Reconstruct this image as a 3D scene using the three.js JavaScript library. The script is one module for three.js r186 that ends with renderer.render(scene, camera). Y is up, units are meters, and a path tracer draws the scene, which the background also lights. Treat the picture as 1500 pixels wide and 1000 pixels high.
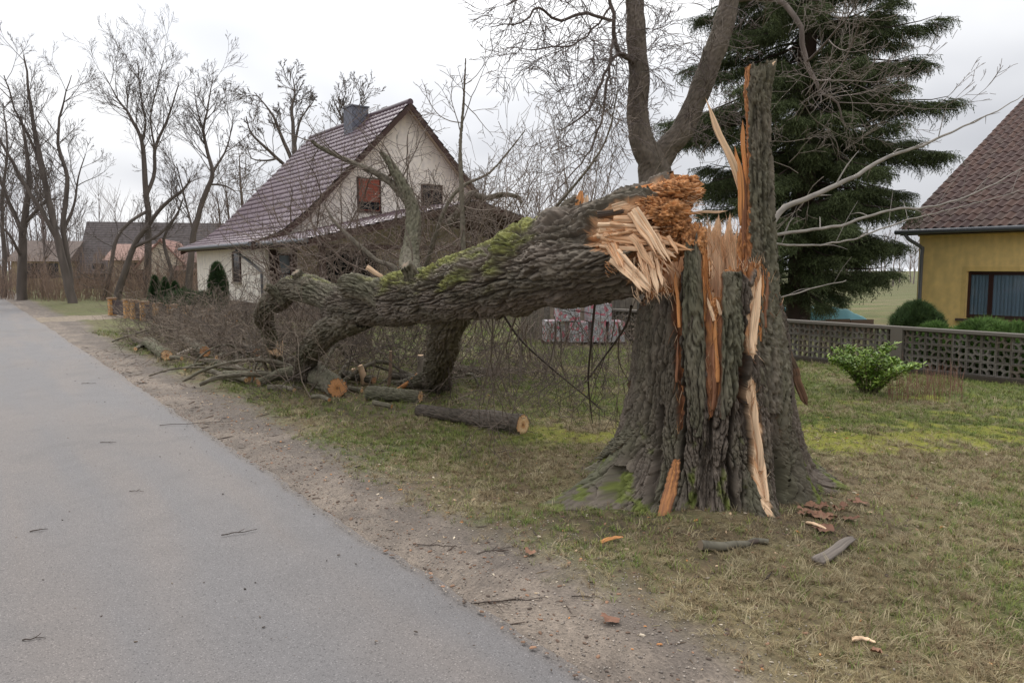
import * as THREE from 'three';
import { mergeGeometries } from 'three/addons/utils/BufferGeometryUtils.js';

// ───────────────────────── camera, sky, sun, exposure ─────────────────────────
const scene = new THREE.Scene();
const CAM_H = 1.75, PITCH = Math.atan(108 / 1125), FPX = 1125;
const camera = new THREE.PerspectiveCamera(2 * Math.atan(500 / FPX) * 180 / Math.PI, 1.5, 0.05, 900);
camera.position.set(0, CAM_H, 0);
camera.rotation.set(-PITCH, 0, 0);
const renderer = new THREE.WebGLRenderer({ antialias: true });
renderer.toneMapping = THREE.LinearToneMapping;
renderer.toneMappingExposure = 1.36;
renderer.shadowMap.enabled = true;

// seeded random and gradient noise
function rng(seed) { let a = seed >>> 0; return () => { a = (a + 0x6D2B79F5) | 0; let t = Math.imul(a ^ (a >>> 15), 1 | a); t = (t + Math.imul(t ^ (t >>> 7), 61 | t)) ^ t; return ((t ^ (t >>> 14)) >>> 0) / 4294967296; }; }
const PERM = new Uint8Array(512), GX = new Float32Array(256), GY = new Float32Array(256), GZ = new Float32Array(256);
{
  const r = rng(77), p = Array.from({ length: 256 }, (_, i) => i);
  for (let i = 255; i > 0; i--) { const j = Math.floor(r() * (i + 1)); [p[i], p[j]] = [p[j], p[i]]; }
  for (let i = 0; i < 512; i++) PERM[i] = p[i & 255];
  for (let i = 0; i < 256; i++) { const z = r() * 2 - 1, t = r() * 6.28318, s = Math.sqrt(1 - z * z); GX[i] = s * Math.cos(t); GY[i] = s * Math.sin(t); GZ[i] = z; }
}
function noise(x, y, z) {           // about -0.8 … 0.8
  const xi = Math.floor(x), yi = Math.floor(y), zi = Math.floor(z), X = x - xi, Y = y - yi, Z = z - zi;
  const u = X * X * X * (X * (X * 6 - 15) + 10), v = Y * Y * Y * (Y * (Y * 6 - 15) + 10), w = Z * Z * Z * (Z * (Z * 6 - 15) + 10);
  const a0 = PERM[xi & 255], a1 = PERM[(xi + 1) & 255], yj = yi & 255, yk = (yi + 1) & 255, zj = zi & 255, zk = (zi + 1) & 255;
  const b00 = PERM[a0 + yj], b01 = PERM[a0 + yk], b10 = PERM[a1 + yj], b11 = PERM[a1 + yk];
  const d = (g, x1, y1, z1) => GX[g] * x1 + GY[g] * y1 + GZ[g] * z1;
  const n000 = d(PERM[b00 + zj], X, Y, Z), n100 = d(PERM[b10 + zj], X - 1, Y, Z), n010 = d(PERM[b01 + zj], X, Y - 1, Z), n110 = d(PERM[b11 + zj], X - 1, Y - 1, Z);
  const n001 = d(PERM[b00 + zk], X, Y, Z - 1), n101 = d(PERM[b10 + zk], X - 1, Y, Z - 1), n011 = d(PERM[b01 + zk], X, Y - 1, Z - 1), n111 = d(PERM[b11 + zk], X - 1, Y - 1, Z - 1);
  const x00 = n000 + u * (n100 - n000), x10 = n010 + u * (n110 - n010), x01 = n001 + u * (n101 - n001), x11 = n011 + u * (n111 - n011);
  const y0 = x00 + v * (x10 - x00), y1 = x01 + v * (x11 - x01);
  return (y0 + w * (y1 - y0)) * 1.5;
}
function fbm(x, y, z, o = 4) { let s = 0, a = 0.5, t = 0; for (let i = 0; i < o; i++) { s += a * noise(x, y, z); t += a; x = x * 2.03 + 11.3; y = y * 2.03 + 5.7; z = z * 2.03 + 3.1; a *= 0.5; } return s / t; }
const clamp = (x, a = 0, b = 1) => x < a ? a : x > b ? b : x;
const sstep = (a, b, x) => { const t = clamp((x - a) / (b - a)); return t * t * (3 - 2 * t); };
const mix = (a, b, t) => a + (b - a) * t;
const s2l = (c) => { c /= 255; return c <= 0.04045 ? c / 12.92 : Math.pow((c + 0.055) / 1.055, 2.4); };
const col = (r, g, b) => [s2l(r), s2l(g), s2l(b)];           // sRGB bytes to linear
const mixc = (a, b, t) => [a[0] + (b[0] - a[0]) * t, a[1] + (b[1] - a[1]) * t, a[2] + (b[2] - a[2]) * t];
const mulc = (a, k) => [a[0] * k, a[1] * k, a[2] * k];
function lut(tab, x) { if (x <= tab[0][0]) return tab[0][1]; for (let i = 1; i < tab.length; i++) if (x <= tab[i][0]) { const t = (x - tab[i - 1][0]) / (tab[i][0] - tab[i - 1][0]); return mix(tab[i - 1][1], tab[i][1], t); } return tab[tab.length - 1][1]; }

// overcast sky: thin bright cloud towards the hidden sun, bluish grey cloud elsewhere
const SUN = new THREE.Vector3(-0.22, 0.72, -0.66).normalize();
{
  const w = 1024, h = 512, d = new Float32Array(w * h * 4);
  for (let j = 0; j < h; j++) for (let i = 0; i < w; i++) {
    const el = ((j + 0.5) / h - 0.5) * Math.PI, az = ((i + 0.5) / w - 0.5) * 2 * Math.PI;
    const y = Math.sin(el), c = Math.cos(el), x = c * Math.cos(az), z = c * Math.sin(az);
    const yy = Math.abs(y), k = 1 / (yy + 0.32);
    const n = fbm(x * k * 1.3 + 4, yy * 2.2, z * k * 1.3 + 9, 5), n2 = fbm(x * k * 3.1 + 14, yy * 4, z * k * 3.1 + 1, 4);
    const glow = Math.pow(clamp(x * SUN.x + y * SUN.y + z * SUN.z), 4);
    let L = 0.44 + 0.66 * yy + 0.5 * glow + 0.27 * n + 0.12 * n2;
    const grey = clamp(0.75 - 0.6 * glow - 0.9 * n - 0.3 * n2);
    const o = (j * w + i) * 4;
    d[o] = L * (1 - 0.075 * grey); d[o + 1] = L * (1 - 0.05 * grey); d[o + 2] = L * (1 + 0.015 * grey); d[o + 3] = 1;
  }
  const t = new THREE.DataTexture(d, w, h, THREE.RGBAFormat, THREE.FloatType);
  t.mapping = THREE.EquirectangularReflectionMapping; t.magFilter = THREE.LinearFilter; t.minFilter = THREE.LinearFilter; t.needsUpdate = true;
  scene.background = t; scene.environment = t;
}
const sun = new THREE.DirectionalLight(new THREE.Color(1, 0.965, 0.92), 1.25);
sun.position.copy(SUN).multiplyScalar(60); sun.castShadow = true; sun.shadow.radius = 26;
sun.shadow.mapSize.set(2048, 2048);
Object.assign(sun.shadow.camera, { left: -40, right: 40, top: 40, bottom: -40, near: 1, far: 160 });
scene.add(sun); scene.add(sun.target);

// ───────────────────────── places ─────────────────────────
// road frame: u runs along the road, v across it to the right
const A = Math.atan(810 / 1125), SA = Math.sin(A), CA = Math.cos(A);
const wx = (u, v) => -SA * u + CA * v, wz = (u, v) => -CA * u - SA * v;
const uOf = (x, z) => -SA * x - CA * z, vOf = (x, z) => CA * x - SA * z;
const cP = Math.cos(PITCH), sP = Math.sin(PITCH);
function ray(px, py) { const x = (px - 750) / FPX, y = (500 - py) / FPX; return [x, y * cP - sP, -(cP + y * sP)]; }
function at(px, py, D) { const r = ray(px, py), k = -D / r[2]; return new THREE.Vector3(r[0] * k, CAM_H + r[1] * k, -D); }
function gnd(px, py, h = 0) { const r = ray(px, py), k = (h - CAM_H) / r[1]; return new THREE.Vector3(r[0] * k, h, r[2] * k); }
function onU(px, py, U) { const r = ray(px, py), k = U / uOf(r[0], r[2]); return { v: vOf(r[0], r[2]) * k, y: CAM_H + r[1] * k, u: U }; }
function onV(px, py, V) { const r = ray(px, py), k = V / vOf(r[0], r[2]); return { u: uOf(r[0], r[2]) * k, y: CAM_H + r[1] * k, v: V }; }

// ───────────────────────── mesh helpers ─────────────────────────
const taken = {};
function numbered(n) { if (!(n in taken)) { taken[n] = 0; return n; } taken[n]++; return n + '_' + String(taken[n]).padStart(3, '0'); }
function shade(m) { m.castShadow = true; m.receiveShadow = true; return m; }
function mesh(name, geo, mat, parent) { const m = shade(new THREE.Mesh(geo, mat)); m.name = parent ? name : numbered(name); (parent || scene).add(m); return m; }
function tag(o, label, category, group) { o.userData.label = label; if (category) o.userData.category = category; if (group) o.userData.group = group; return o; }
function thing(name, label, category, x = 0, y = 0, z = 0, turn = 0, group) { const g = new THREE.Group(); g.name = numbered(name); g.position.set(x, y, z); g.rotation.y = turn; scene.add(g); return tag(g, label, category, group); }
function structure(o) { o.userData.kind = 'structure'; return o; }
function stuff(o) { o.userData.kind = 'stuff'; return o; }
const std = (c, rough = 0.85, o = {}) => { const m = new THREE.MeshStandardMaterial({ roughness: rough, metalness: 0, ...o }); if (c) m.color.setRGB(...c); return m; };
const vmat = (rough = 0.9, o = {}) => new THREE.MeshStandardMaterial({ vertexColors: true, roughness: rough, metalness: 0, ...o });

class Geo {                      // growing indexed geometry with colours
  constructor() { this.p = []; this.c = []; this.i = []; this.off = [0, 0, 0]; }
  v(x, y, z, c) { this.p.push(x - this.off[0], y - this.off[1], z - this.off[2]); this.c.push(c[0], c[1], c[2]); return this.p.length / 3 - 1; }
  t(a, b, c) { this.i.push(a, b, c); }
  q(a, b, c, d) { this.i.push(a, b, c, a, c, d); }
  get empty() { return !this.i.length; }
  build() { const g = new THREE.BufferGeometry(); g.setAttribute('position', new THREE.Float32BufferAttribute(this.p, 3)); g.setAttribute('color', new THREE.Float32BufferAttribute(this.c, 3)); g.setIndex(this.i); g.computeVertexNormals(); return g; }
}
const V3 = (x, y, z) => new THREE.Vector3(x, y, z);
// catmull-rom through [Vector3, radius] control points
function spline(ctrl, step) {
  const out = [];
  for (let i = 0; i < ctrl.length - 1; i++) {
    const p0 = ctrl[Math.max(0, i - 1)], p1 = ctrl[i], p2 = ctrl[i + 1], p3 = ctrl[Math.min(ctrl.length - 1, i + 2)];
    const n = Math.max(1, Math.ceil(p1[0].distanceTo(p2[0]) / step));
    for (let k = 0; k < n; k++) {
      const t = k / n, t2 = t * t, t3 = t2 * t;
      const f = (a, b, c, d) => 0.5 * (2 * b + (c - a) * t + (2 * a - 5 * b + 4 * c - d) * t2 + (3 * b - a - 3 * c + d) * t3);
      out.push([V3(f(p0[0].x, p1[0].x, p2[0].x, p3[0].x), f(p0[0].y, p1[0].y, p2[0].y, p3[0].y), f(p0[0].z, p1[0].z, p2[0].z, p3[0].z)), mix(p1[1], p2[1], t)]);
    }
  }
  out.push([ctrl[ctrl.length - 1][0].clone(), ctrl[ctrl.length - 1][1]]);
  return out;
}
function frames(pts) {           // parallel transport
  const fr = []; let n = null;
  for (let i = 0; i < pts.length; i++) {
    const a = pts[Math.max(0, i - 1)][0], b = pts[Math.min(pts.length - 1, i + 1)][0];
    const t = b.clone().sub(a).normalize();
    if (!n) { n = Math.abs(t.y) < 0.9 ? V3(0, 1, 0) : V3(1, 0, 0); }
    n = n.clone().addScaledVector(t, -n.dot(t)).normalize();
    fr.push([t, n, t.clone().cross(n)]);
  }
  return fr;
}
// plain tube; disp(x,y,z,ang,along) gives a radius offset, colour may be a function of the point
function tube(g, pts, sides, colour, disp, capEnd = true, capColour) {
  const fr = frames(pts), rows = []; let along = 0;
  for (let i = 0; i < pts.length; i++) {
    if (i) along += pts[i][0].distanceTo(pts[i - 1][0]);
    const [p, r] = pts[i], [, n, b] = fr[i], row = [];
    for (let k = 0; k < sides; k++) {
      const a = k / sides * Math.PI * 2, cx = Math.cos(a), sx = Math.sin(a);
      const dx = n.x * cx + b.x * sx, dy = n.y * cx + b.y * sx, dz = n.z * cx + b.z * sx;
      const rr = disp ? r + disp(p.x + dx * r, p.y + dy * r, p.z + dz * r, a, along, r) : r;
      const X = p.x + dx * rr, Y = p.y + dy * rr, Z = p.z + dz * rr;
      row.push(g.v(X, Y, Z, typeof colour === 'function' ? colour(X, Y, Z, dy, along, rr - r) : colour));
    }
    rows.push(row);
  }
  for (let i = 0; i < rows.length - 1; i++) for (let k = 0; k < sides; k++) { const k2 = (k + 1) % sides; g.q(rows[i][k], rows[i][k2], rows[i + 1][k2], rows[i + 1][k]); }
  const cc = capColour || (typeof colour === 'function' ? [0.2, 0.15, 0.1] : colour);
  for (const e of capEnd === 'both' ? [0, 1] : capEnd ? [1] : []) {
    const j = e ? rows.length - 1 : 0, p = pts[j][0], m = g.v(p.x, p.y, p.z, cc);
    const ring = rows[j].map((q) => g.v(g.p[q * 3] + g.off[0], g.p[q * 3 + 1] + g.off[1], g.p[q * 3 + 2] + g.off[2], cc));
    for (let k = 0; k < sides; k++) e ? g.t(ring[k], ring[(k + 1) % sides], m) : g.t(ring[(k + 1) % sides], ring[k], m);
  }
  return rows;
}
// a bent leaf-like blade / splinter of wood between two points
function shard(g, p0, p1, w, th, facing, colour, r, tip = 0.08, bend = 0) {
  const d = p1.clone().sub(p0), L = d.length(); d.normalize();
  const side = d.clone().cross(facing).normalize(), nrm = side.clone().cross(d).normalize();
  const n = 12, rows = [];
  const ph = r() * 50;
  for (let i = 0; i <= n; i++) {
    const t = i / n, rag = 0.8 + 0.12 * noise(ph, 2, 2), wd = w * (t < rag ? mix(1, 0.8, t / rag) : mix(0.8, tip, (t - rag) / (1 - rag))) * (1 + 0.22 * noise(t * 3, ph, 1)), thk = th * mix(1, 0.3, t);
    const c = p0.clone().addScaledVector(d, L * t).addScaledVector(nrm, bend * Math.sin(t * 2.2) + 0.008 * noise(t * 4, ph, 7)).addScaledVector(side, 0.012 * noise(t * 2.2, ph, 3) * (L / 0.3));
    const row = [];
    const K = w > 0.045 ? 12 : 6;
    for (let s = 0; s < 2; s++) for (let k = 0; k <= K; k++) {
      const e = (s ? 1 - k / K : k / K) * 2 - 1, fx = e * w * 55, rib = 0.5 * noise(fx, t * 1.2, ph + s * 9) + 0.25 * noise(fx * 2.7, t * 2, ph);
      const saw = t > 0.55 ? (t - 0.55) * 0.22 * L * noise(fx * 1.6, ph, 5) : 0;
      const q = c.clone().addScaledVector(side, e * wd * 0.5).addScaledVector(d, saw).addScaledVector(nrm, (s ? -1 : 1) * thk * 0.5 * ((1 - e * e) * 0.6 + 0.4) * (1 + rib * 1.5));
      const f = 1 + 0.5 * noise(fx * 0.8, t * 1.4, ph + 20) + 0.4 * noise(fx * 2.4, t * 3, ph);
      row.push(g.v(q.x, q.y, q.z, mulc(typeof colour === 'function' ? colour(t, e) : colour, clamp(f, 0.4, 1.4))));
    }
    rows.push(row);
  }
  const M = rows[0].length;
  for (let i = 0; i < n; i++) for (let k = 0; k < M; k++) { const k2 = (k + 1) % M; g.q(rows[i][k], rows[i][k2], rows[i + 1][k2], rows[i + 1][k]); }
  const m0 = g.v(p0.x, p0.y, p0.z, typeof colour === 'function' ? colour(0, 0) : colour); for (let k = 0; k < M; k++) g.t(rows[0][(k + 1) % M], rows[0][k], m0);
}
function boxGeo(x0, x1, y0, y1, z0, z1) { const g = new THREE.BoxGeometry(x1 - x0, y1 - y0, z1 - z0); g.translate((x0 + x1) / 2, (y0 + y1) / 2, (z0 + z1) / 2); return g; }
function tex(size, f, srgb = true, h = size) {       // f(i,j) -> [r,g,b] 0..255
  const d = new Uint8Array(size * h * 4);
  for (let j = 0; j < h; j++) for (let i = 0; i < size; i++) { const c = f(i, j), o = (j * size + i) * 4; d[o] = clamp(c[0], 0, 255); d[o + 1] = clamp(c[1], 0, 255); d[o + 2] = clamp(c[2], 0, 255); d[o + 3] = 255; }
  const t = new THREE.DataTexture(d, size, h); t.wrapS = t.wrapT = THREE.RepeatWrapping; t.magFilter = THREE.LinearFilter; t.minFilter = THREE.LinearMipmapLinearFilter; t.generateMipmaps = true;
  if (srgb) t.colorSpace = THREE.SRGBColorSpace; t.needsUpdate = true; return t;
}
// ───────────────────────── ground, verge, driveway, road ─────────────────────────
const STUMP = V3(1.56, 0, -6.02);
const roadEdge = (u) => 2.09 + 0.05 * noise(u * 0.55, 3.3, 0) + 0.035 * noise(u * 2.6, 1.3, 5) + 0.018 * noise(u * 9, 8.1, 2) - (u > 52 ? Math.pow(u - 52, 2) * 0.05 : 0);
const vergeEdge = (u, v) => 2.84 + 0.2 * noise(u * 0.35, 7.7, 1) + 0.16 * noise(u * 1.7, v * 1.7, 4) + 0.10 * noise(u * 6, v * 6, 9) + (u < 3 ? (3 - u) * -0.10 : 0);
function mossMask(x, z, v, n2, n3) {      // yellow green cushions beyond the stump
  const band = Math.exp(-Math.pow((z + 7.9 + 0.5 * noise(x * 0.4, 1, 4)) / 0.75, 2)) * 0.72 + Math.exp(-Math.pow((z + 10) / 1.3, 2)) * 0.3;
  return sstep(0.4, 0.66, band + n2 * 0.85 + n3 * 0.5) * sstep(4.0, 5.0, v);
}
function gh(x, z) {                       // height of the ground
  const u = uOf(x, z), v = vOf(x, z);
  const onRoad = sstep(2.25, 2.0, v) * sstep(-3.3, -2.9, v);
  let h = 0.025 * noise(x * 0.45, 1, z * 0.45) + 0.014 * noise(x * 1.7, 5, z * 1.7) + 0.006 * noise(x * 6, 2, z * 6);
  h += 0.02 * sstep(2.8, 4.2, v) - 0.012;
  const ds = Math.hypot(x - STUMP.x, z - STUMP.z); h += 0.03 * sstep(1.6, 0.7, ds);
  return mix(h, -0.035, onRoad);
}
{
  // fine neutral grain, metres 3 x 3
  const N = 1024, grain = tex(N, (i, j) => {
    const a = i / N * Math.PI * 2, b = j / N * Math.PI * 2, X = Math.cos(a) * 3.1, Y = Math.sin(a) * 3.1, Z = Math.cos(b) * 3.1, W = Math.sin(b) * 3.1;
    let n = 0.55 * noise(X * 9 + Z * 4, Y * 9 - W * 5, Z * 9 + W * 3 + X * 2) + 0.5 * noise(X * 22 + Z * 9, Y * 22 + W * 11, Z * 22 - W * 7);
    const st = ((i * 73856093) ^ (j * 19349663)) >>> 0; n += (((st % 1000) / 1000) - 0.5) * 0.55;
    const v = 206 + 62 * n; return [v, v * 0.985, v * 0.96];
  });
  const cv = [], cu = [];
  const run = (arr, a, b, s) => { for (let x = a; x < b - 1e-6; x += s) arr.push(x); };
  run(cv, -300, -60, 60); run(cv, -60, -4, 8); run(cv, -4, 1.9, 0.9); run(cv, 1.9, 10, 0.055); run(cv, 10, 16, 0.12); run(cv, 16, 40, 0.8); run(cv, 40, 100, 10); run(cv, 100, 401, 75);
  run(cu, -300, -40, 65); run(cu, -40, -3, 4); run(cu, -3, 12, 0.06); run(cu, 12, 20, 0.11); run(cu, 20, 40, 0.3); run(cu, 40, 80, 2); run(cu, 80, 140, 15); run(cu, 140, 501, 90);
  const pos = [], colr = [], uv = [], kind = [];
  const straw = col(150, 138, 100), green = col(110, 122, 62), moss = col(158, 160, 48), soil = col(92, 78, 65), leafy = col(128, 108, 84), sand = col(168, 155, 143), sandDark = col(134, 124, 116);
  for (const u of cu) for (const v of cv) {
    const x = wx(u, v), z = wz(u, v), y = gh(x, z);
    pos.push(x, y, z); uv.push(x / 3, z / 3);
    const n1 = fbm(x * 0.5, 3, z * 0.5, 3), n2 = fbm(x * 1.7, 9, z * 1.7, 3), n3 = fbm(x * 5.5, 4, z * 5.5, 3), n4 = noise(x * 19, 6, z * 19);
    // lawn: straw and green, with moss cushions and bare soil
    const ds = Math.hypot(x - STUMP.x, (z - STUMP.z) * 1.0);
    let c = mixc(straw, green, sstep(-0.28, 0.45, n1 * 0.9 + n2 * 0.5 + n3 * 0.35 - 0.05 + 0.22 * sstep(6.2, 8.5, -z)));
    const bare = sstep(0.05, 0.5, n2 * 0.7 + n3 * 0.6 + 0.32 * sstep(4.0, 3.0, v) + 0.5 * sstep(2.0, 1.0, ds) - 0.1);
    c = mixc(c, mixc(soil, leafy, sstep(-0.4, 0.4, n3)), bare * 0.85);
    c = mixc(c, moss, mossMask(x, z, v, n2, n3) * 0.9);
    // the brush and its litter brown the ground along the fallen crown
    const br = sstep(5.5, 8.5, u) * sstep(26, 18, u) * sstep(3.0, 3.8, v) * sstep(7.6, 5.2, v);
    c = mixc(c, mixc(soil, leafy, 0.5 + 0.5 * n3), br * 0.75 * sstep(-0.5, 0.2, n2 + 0.25));
    // far meadow
    c = mixc(c, mixc(col(126, 122, 78), col(112, 118, 62), 0.5 + n1), sstep(18, 30, u) * sstep(2.9, 3.6, v));
    let k = 0;
    const e = vergeEdge(u, v) + (u > 20 ? 0.3 * sstep(20, 30, u) : 0);
    const drive = Math.abs(u - 30.6 + 0.25 * noise(v, 2, 2)) < 1.35 && v > 2 && v < 5.2;
    const g = sstep(e + 0.28, e - 0.22, v);
    if (v < e || drive) k = drive ? 2 : 1;
    const sc = mixc(mixc(sand, sandDark, sstep(-0.35, 0.4, n2 + n3 * 0.6 + 0.35 * sstep(2.35, 2.75, v))), soil, sstep(0.25, 0.7, n3 + n4 * 0.4) * 0.4);
    c = mixc(c, drive ? col(172, 158, 140) : sc, drive ? 1 : g);
    c = mulc(c, clamp(1 + 0.28 * n4 + 0.2 * n3, 0.5, 1.5) * 0.9);
    colr.push(...c); kind.push(k);
  }
  const idx = [[], [], []], W = cv.length;
  for (let a = 0; a < cu.length - 1; a++) for (let b = 0; b < W - 1; b++) {
    const p = a * W + b, k = (cv[b] > -3.1 ? kind[p] : 0);
    idx[k].push(p, p + 1, p + W + 1, p, p + W + 1, p + W);
  }
  const base = new THREE.BufferGeometry();
  base.setAttribute('position', new THREE.Float32BufferAttribute(pos, 3)); base.setAttribute('color', new THREE.Float32BufferAttribute(colr, 3)); base.setAttribute('uv', new THREE.Float32BufferAttribute(uv, 2));
  base.setIndex(idx[0].concat(idx[1], idx[2])); base.computeVertexNormals();
  const gm = vmat(0.96, { map: grain, bumpMap: grain, bumpScale: 0.012, side: THREE.DoubleSide });
  const sub = (list) => {                 // compact copy of the faces of one kind
    const map = new Map(), P = [], C = [], U = [], Nn = [], I = [];
    for (const i of list) { let m = map.get(i); if (m === undefined) { m = map.size; map.set(i, m); for (let k = 0; k < 3; k++) { P.push(pos[i * 3 + k]); C.push(colr[i * 3 + k]); Nn.push(base.attributes.normal.array[i * 3 + k]); } U.push(uv[i * 2], uv[i * 2 + 1]); } I.push(m); }
    const g = new THREE.BufferGeometry(); g.setAttribute('position', new THREE.Float32BufferAttribute(P, 3)); g.setAttribute('color', new THREE.Float32BufferAttribute(C, 3)); g.setAttribute('uv', new THREE.Float32BufferAttribute(U, 2)); g.setAttribute('normal', new THREE.Float32BufferAttribute(Nn, 3)); g.setIndex(I); return g;
  };
  structure(tag(mesh('ground', sub(idx[0]), gm), 'winter lawn of straw, green grass, moss and bare soil', 'lawn'));
  structure(tag(mesh('verge', sub(idx[1]), gm), 'strip of sandy gravel and dirt beside the asphalt', 'verge'));
  structure(tag(mesh('driveway', sub(idx[2]), gm), 'pale sandy driveway leading to the brick gate posts', 'driveway'));

  // asphalt
  const R = rng(5), M = 1024, sp = new Float32Array(M * M);
  for (let k = 0; k < 60000; k++) { const x = R() * M, y = R() * M, r = 0.8 + R() * R() * 2.6, s = (R() - 0.46) * 1.1; for (let j = -4; j <= 4; j++) for (let i = -4; i <= 4; i++) { const d = Math.hypot(i, j); if (d < r) { const q = ((y + j + M) & (M - 1)) * M + ((x + i + M) & (M - 1)); sp[q] = s * (1 - 0.4 * d / r); } } }
  const asphalt = tex(M, (i, j) => { const v = 190 + 120 * sp[j * M + i] + (R() - 0.5) * 26; return [v, v * 0.99, v * 0.985]; });
  const ab = tex(M, (i, j) => { const v = 128 + 105 * sp[j * M + i] + (R() - 0.5) * 20; return [v, v, v]; }, false);
  const am = vmat(0.72, { map: asphalt, bumpMap: ab, bumpScale: 0.007 });
  const g = new Geo(), uvs = [], vs = []; for (let k = 0; k <= 46; k++) vs.push(k / 46);
  const us = []; run(us, -6, 14, 0.08); run(us, 14, 40, 0.25); run(us, 40, 64, 0.8);
  const warm = col(160, 152, 147), cool = col(150, 147, 147), dark = col(130, 126, 124), dusty = col(158, 146, 134);
  const rowN = vs.length + 1;
  for (const u of us) {
    const e = roadEdge(u);
    for (let k = 0; k <= vs.length; k++) {
      const edge = k === vs.length, f = edge ? 1 : vs[k], left = -2.95 - (u > 52 ? Math.pow(u - 52, 2) * 0.09 : 0), v = mix(left, e, f) + (edge ? 0.012 : 0), x = wx(u, v), z = wz(u, v);
      const y = edge ? -0.03 : 0.012 - 0.014 * Math.pow(Math.abs(f * 2 - 1), 2) + 0.004 * noise(x * 0.8, 3, z * 0.8) - (f > 0.99 ? 0.006 : 0);
      const n = fbm(x * 0.35, 2, z * 0.35, 3), n2 = fbm(u * 0.25, 7, v * 2.2, 3), n3 = fbm(x * 3, 5, z * 3, 3);
      let c = mixc(cool, warm, sstep(-0.3, 0.3, n2 + 0.4 * n)); c = mixc(c, dark, sstep(0.0, 0.5, n3 * 0.8 + n * 0.7) * 0.6);
      c = mixc(c, dusty, sstep(0.12, 0.0, e - v + 0.06 * n3) * 0.7);
      if (edge) c = col(80, 72, 66);
      g.v(x, y, z, mulc(c, 0.84 * (1 + 0.16 * n3))); uvs.push(x / 1.6, z / 1.6);
    }
  }
  for (let a = 0; a < us.length - 1; a++) for (let b = 0; b < rowN - 1; b++) { const p = a * rowN + b; g.q(p, p + 1, p + rowN + 1, p + rowN); }
  const rg = g.build(); rg.setAttribute('uv', new THREE.Float32BufferAttribute(uvs, 2));
  structure(tag(mesh('road', rg, am), 'grey asphalt lane with a crumbled edge', 'road'));
}
// ───────────────────────── broken stump ─────────────────────────
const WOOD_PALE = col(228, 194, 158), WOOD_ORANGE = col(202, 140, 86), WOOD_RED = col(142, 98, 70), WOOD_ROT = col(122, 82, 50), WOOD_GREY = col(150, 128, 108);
const BARK_A = col(122, 111, 99), BARK_B = col(88, 77, 68), BARK_DARK = col(92, 74, 58), BARK_GREEN = col(108, 110, 84), MOSS_G = col(112, 124, 42);
// furrowed bark: depth of the furrows in metres (negative), s stretched along the grain
function barkRelief(x, y, z, k = 1, stretch = 5) {       // y runs along the grain
  const wxp = x + 0.035 * noise(x * 5, y * 2.2, z * 5), wzp = z + 0.035 * noise(x * 5 + 9, y * 2.2, z * 5 + 4);
  const f = 15 / k, a = Math.abs(noise(wxp * f, y * f / (stretch * 1.6), wzp * f)), b = Math.abs(noise(wxp * f * 2.1 + 7, y * f * 2.1 / (stretch * 1.1), wzp * f * 2.1));
  const e = Math.abs(noise(wxp * f * 4.6 + 3, y * f * 4.6 / (stretch * 1.7), wzp * f * 4.6)), c = noise(wxp * f * 6, y * f * 6 / 3.5, wzp * f * 6), d = noise(wxp * f * 12, y * f * 12 / 2, wzp * f * 12), cr = Math.abs(noise(wxp * f * 0.8, y * f * 0.6, wzp * f * 0.8 + 5));
  return -(0.056 * k * (1 - sstep(0, 0.135, a)) + 0.028 * k * (1 - sstep(0, 0.17, b)) + 0.015 * k * (1 - sstep(0, 0.24, e)) + 0.012 * k * (1 - sstep(0, 0.06, cr)) * sstep(0.08, 0.25, a)) + 0.006 * k * c + 0.006 * k * d;
}
function barkColour(rel, n, n2, green, k = 1) {
  let c = mixc(BARK_A, BARK_B, clamp(0.5 + 0.9 * n));
  c = mixc(c, BARK_GREEN, green);
  return mulc(c, clamp(1 + 0.5 * n2, 0.45, 1.6));
}
const fibre = (a, h, k = 1) => 0.6 * noise(a * 70 * k, h * 3.5, 3) + 0.4 * noise(a * 170 * k, h * 8, 9);
function strand(g, R, p, dir, L, r, c) {                    // one thin torn fibre
  const d = dir.clone().addScaledVector(randDir(R), 0.45).normalize(), q = p.clone().addScaledVector(d, L * 0.55).addScaledVector(randDir(R), L * 0.08), e = q.clone().addScaledVector(d.addScaledVector(randDir(R), 0.35).normalize(), L * 0.45);
  tube(g, [[p, r], [q, r * 0.8], [e, r * 0.15]], 3, mulc(c, 0.75 + 0.5 * R()), null, false);
}
function randDir(R) { const z = R() * 2 - 1, a = R() * 6.28318, s = Math.sqrt(1 - z * z); return V3(s * Math.cos(a), z, s * Math.sin(a)); }
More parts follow.
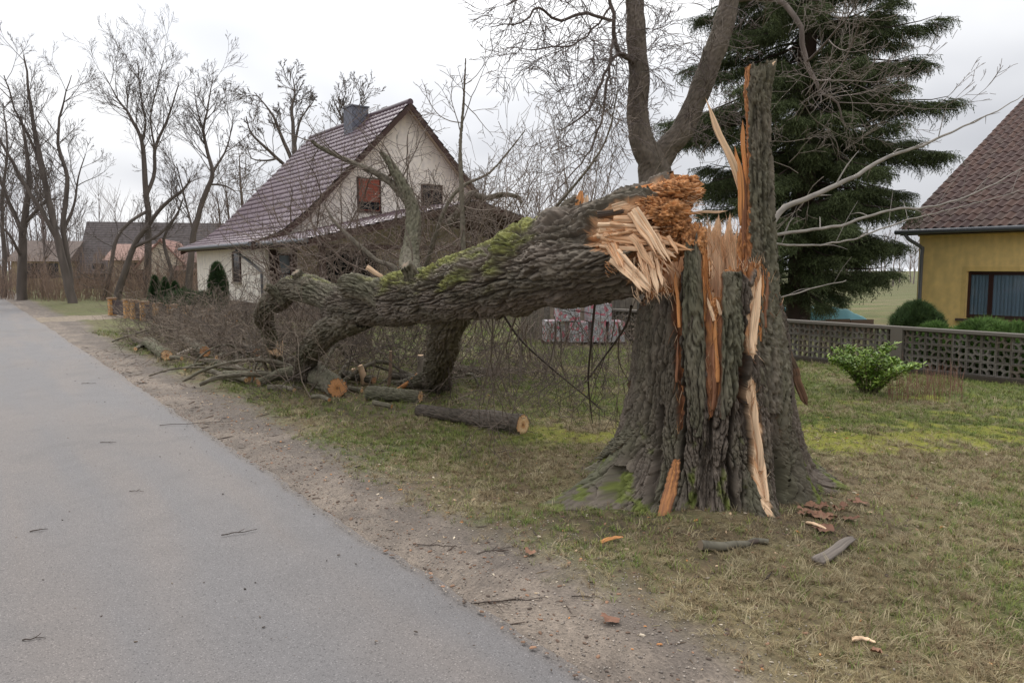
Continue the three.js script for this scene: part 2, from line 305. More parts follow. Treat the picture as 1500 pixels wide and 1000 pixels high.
function crumble(c, rx, ry, rz, seed) {                     // lump of crumbling orange wood
  const g = new Geo(), N = 84, M = 56;
  for (let j = 0; j <= M; j++) for (let i = 0; i < N; i++) {
    const a = i / N * 6.28318, b = (j / M - 0.5) * Math.PI, x = Math.cos(b) * Math.cos(a), y = Math.sin(b), z = Math.cos(b) * Math.sin(a);
    const n = fbm(x * 2 + seed, y * 2.2, z * 2, 3), t = Math.round(5 * (n + 0.5 * noise(x * 6, y * 5, z * 6 + seed))) / 5, h = noise(x * 13 + seed, y * 9, z * 13), k = 1 + 0.42 * t + 0.2 * h + 0.1 * noise(x * 30, y * 22, z * 30 + seed);
    g.v(c.x + x * rx * k, c.y + y * ry * k, c.z + z * rz * k, mulc(mixc(mixc(WOOD_ORANGE, WOOD_PALE, clamp(0.6 * h)), WOOD_ROT, clamp(0.35 + 0.9 * noise(x * 4, y * 4 + seed, z * 4) - t)), clamp(1 + 0.4 * noise(x * 22, y * 8, z * 22 + seed), 0.5, 1.4)));
  }
  for (let j = 0; j < M; j++) for (let i = 0; i < N; i++) { const i2 = (i + 1) % N; g.q(j * N + i, (j + 1) * N + i, (j + 1) * N + i2, j * N + i2); }
  return g.build();
}
const stump = thing('tree_stump', 'tall splintered tree stump with furrowed grey bark and split orange wood', 'tree stump', STUMP.x, 0, STUMP.z);
{
  const R0 = [[-0.15, 0.80], [0, 0.70], [0.15, 0.68], [0.3, 0.665], [0.5, 0.635], [0.8, 0.60], [1.1, 0.575], [1.5, 0.535], [2, 0.50]];
  const roots = [[2.78, 0.70, 0.25, 0.21], [0.06, 0.46, 0.2, 0.22], [1.28, 0.24, 0.13, 0.26], [2.2, 0.24, 0.13, 0.24], [0.66, 0.22, 0.12, 0.24], [1.75, 0.14, 0.10, 0.24], [3.6, 0.35, 0.3, 0.2], [4.4, 0.4, 0.3, 0.2], [5.4, 0.4, 0.3, 0.2]];
  const adiff = (a, b) => { let d = (a - b) % (2 * Math.PI); if (d > Math.PI) d -= 2 * Math.PI; if (d < -Math.PI) d += 2 * Math.PI; return d; };
  function rad(th, h) {
    let r = lut(R0, h);
    for (const [a, amp, w, hh] of roots) { const d = adiff(th, a) + 0.15 * noise(h * 2, a, 1); r += amp * Math.exp(-d * d / (2 * w * w)) * Math.exp(-Math.max(0, h) / hh); }
    const c = Math.cos(th), s = Math.sin(th);
    r += 0.045 * noise(c * 2.6 + 3, h * 0.35, s * 2.6) + 0.03 * (1 - Math.abs(noise(c * 4.4, h * 0.5, s * 4.4 + 6)) * 3);
    return r;
  }
  // bearing and height on the front of the stump that are seen along a ray
  function hit(px, py) {
    const r = ray(px, py); let best = null;
    for (let D = 4.4; D < 6.6; D += 0.01) {
      const k = -D / r[2], x = r[0] * k - STUMP.x, y = CAM_H + r[1] * k, z = -D - STUMP.z, q = Math.hypot(x, z), th = Math.atan2(z, x);
      if (q < rad(th, y)) { best = [th, y]; break; }
      if (!best || q < best[2]) best = [th, y, q];
    }
    return best;
  }
  // line features seen on the trunk: [kind, [px, py, half width px] …]
  const feats = [
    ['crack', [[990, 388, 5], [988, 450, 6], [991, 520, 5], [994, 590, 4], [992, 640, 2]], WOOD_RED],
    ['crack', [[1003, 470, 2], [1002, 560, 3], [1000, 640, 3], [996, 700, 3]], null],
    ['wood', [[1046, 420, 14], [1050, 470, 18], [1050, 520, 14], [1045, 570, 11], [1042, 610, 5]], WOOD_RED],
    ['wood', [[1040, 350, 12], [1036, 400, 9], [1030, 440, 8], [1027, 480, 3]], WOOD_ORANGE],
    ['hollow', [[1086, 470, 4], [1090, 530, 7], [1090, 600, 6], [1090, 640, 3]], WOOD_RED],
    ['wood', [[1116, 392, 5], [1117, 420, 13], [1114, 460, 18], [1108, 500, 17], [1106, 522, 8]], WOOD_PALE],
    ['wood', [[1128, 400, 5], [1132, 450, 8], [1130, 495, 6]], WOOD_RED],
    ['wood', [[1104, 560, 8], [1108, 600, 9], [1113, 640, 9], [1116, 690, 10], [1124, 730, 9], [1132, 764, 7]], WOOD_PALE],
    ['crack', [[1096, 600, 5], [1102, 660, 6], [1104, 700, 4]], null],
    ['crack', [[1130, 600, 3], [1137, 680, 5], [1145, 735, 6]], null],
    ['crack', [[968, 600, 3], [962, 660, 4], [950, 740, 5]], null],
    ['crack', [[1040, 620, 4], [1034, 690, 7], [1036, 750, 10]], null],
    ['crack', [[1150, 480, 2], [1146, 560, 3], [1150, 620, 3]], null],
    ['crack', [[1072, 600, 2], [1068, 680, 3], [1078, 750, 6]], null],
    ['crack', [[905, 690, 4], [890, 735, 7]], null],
  ].map(([kind, pts, c]) => ({ kind, c, pts: pts.map(([px, py, w]) => { const h = hit(px, py), r = rad(h[0], h[1]); const view = Math.max(0.35, Math.sin(h[0])); return { th: h[0], h: h[1], w: w / FPX * 5.5 / r / view }; }) }));
  function feature(th, h) {
    let best = null, bv = 0;
    for (const f of feats) {
      const P = f.pts; if (h > P[0].h + 0.03 || h < P[P.length - 1].h - 0.03) continue;
      for (let i = 0; i < P.length - 1; i++) if (h <= P[i].h + (i ? 0 : 0.03) && h >= P[i + 1].h - (i === P.length - 2 ? 0.03 : 0)) {
        const ends = f.kind === 'wood' ? 0.09 : 0.12, t = clamp((P[i].h - h) / (P[i].h - P[i + 1].h || 1)), c = mix(P[i].th, P[i + 1].th, t) + 0.018 * noise(h * 9, i, 2) + 0.02 * noise(h * 2.2, 5, f.pts[0].th), w = mix(P[i].w, P[i + 1].w, t) * Math.sqrt(clamp((h - P[P.length - 1].h + 0.02) / ends) + 0.004) * (f.kind === 'wood' ? Math.sqrt(clamp((P[0].h - h + 0.02) / ends) + 0.004) : 1) * (1 + 0.35 * noise(h * 14, 1, P[i].th));
        const e = Math.abs(adiff(th, c)) / w; if (e < 1.35) { const v = 1 - sstep(0.8, 1.25, e); if (v > bv) { bv = v; best = f; } }
      }
    }
    return best ? [best, bv] : null;
  }
  // broken rim: [px, py] seen on the front, joined by bearing; the far side stands a little lower
  const rim = [[947, 432], [960, 425], [985, 412], [1000, 385], [1006, 348], [1022, 338], [1034, 345], [1039, 420], [1052, 452], [1060, 440], [1064, 402], [1084, 396], [1094, 392], [1120, 385], [1140, 420], [1149, 450]]
    .map(([px, py]) => hit(px, py)).map(([t, h]) => [t, h]).sort((a, b) => a[0] - b[0]);
  const rimTab = [[-Math.PI, 1.45], [-2.5, 1.60], [-2.0, 1.98], [-1.2, 2.02], [-0.75, 1.75], [-0.2, 1.55], ...rim.filter((q) => q[0] > -0.1 && q[0] < 3.1), [Math.PI, 1.45]];
  const top = (th) => { const c = Math.cos(th), s = Math.sin(th); return lut(rimTab, th > Math.PI ? th - 2 * Math.PI : th) + 0.05 * noise(c * 14, 2, s * 14) + 0.06 * Math.max(0, noise(c * 34, 5, s * 34)) + 0.03 * noise(c * 70, 7, s * 70); };
  // bark and split faces
  const g = new Geo();
  const ths = []; for (let a = -0.35; a < Math.PI + 0.35; a += Math.PI / 510) ths.push(a); for (let a = Math.PI + 0.35; a < 2 * Math.PI - 0.35; a += Math.PI / 110) ths.push(a);
  const NH = 285, rimPts = [];
  for (let j = 0; j <= NH; j++) ths.forEach((th, i) => {
    const tp = top(th), c = Math.cos(th), s = Math.sin(th), q = j / NH;
    const h = mix(-0.12, tp, q);
    let r = rad(th, h); const bx = c * Math.min(r, 0.72), bz = s * Math.min(r, 0.72);
    const gr = h - 0.95 * Math.max(0, r - 0.66);              // length along the grain, out along the roots too
    const rel = barkRelief(bx, gr, bz, 1.0, 5.5);
    const n = fbm(bx * 3, gr * 1.1, bz * 3, 3), n2 = 0.7 * noise(bx * 46, gr * 6, bz * 46) + 0.5 * noise(bx * 20, gr * 3, bz * 20) + 0.5 * noise(bx * 90, gr * 50, bz * 90), nn = noise(bx * 9, gr * 4, bz * 9);
    const green = clamp(0.25 * sstep(1.6, 2.9, th) * sstep(-0.5, 0.3, n) + 0.55 * sstep(0.0, 0.4, n + 0.1) * sstep(0.8, 0.2, h) + 0.15 * nn) * 0.85;
    let cc = barkColour(rel, n, n2, green);
    const mossM = sstep(0.12, 0.42, nn * 0.6 + fbm(bx * 9 + 3, gr * 7, bz * 9, 4) + 0.35 * sstep(0.42, 0.08, h) * sstep(1.0, 1.5, Math.abs(th - 1.57) + 0.55) - 0.22) * sstep(0.7, 0.3, h);
    cc = mixc(cc, mulc(MOSS_G, 0.9 + 0.5 * n2), mossM * 0.75);
    let dr = rel;
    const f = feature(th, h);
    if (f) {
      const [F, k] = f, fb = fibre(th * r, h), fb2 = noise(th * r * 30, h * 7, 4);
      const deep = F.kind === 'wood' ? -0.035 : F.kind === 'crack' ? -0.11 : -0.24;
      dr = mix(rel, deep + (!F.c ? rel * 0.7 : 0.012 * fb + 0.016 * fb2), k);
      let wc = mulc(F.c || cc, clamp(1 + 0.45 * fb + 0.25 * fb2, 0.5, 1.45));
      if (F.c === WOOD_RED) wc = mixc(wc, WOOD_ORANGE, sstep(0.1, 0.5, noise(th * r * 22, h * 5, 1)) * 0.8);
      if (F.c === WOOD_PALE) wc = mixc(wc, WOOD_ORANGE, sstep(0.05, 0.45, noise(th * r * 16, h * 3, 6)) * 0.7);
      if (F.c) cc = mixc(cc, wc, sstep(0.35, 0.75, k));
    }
    // torn rim: bark gone, bare wood
    const dt = tp - h, rag = 0.07 + 0.09 * noise(th * 9, 1, 3) + 0.04 * noise(th * 31, 1, 3);
    if (dt < rag) { const fb = fibre(th * r, h), k = sstep(rag, rag * 0.6, dt); dr = mix(dr, -0.05 + 0.014 * fb, k); cc = mixc(cc, mulc(mixc(WOOD_ORANGE, WOOD_ROT, clamp(0.5 + 1.2 * noise(th * 14, h * 6, 8))), 1 + 0.5 * fb), k); }
    r += dr;
    const ix = g.v(c * r, h, s * r, cc);
    if (j === NH) rimPts.push([c * r, h, s * r, th, r]);
  });
  const W = ths.length;
  for (let j = 0; j < NH; j++) for (let i = 0; i < W; i++) { const i2 = (i + 1) % W, a = j * W; g.q(a + i, a + W + i, a + W + i2, a + i2); }
  mesh('bark', g.build(), vmat(0.92), stump);
  // torn inside of the shell, down to a rotten floor
  const w = new Geo(), NR = 60, st = 2;
  const ring = rimPts.filter((_, i) => i % st === 0);
  for (let k = 0; k <= NR; k++) for (const [x, h, z, th, r] of ring) {
    const q = k / NR, wall = 0.30;                    // first part of the way is the wall, the rest the floor
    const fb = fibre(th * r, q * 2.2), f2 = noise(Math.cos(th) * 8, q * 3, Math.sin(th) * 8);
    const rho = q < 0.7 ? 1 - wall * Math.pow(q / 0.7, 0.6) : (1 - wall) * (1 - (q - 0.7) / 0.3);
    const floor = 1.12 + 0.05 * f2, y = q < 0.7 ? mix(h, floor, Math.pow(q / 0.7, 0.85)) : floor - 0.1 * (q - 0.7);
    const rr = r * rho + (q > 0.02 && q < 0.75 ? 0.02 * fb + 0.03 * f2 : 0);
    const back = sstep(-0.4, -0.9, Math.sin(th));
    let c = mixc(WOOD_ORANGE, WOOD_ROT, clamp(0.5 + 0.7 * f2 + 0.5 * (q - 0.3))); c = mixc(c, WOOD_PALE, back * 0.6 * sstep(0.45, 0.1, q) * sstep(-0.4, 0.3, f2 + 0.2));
    w.v(Math.cos(th) * rr, y, Math.sin(th) * rr, mulc(c, clamp(1 + 0.5 * fb, 0.5, 1.5)));
  }
  const M = ring.length;
  for (let k = 0; k < NR; k++) for (let i = 0; i < M; i++) { const i2 = (i + 1) % M, a = k * M; w.q(a + i, a + M + i, a + M + i2, a + i2); }
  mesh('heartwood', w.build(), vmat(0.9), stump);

  const loc = (px, py, D) => at(px, py, D).sub(STUMP);
  const R = rng(31);
  // standing spike of wood and bark
  {
    const sp = new Geo(), ctrl = [[1118, 600, 5.62, 0.15], [1116, 520, 5.66, 0.17], [1114, 450, 5.70, 0.155], [1112, 390, 5.74, 0.138], [1111, 330, 5.76, 0.128], [1110, 270, 5.78, 0.115], [1109, 220, 5.79, 0.104], [1108, 175, 5.8, 0.102], [1107, 140, 5.8, 0.112], [1110, 112, 5.8, 0.12], [1112, 99, 5.8, 0.122]]
      .map(([px, py, D, r]) => [loc(px, py, D), r]);
    const pts = spline(ctrl, 0.008), sides = 96, L = pts.length;
    const isWood = (dx, h) => dx < -0.78 + 0.12 * noise(h * 5, 2, 2) + 0.10 * noise(h * 17, 3, 1);
    const rows = []; const fr = frames(pts);
    for (let i = 0; i < L; i++) {
      const [p, r] = pts[i], row = [];
      for (let k = 0; k < sides; k++) {
        const a = k / sides * 2 * Math.PI, dx = Math.cos(a), dz = Math.sin(a), hh = p.y;
        const rr0 = r * (1 + 0.16 * noise(dx * 1.6, hh * 1.3, dz * 1.6 + 7)) * (dz < 0 ? 0.82 : 1);
        const bx = dx * rr0 + 3, bz = dz * rr0 + 5, n = fbm(bx * 5, hh * 1.2, bz * 5, 3), n2 = noise(bx * 40, hh * 17, bz * 40);
        let rel = barkRelief(bx, hh, bz, 0.72, 6), c = barkColour(rel, n, n2, 0.25 + 0.4 * n, 0.72);
        if (isWood(dx, hh) || dz < -0.75) {
          const fb = fibre(a * r, hh), cr = noise(dx * 20, hh * 26, dz * 20); rel = -0.022 + 0.01 * fb + 0.014 * cr;
          c = mulc(mixc(mixc(WOOD_RED, WOOD_ORANGE, clamp(0.5 + fb)), WOOD_ROT, sstep(0, 0.5, cr)), 1 + 0.4 * fb);
        }
        const end = sstep(0.10, 0.0, pts[L - 1][0].y - hh);   // flared, ragged top
        const rr = rr0 + rel + end * (0.02 * noise(dx * 5, 1, dz * 5) + 0.012 * noise(dx * 12, hh * 20, dz * 12));
        const lift = end * (0.035 * noise(dx * 4 + 2, 3, dz * 4) + 0.03 * noise(dx * 11, 6, dz * 11) + 0.05 * sstep(0.5, 1, dx));
        
        row.push(sp.v(p.x + dx * rr, p.y + lift, p.z + dz * rr, c));
      }
      rows.push(row);
    }
    for (let i = 0; i < L - 1; i++) for (let k = 0; k < sides; k++) { const k2 = (k + 1) % sides; sp.q(rows[i][k], rows[i + 1][k], rows[i + 1][k2], rows[i][k2]); }
    const e = pts[L - 1][0];                               // hollow top
    let prev = rows[L - 1];
    for (const [k0, dy] of [[0.8, -0.03], [0.62, -0.09], [0.4, -0.15], [0.02, -0.17]]) {
      const row = prev.map((q, k) => { const o = rows[L - 1][k], n = noise(k * 0.4, dy * 30, 3); return sp.v(mix(e.x, sp.p[o * 3], k0), mix(e.y, sp.p[o * 3 + 1], 0.6) + dy + 0.02 * n, mix(e.z, sp.p[o * 3 + 2], k0), mulc(WOOD_ROT, 0.8 + 0.4 * n)); });
      for (let k = 0; k < sides; k++) { const k2 = (k + 1) % sides; sp.q(prev[k], row[k], row[k2], prev[k2]); }
      prev = row;
    }
    tag(mesh('spike', sp.build(), vmat(0.92), stump), 'tall standing spike of bark and wood');
  }
  // splinters: [px0,py0,D0, px1,py1,D1, width, colour]
  const F = V3(-0.25, 0.05, 1).normalize();
  const split = (a, w2, c, th = 0.02, bend = 0) => { const q = new Geo(); shard(q, loc(a[0], a[1], a[2]), loc(a[3], a[4], a[5]), w2, th, F, c, R, 0.06, bend); return mesh('splinter', q.build(), vmat(0.8), stump); };
  split([1092, 290, 5.78, 1036, 148, 5.7], 0.055, WOOD_PALE, 0.022, 0.05);
  split([1090, 330, 5.76, 1078, 215, 5.72], 0.05, WOOD_ORANGE, 0.03, 0.01);
  split([1094, 300, 5.76, 1090, 180, 5.76], 0.04, WOOD_ORANGE, 0.03, 0.01);
  split([1092, 400, 5.74, 1088, 250, 5.74], 0.05, WOOD_RED, 0.04, 0.0);
  split([1122, 108, 5.74, 1136, 90, 5.72], 0.03, WOOD_PALE, 0.02);
  // pale comb of fibres along the far wall
  for (let k = 0; k < 20; k++) {
    const t = k / 19, x = mix(1030, 1093, t) + (R() - 0.5) * 6, tall = [0.55, 0.3, 0.75, 0.5, 0.95, 0.7, 0.85, 0.9][k % 8];
    const y1 = mix(385, 312, tall * (0.6 + 0.4 * R())) - 8 * t, lean = (R() - 0.6) * 18 * (k % 5 === 0 ? 2.4 : 0.7);
    split([x, 440 + R() * 10, 6.25 - 0.1 * R(), x + lean, y1, 6.28], 0.045 + 0.055 * R(), (t2) => mixc(WOOD_PALE, WOOD_RED, sstep(0.6, 0.2, t2) * 0.55), 0.025, 0.01);
  }
  // crumbled stave heads and loose chips on the rim
  for (let k = 0; k < 46; k++) {
    const x = [1006, 1014, 1022, 1030, 1036, 1046, 1058, 1070, 1082, 1144, 1150, 985, 962][k % 13] + (R() - 0.5) * 12, hh = hit(x, 420), th = hh[0], tp = top(th), rr = rad(th, tp) - 0.05 - 0.07 * R();
    const q = new Geo(), p0 = V3(Math.cos(th) * rr, tp - 0.09 - 0.05 * R(), Math.sin(th) * rr);
    shard(q, p0, p0.clone().add(V3((R() - 0.5) * 0.05, 0.1 + 0.12 * R() * R(), (R() - 0.5) * 0.05)), 0.018 + 0.03 * R(), 0.02, F, mixc(WOOD_ORANGE, R() < 0.4 ? WOOD_PALE : WOOD_ROT, R()), R, 0.15, 0.02 * (R() - 0.5));
    mesh('splinter', q.build(), vmat(0.85), stump);
  }
  // crumbling rotten wood on the staves
  for (const [px, py, D, rx, ry, rz, s] of [[1017, 352, 5.62, 0.085, 0.11, 0.07, 3], [1046, 452, 5.58, 0.06, 0.09, 0.06, 5], [1090, 372, 5.78, 0.045, 0.2, 0.06, 7], [1030, 392, 5.66, 0.05, 0.1, 0.05, 11], [1072, 404, 5.68, 0.07, 0.04, 0.06, 13]]) mesh('rotten_wood', crumble(loc(px, py, D), rx, ry, rz, s), vmat(0.95), stump);
  // torn fibres inside the split panel and along the cracks
  for (const [x0, y0, x1, y1, w2, c] of [[1108, 505, 1118, 405, 0.05, WOOD_PALE], [1114, 500, 1122, 400, 0.04, WOOD_ORANGE], [1104, 518, 1108, 440, 0.04, WOOD_PALE], [1122, 480, 1128, 400, 0.03, WOOD_RED], [1047, 470, 1036, 436, 0.03, WOOD_PALE], [1057, 462, 1050, 438, 0.025, WOOD_PALE], [1050, 560, 1048, 460, 0.04, WOOD_ORANGE], [1117, 690, 1108, 585, 0.045, WOOD_PALE], [1127, 735, 1118, 650, 0.03, WOOD_PALE], [1045, 600, 1046, 500, 0.03, WOOD_RED], [993, 480, 988, 395, 0.03, WOOD_ORANGE], [990, 560, 992, 500, 0.02, WOOD_RED]]) {
    const q = new Geo(), a = hit(x0, y0), b = hit(x1, y1), P = (h) => { const r = rad(h[0], h[1]) - 0.022; return V3(Math.cos(h[0]) * r, h[1], Math.sin(h[0]) * r); };
    shard(q, P(a), P(b), w2, 0.022, F, c, R, 0.12, 0.006); mesh('splinter', q.build(), vmat(0.8), stump);
  }
  { // hair fine fibres along the broken rim, the wood panel and the comb
    const q = new Geo(), pal = [WOOD_PALE, WOOD_ORANGE, WOOD_RED, WOOD_GREY];
    for (let k = 0; k < 420; k++) { const th = R() * Math.PI, tp = top(th), r = rad(th, tp) - 0.02 - 0.07 * R(); strand(q, R, V3(Math.cos(th) * r, tp - 0.04 * R(), Math.sin(th) * r), V3(0, 1, 0), 0.03 + 0.09 * R() * R(), 0.0014 + 0.0016 * R(), pal[Math.floor(R() * 4)]); }
    for (let k = 0; k < 260; k++) { const f = feats[[2, 3, 5, 6, 7, 0][k % 6]], i = Math.floor(R() * (f.pts.length - 1)), t = R(), a = f.pts[i], b = f.pts[i + 1], th = mix(a.th, b.th, t) + (R() - 0.5) * 2 * mix(a.w, b.w, t), h = mix(a.h, b.h, t), r = rad(th, h) - 0.03; strand(q, R, V3(Math.cos(th) * r, h, Math.sin(th) * r), V3(Math.cos(th) * 0.25, R() < 0.6 ? 1 : -1, Math.sin(th) * 0.25).normalize(), 0.04 + 0.10 * R(), 0.0014 + 0.0018 * R(), pal[Math.floor(R() * 3)]); }
    for (let k = 0; k < 160; k++) strand(q, R, loc(1032 + 62 * R(), 330 + 60 * R(), 6.22), V3(0, 1, 0.1), 0.04 + 0.1 * R(), 0.0015 + 0.0015 * R(), WOOD_PALE);
    stuff(mesh('fibres', q.build(), vmat(0.85), stump));
  }
  // loose slabs of bark and wood leaning on the stump: rows [px, py, half width px, offset m]
  function slab(name, label, rowsIn, thick, colour, k = 0.8) {
    const q = new Geo(), nT = 90, nA = 26, front = [], back = [];
    for (let i = 0; i <= nT; i++) {
      const t = i / nT * (rowsIn.length - 1), j = Math.min(rowsIn.length - 2, Math.floor(t)), f = t - j, L = (m) => mix(rowsIn[j][m], rowsIn[j + 1][m], f);
      const fr = [], bk = [], w0 = L(2) * (1 + 0.12 * noise(i * 0.16, 3, rowsIn[0][0]));
      for (let a = 0; a <= nA; a++) {
        const e = a / nA * 2 - 1, px = L(0) + e * w0 + 1.5 * noise(i * 0.2, 9, e > 0 ? 4 : 1), h = hit(px, L(1) + (i === 0 || i === nT ? 3 * noise(a * 0.5, 1, i) : 0)), r = rad(h[0], h[1]);
        const x = Math.cos(h[0]) * r, z = Math.sin(h[0]) * r, n = fbm(x * 3 + 9, h[1] * 1.1, z * 3, 3), n2 = noise(x * 38, h[1] * 16, z * 38);
        const rel = barkRelief(x + 4, h[1], z + 2, k, 6), off = L(3) + 0.02 * (1 - e * e), R1 = r + off + (colour ? 0.012 * fibre(e * 0.06, h[1]) : rel);
        const c = colour ? mulc(mixc(colour, WOOD_ORANGE, clamp(0.4 + noise(e * 3, h[1] * 9, 2))), 1 + 0.5 * fibre(e * 0.06, h[1])) : barkColour(rel, n, n2, 0.45 + 0.4 * n, k);
        fr.push(q.v(Math.cos(h[0]) * R1, h[1], Math.sin(h[0]) * R1, c));
        bk.push(q.v(Math.cos(h[0]) * (r + off - thick), h[1], Math.sin(h[0]) * (r + off - thick), mulc(WOOD_RED, 0.8 + 0.3 * n2)));
      }
      front.push(fr); back.push(bk);
    }
    for (let i = 0; i < nT; i++) { for (let a = 0; a < nA; a++) { q.q(front[i][a], front[i][a + 1], front[i + 1][a + 1], front[i + 1][a]); q.q(back[i][a], back[i + 1][a], back[i + 1][a + 1], back[i][a + 1]); }
      q.q(front[i][0], front[i + 1][0], back[i + 1][0], back[i][0]); q.q(front[i][nA], back[i][nA], back[i + 1][nA], front[i + 1][nA]); }
    for (let a = 0; a < nA; a++) { q.q(front[0][a], back[0][a], back[0][a + 1], front[0][a + 1]); q.q(front[nT][a], front[nT][a + 1], back[nT][a + 1], back[nT][a]); }
    return tag(mesh(name, q.build(), vmat(0.92), stump), label);
  }
  slab('bark_slab', 'loose slab of greenish bark hanging over the split', [[1073, 398, 13, 0.01], [1074, 430, 15, 0.03], [1073, 480, 15, 0.04], [1070, 530, 13, 0.05], [1066, 580, 10, 0.06], [1058, 612, 3, 0.07]], 0.08, null);
  slab('bark_slab', 'flat shelf of bark lifting from the spreading root', [[925, 628, 9, 0.0], [905, 648, 12, 0.02], [890, 662, 10, 0.03], [880, 672, 4, 0.03]], 0.08, null);
  slab('wood_sliver', 'red brown sliver of wood leaning at the foot', [[993, 672, 4, 0.03], [990, 690, 7, 0.04], [984, 720, 9, 0.045], [976, 750, 8, 0.05], [969, 768, 4, 0.05]], 0.035, WOOD_RED);
  slab('bark_slab', 'broad plate of bark on the flank', [[1013, 352, 11, 0.0], [1015, 420, 14, 0.02], [1017, 500, 16, 0.02], [1020, 580, 14, 0.015], [1022, 640, 6, 0.0]], 0.08, null);
  slab('bark_slab', 'narrow plate of bark beside the wood panel', [[1140, 455, 5, 0.0], [1142, 500, 9, 0.02], [1144, 560, 11, 0.025], [1148, 620, 9, 0.02], [1152, 650, 3, 0.01]], 0.08, null);
  {                                                        // strip hanging free on the right
    const q = new Geo(), cb = BARK_DARK; shard(q, loc(1151, 515, 5.95), loc(1168, 552, 5.9), 0.09, 0.03, F, cb, R, 0.7, 0.02); shard(q, loc(1164, 540, 5.9), loc(1180, 592, 5.88), 0.07, 0.03, F, mixc(cb, WOOD_RED, 0.3), R, 0.2, 0.02);
    tag(mesh('bark_strip', q.build(), vmat(0.9), stump), 'dark strip of bark hanging off the right flank');
    const q2 = new Geo(); shard(q2, loc(940, 575, 5.95), loc(920, 560, 5.95), 0.07, 0.03, F, cb, R, 0.6, 0.01); mesh('bark_strip', q2.build(), vmat(0.9), stump);
  }
  // long pale side branches
  const branchDefs = [
    [[[1128, 335, 5.9, 0.024], [1150, 305, 6.0, 0.023], [1190, 287, 6.1, 0.021], [1245, 262, 6.3, 0.018], [1300, 230, 6.5, 0.015], [1350, 213, 6.7, 0.012], [1400, 190, 6.9, 0.009], [1450, 168, 7.1, 0.006], [1500, 140, 7.3, 0.003]], 'longest pale side branch, arching up'],
    [[[1125, 345, 5.9, 0.013], [1180, 338, 6.0, 0.012], [1240, 328, 6.2, 0.011], [1300, 308, 6.3, 0.01], [1370, 302, 6.6, 0.008], [1440, 278, 6.8, 0.006], [1510, 240, 7.0, 0.003]], 'thin side branch'],
    [[[1125, 357, 5.9, 0.009], [1190, 359, 6.1, 0.008], [1250, 350, 6.4, 0.007], [1330, 322, 6.7, 0.006], [1420, 300, 7.0, 0.004], [1510, 275, 7.2, 0.003]], 'thin lower side branch'],
    [[[1135, 440, 5.95, 0.006], [1180, 425, 6.1, 0.005], [1240, 410, 6.3, 0.003]], 'short twig low on the spike'],
  ];
  for (const [pts, lab] of branchDefs) {
    const q = new Geo(), path = spline(pts.map(([px, py, D, r]) => [loc(px, py, D), r]), 0.06), bc = col(158, 150, 140);
    for (let i = 1; i < path.length; i++) { path[i][0].y += 0.012 * noise(i * 0.35, 1, pts[0][3] * 900); path[i][0].z += 0.012 * noise(i * 0.3, 7, pts[0][3] * 900); }
    tube(q, path, 7, (x, y, z) => mulc(bc, 0.8 + 0.35 * noise(x * 20, y * 20, z * 20)));
    for (let k = 3; k < path.length - 2; k += 4 + Math.floor(R() * 6)) {
      const p = path[k][0], d = path[k + 1][0].clone().sub(p).normalize(), L = 0.12 + 0.4 * R(), dir = d.clone().multiplyScalar(0.7).add(V3((R() - 0.5) * 1.4, (R() - 0.35) * 1.5, (R() - 0.5) * 1.2)).normalize();
      const tw = [[p.clone(), path[k][1] * 0.45], [p.clone().addScaledVector(dir, L * 0.5).add(V3(0, 0.02, 0)), path[k][1] * 0.3 + 0.0008], [p.clone().addScaledVector(dir, L).add(V3(0, 0.02 * (R() - 0.5), 0)), 0.0012]];
      tube(q, spline(tw, 0.06), 4, mulc(bc, 0.7));
    }
    tag(mesh('branch', q.build(), vmat(0.85), stump), lab);
  }
}
// ───────────────────────── branching helpers ─────────────────────────
function sidesFor(r) { return r > 0.12 ? 12 : r > 0.05 ? 8 : r > 0.02 ? 5 : 3; }
// grows a branch; o: {R, crown(geo), trunk(geo), colour, minR, up, wig, levels, spread, ratio, dens}
function grow(o, p, dir, len, r, level) {
  const R = o.R, seg = Math.max(o.minSeg || 0.18, len / (level <= 1 ? 9 : level === 2 ? 6 : 4)), n = Math.max(2, Math.round(len / seg));
  const pts = [[p.clone(), r]]; let d = dir.clone(), q = p.clone(); const endR = Math.max(o.minR, r * (o.taper || 0.35));
  for (let i = 1; i <= n; i++) {
    d.addScaledVector(randDir(R), o.wig * (level ? 1 : 0.5)).add(V3(0, o.up * (level > 1 ? 1 : 0.6), 0)).normalize();
    q = q.clone().addScaledVector(d, len / n); pts.push([q, mix(r, endR, i / n)]);
  }
  branchTube(o, pts, level); sprout(o, pts, len, level, 0.25);
}
function branchTube(o, pts, level) {
  const g = level <= (o.trunkLevel ?? 0) ? o.trunk : o.crown, c = o.colour, R = o.R, k = 0.8 + 0.4 * R();
  tube(g, pts, sidesFor(pts[0][1]), pts[0][1] > 0.06 ? (x, y, z) => mulc(c, clamp(0.95 + 0.5 * noise(x * 9, y * 2.5, z * 9) + 0.25 * noise(x * 30, y * 9, z * 30), 0.4, 1.5)) : mulc(c, k), null, false);
}
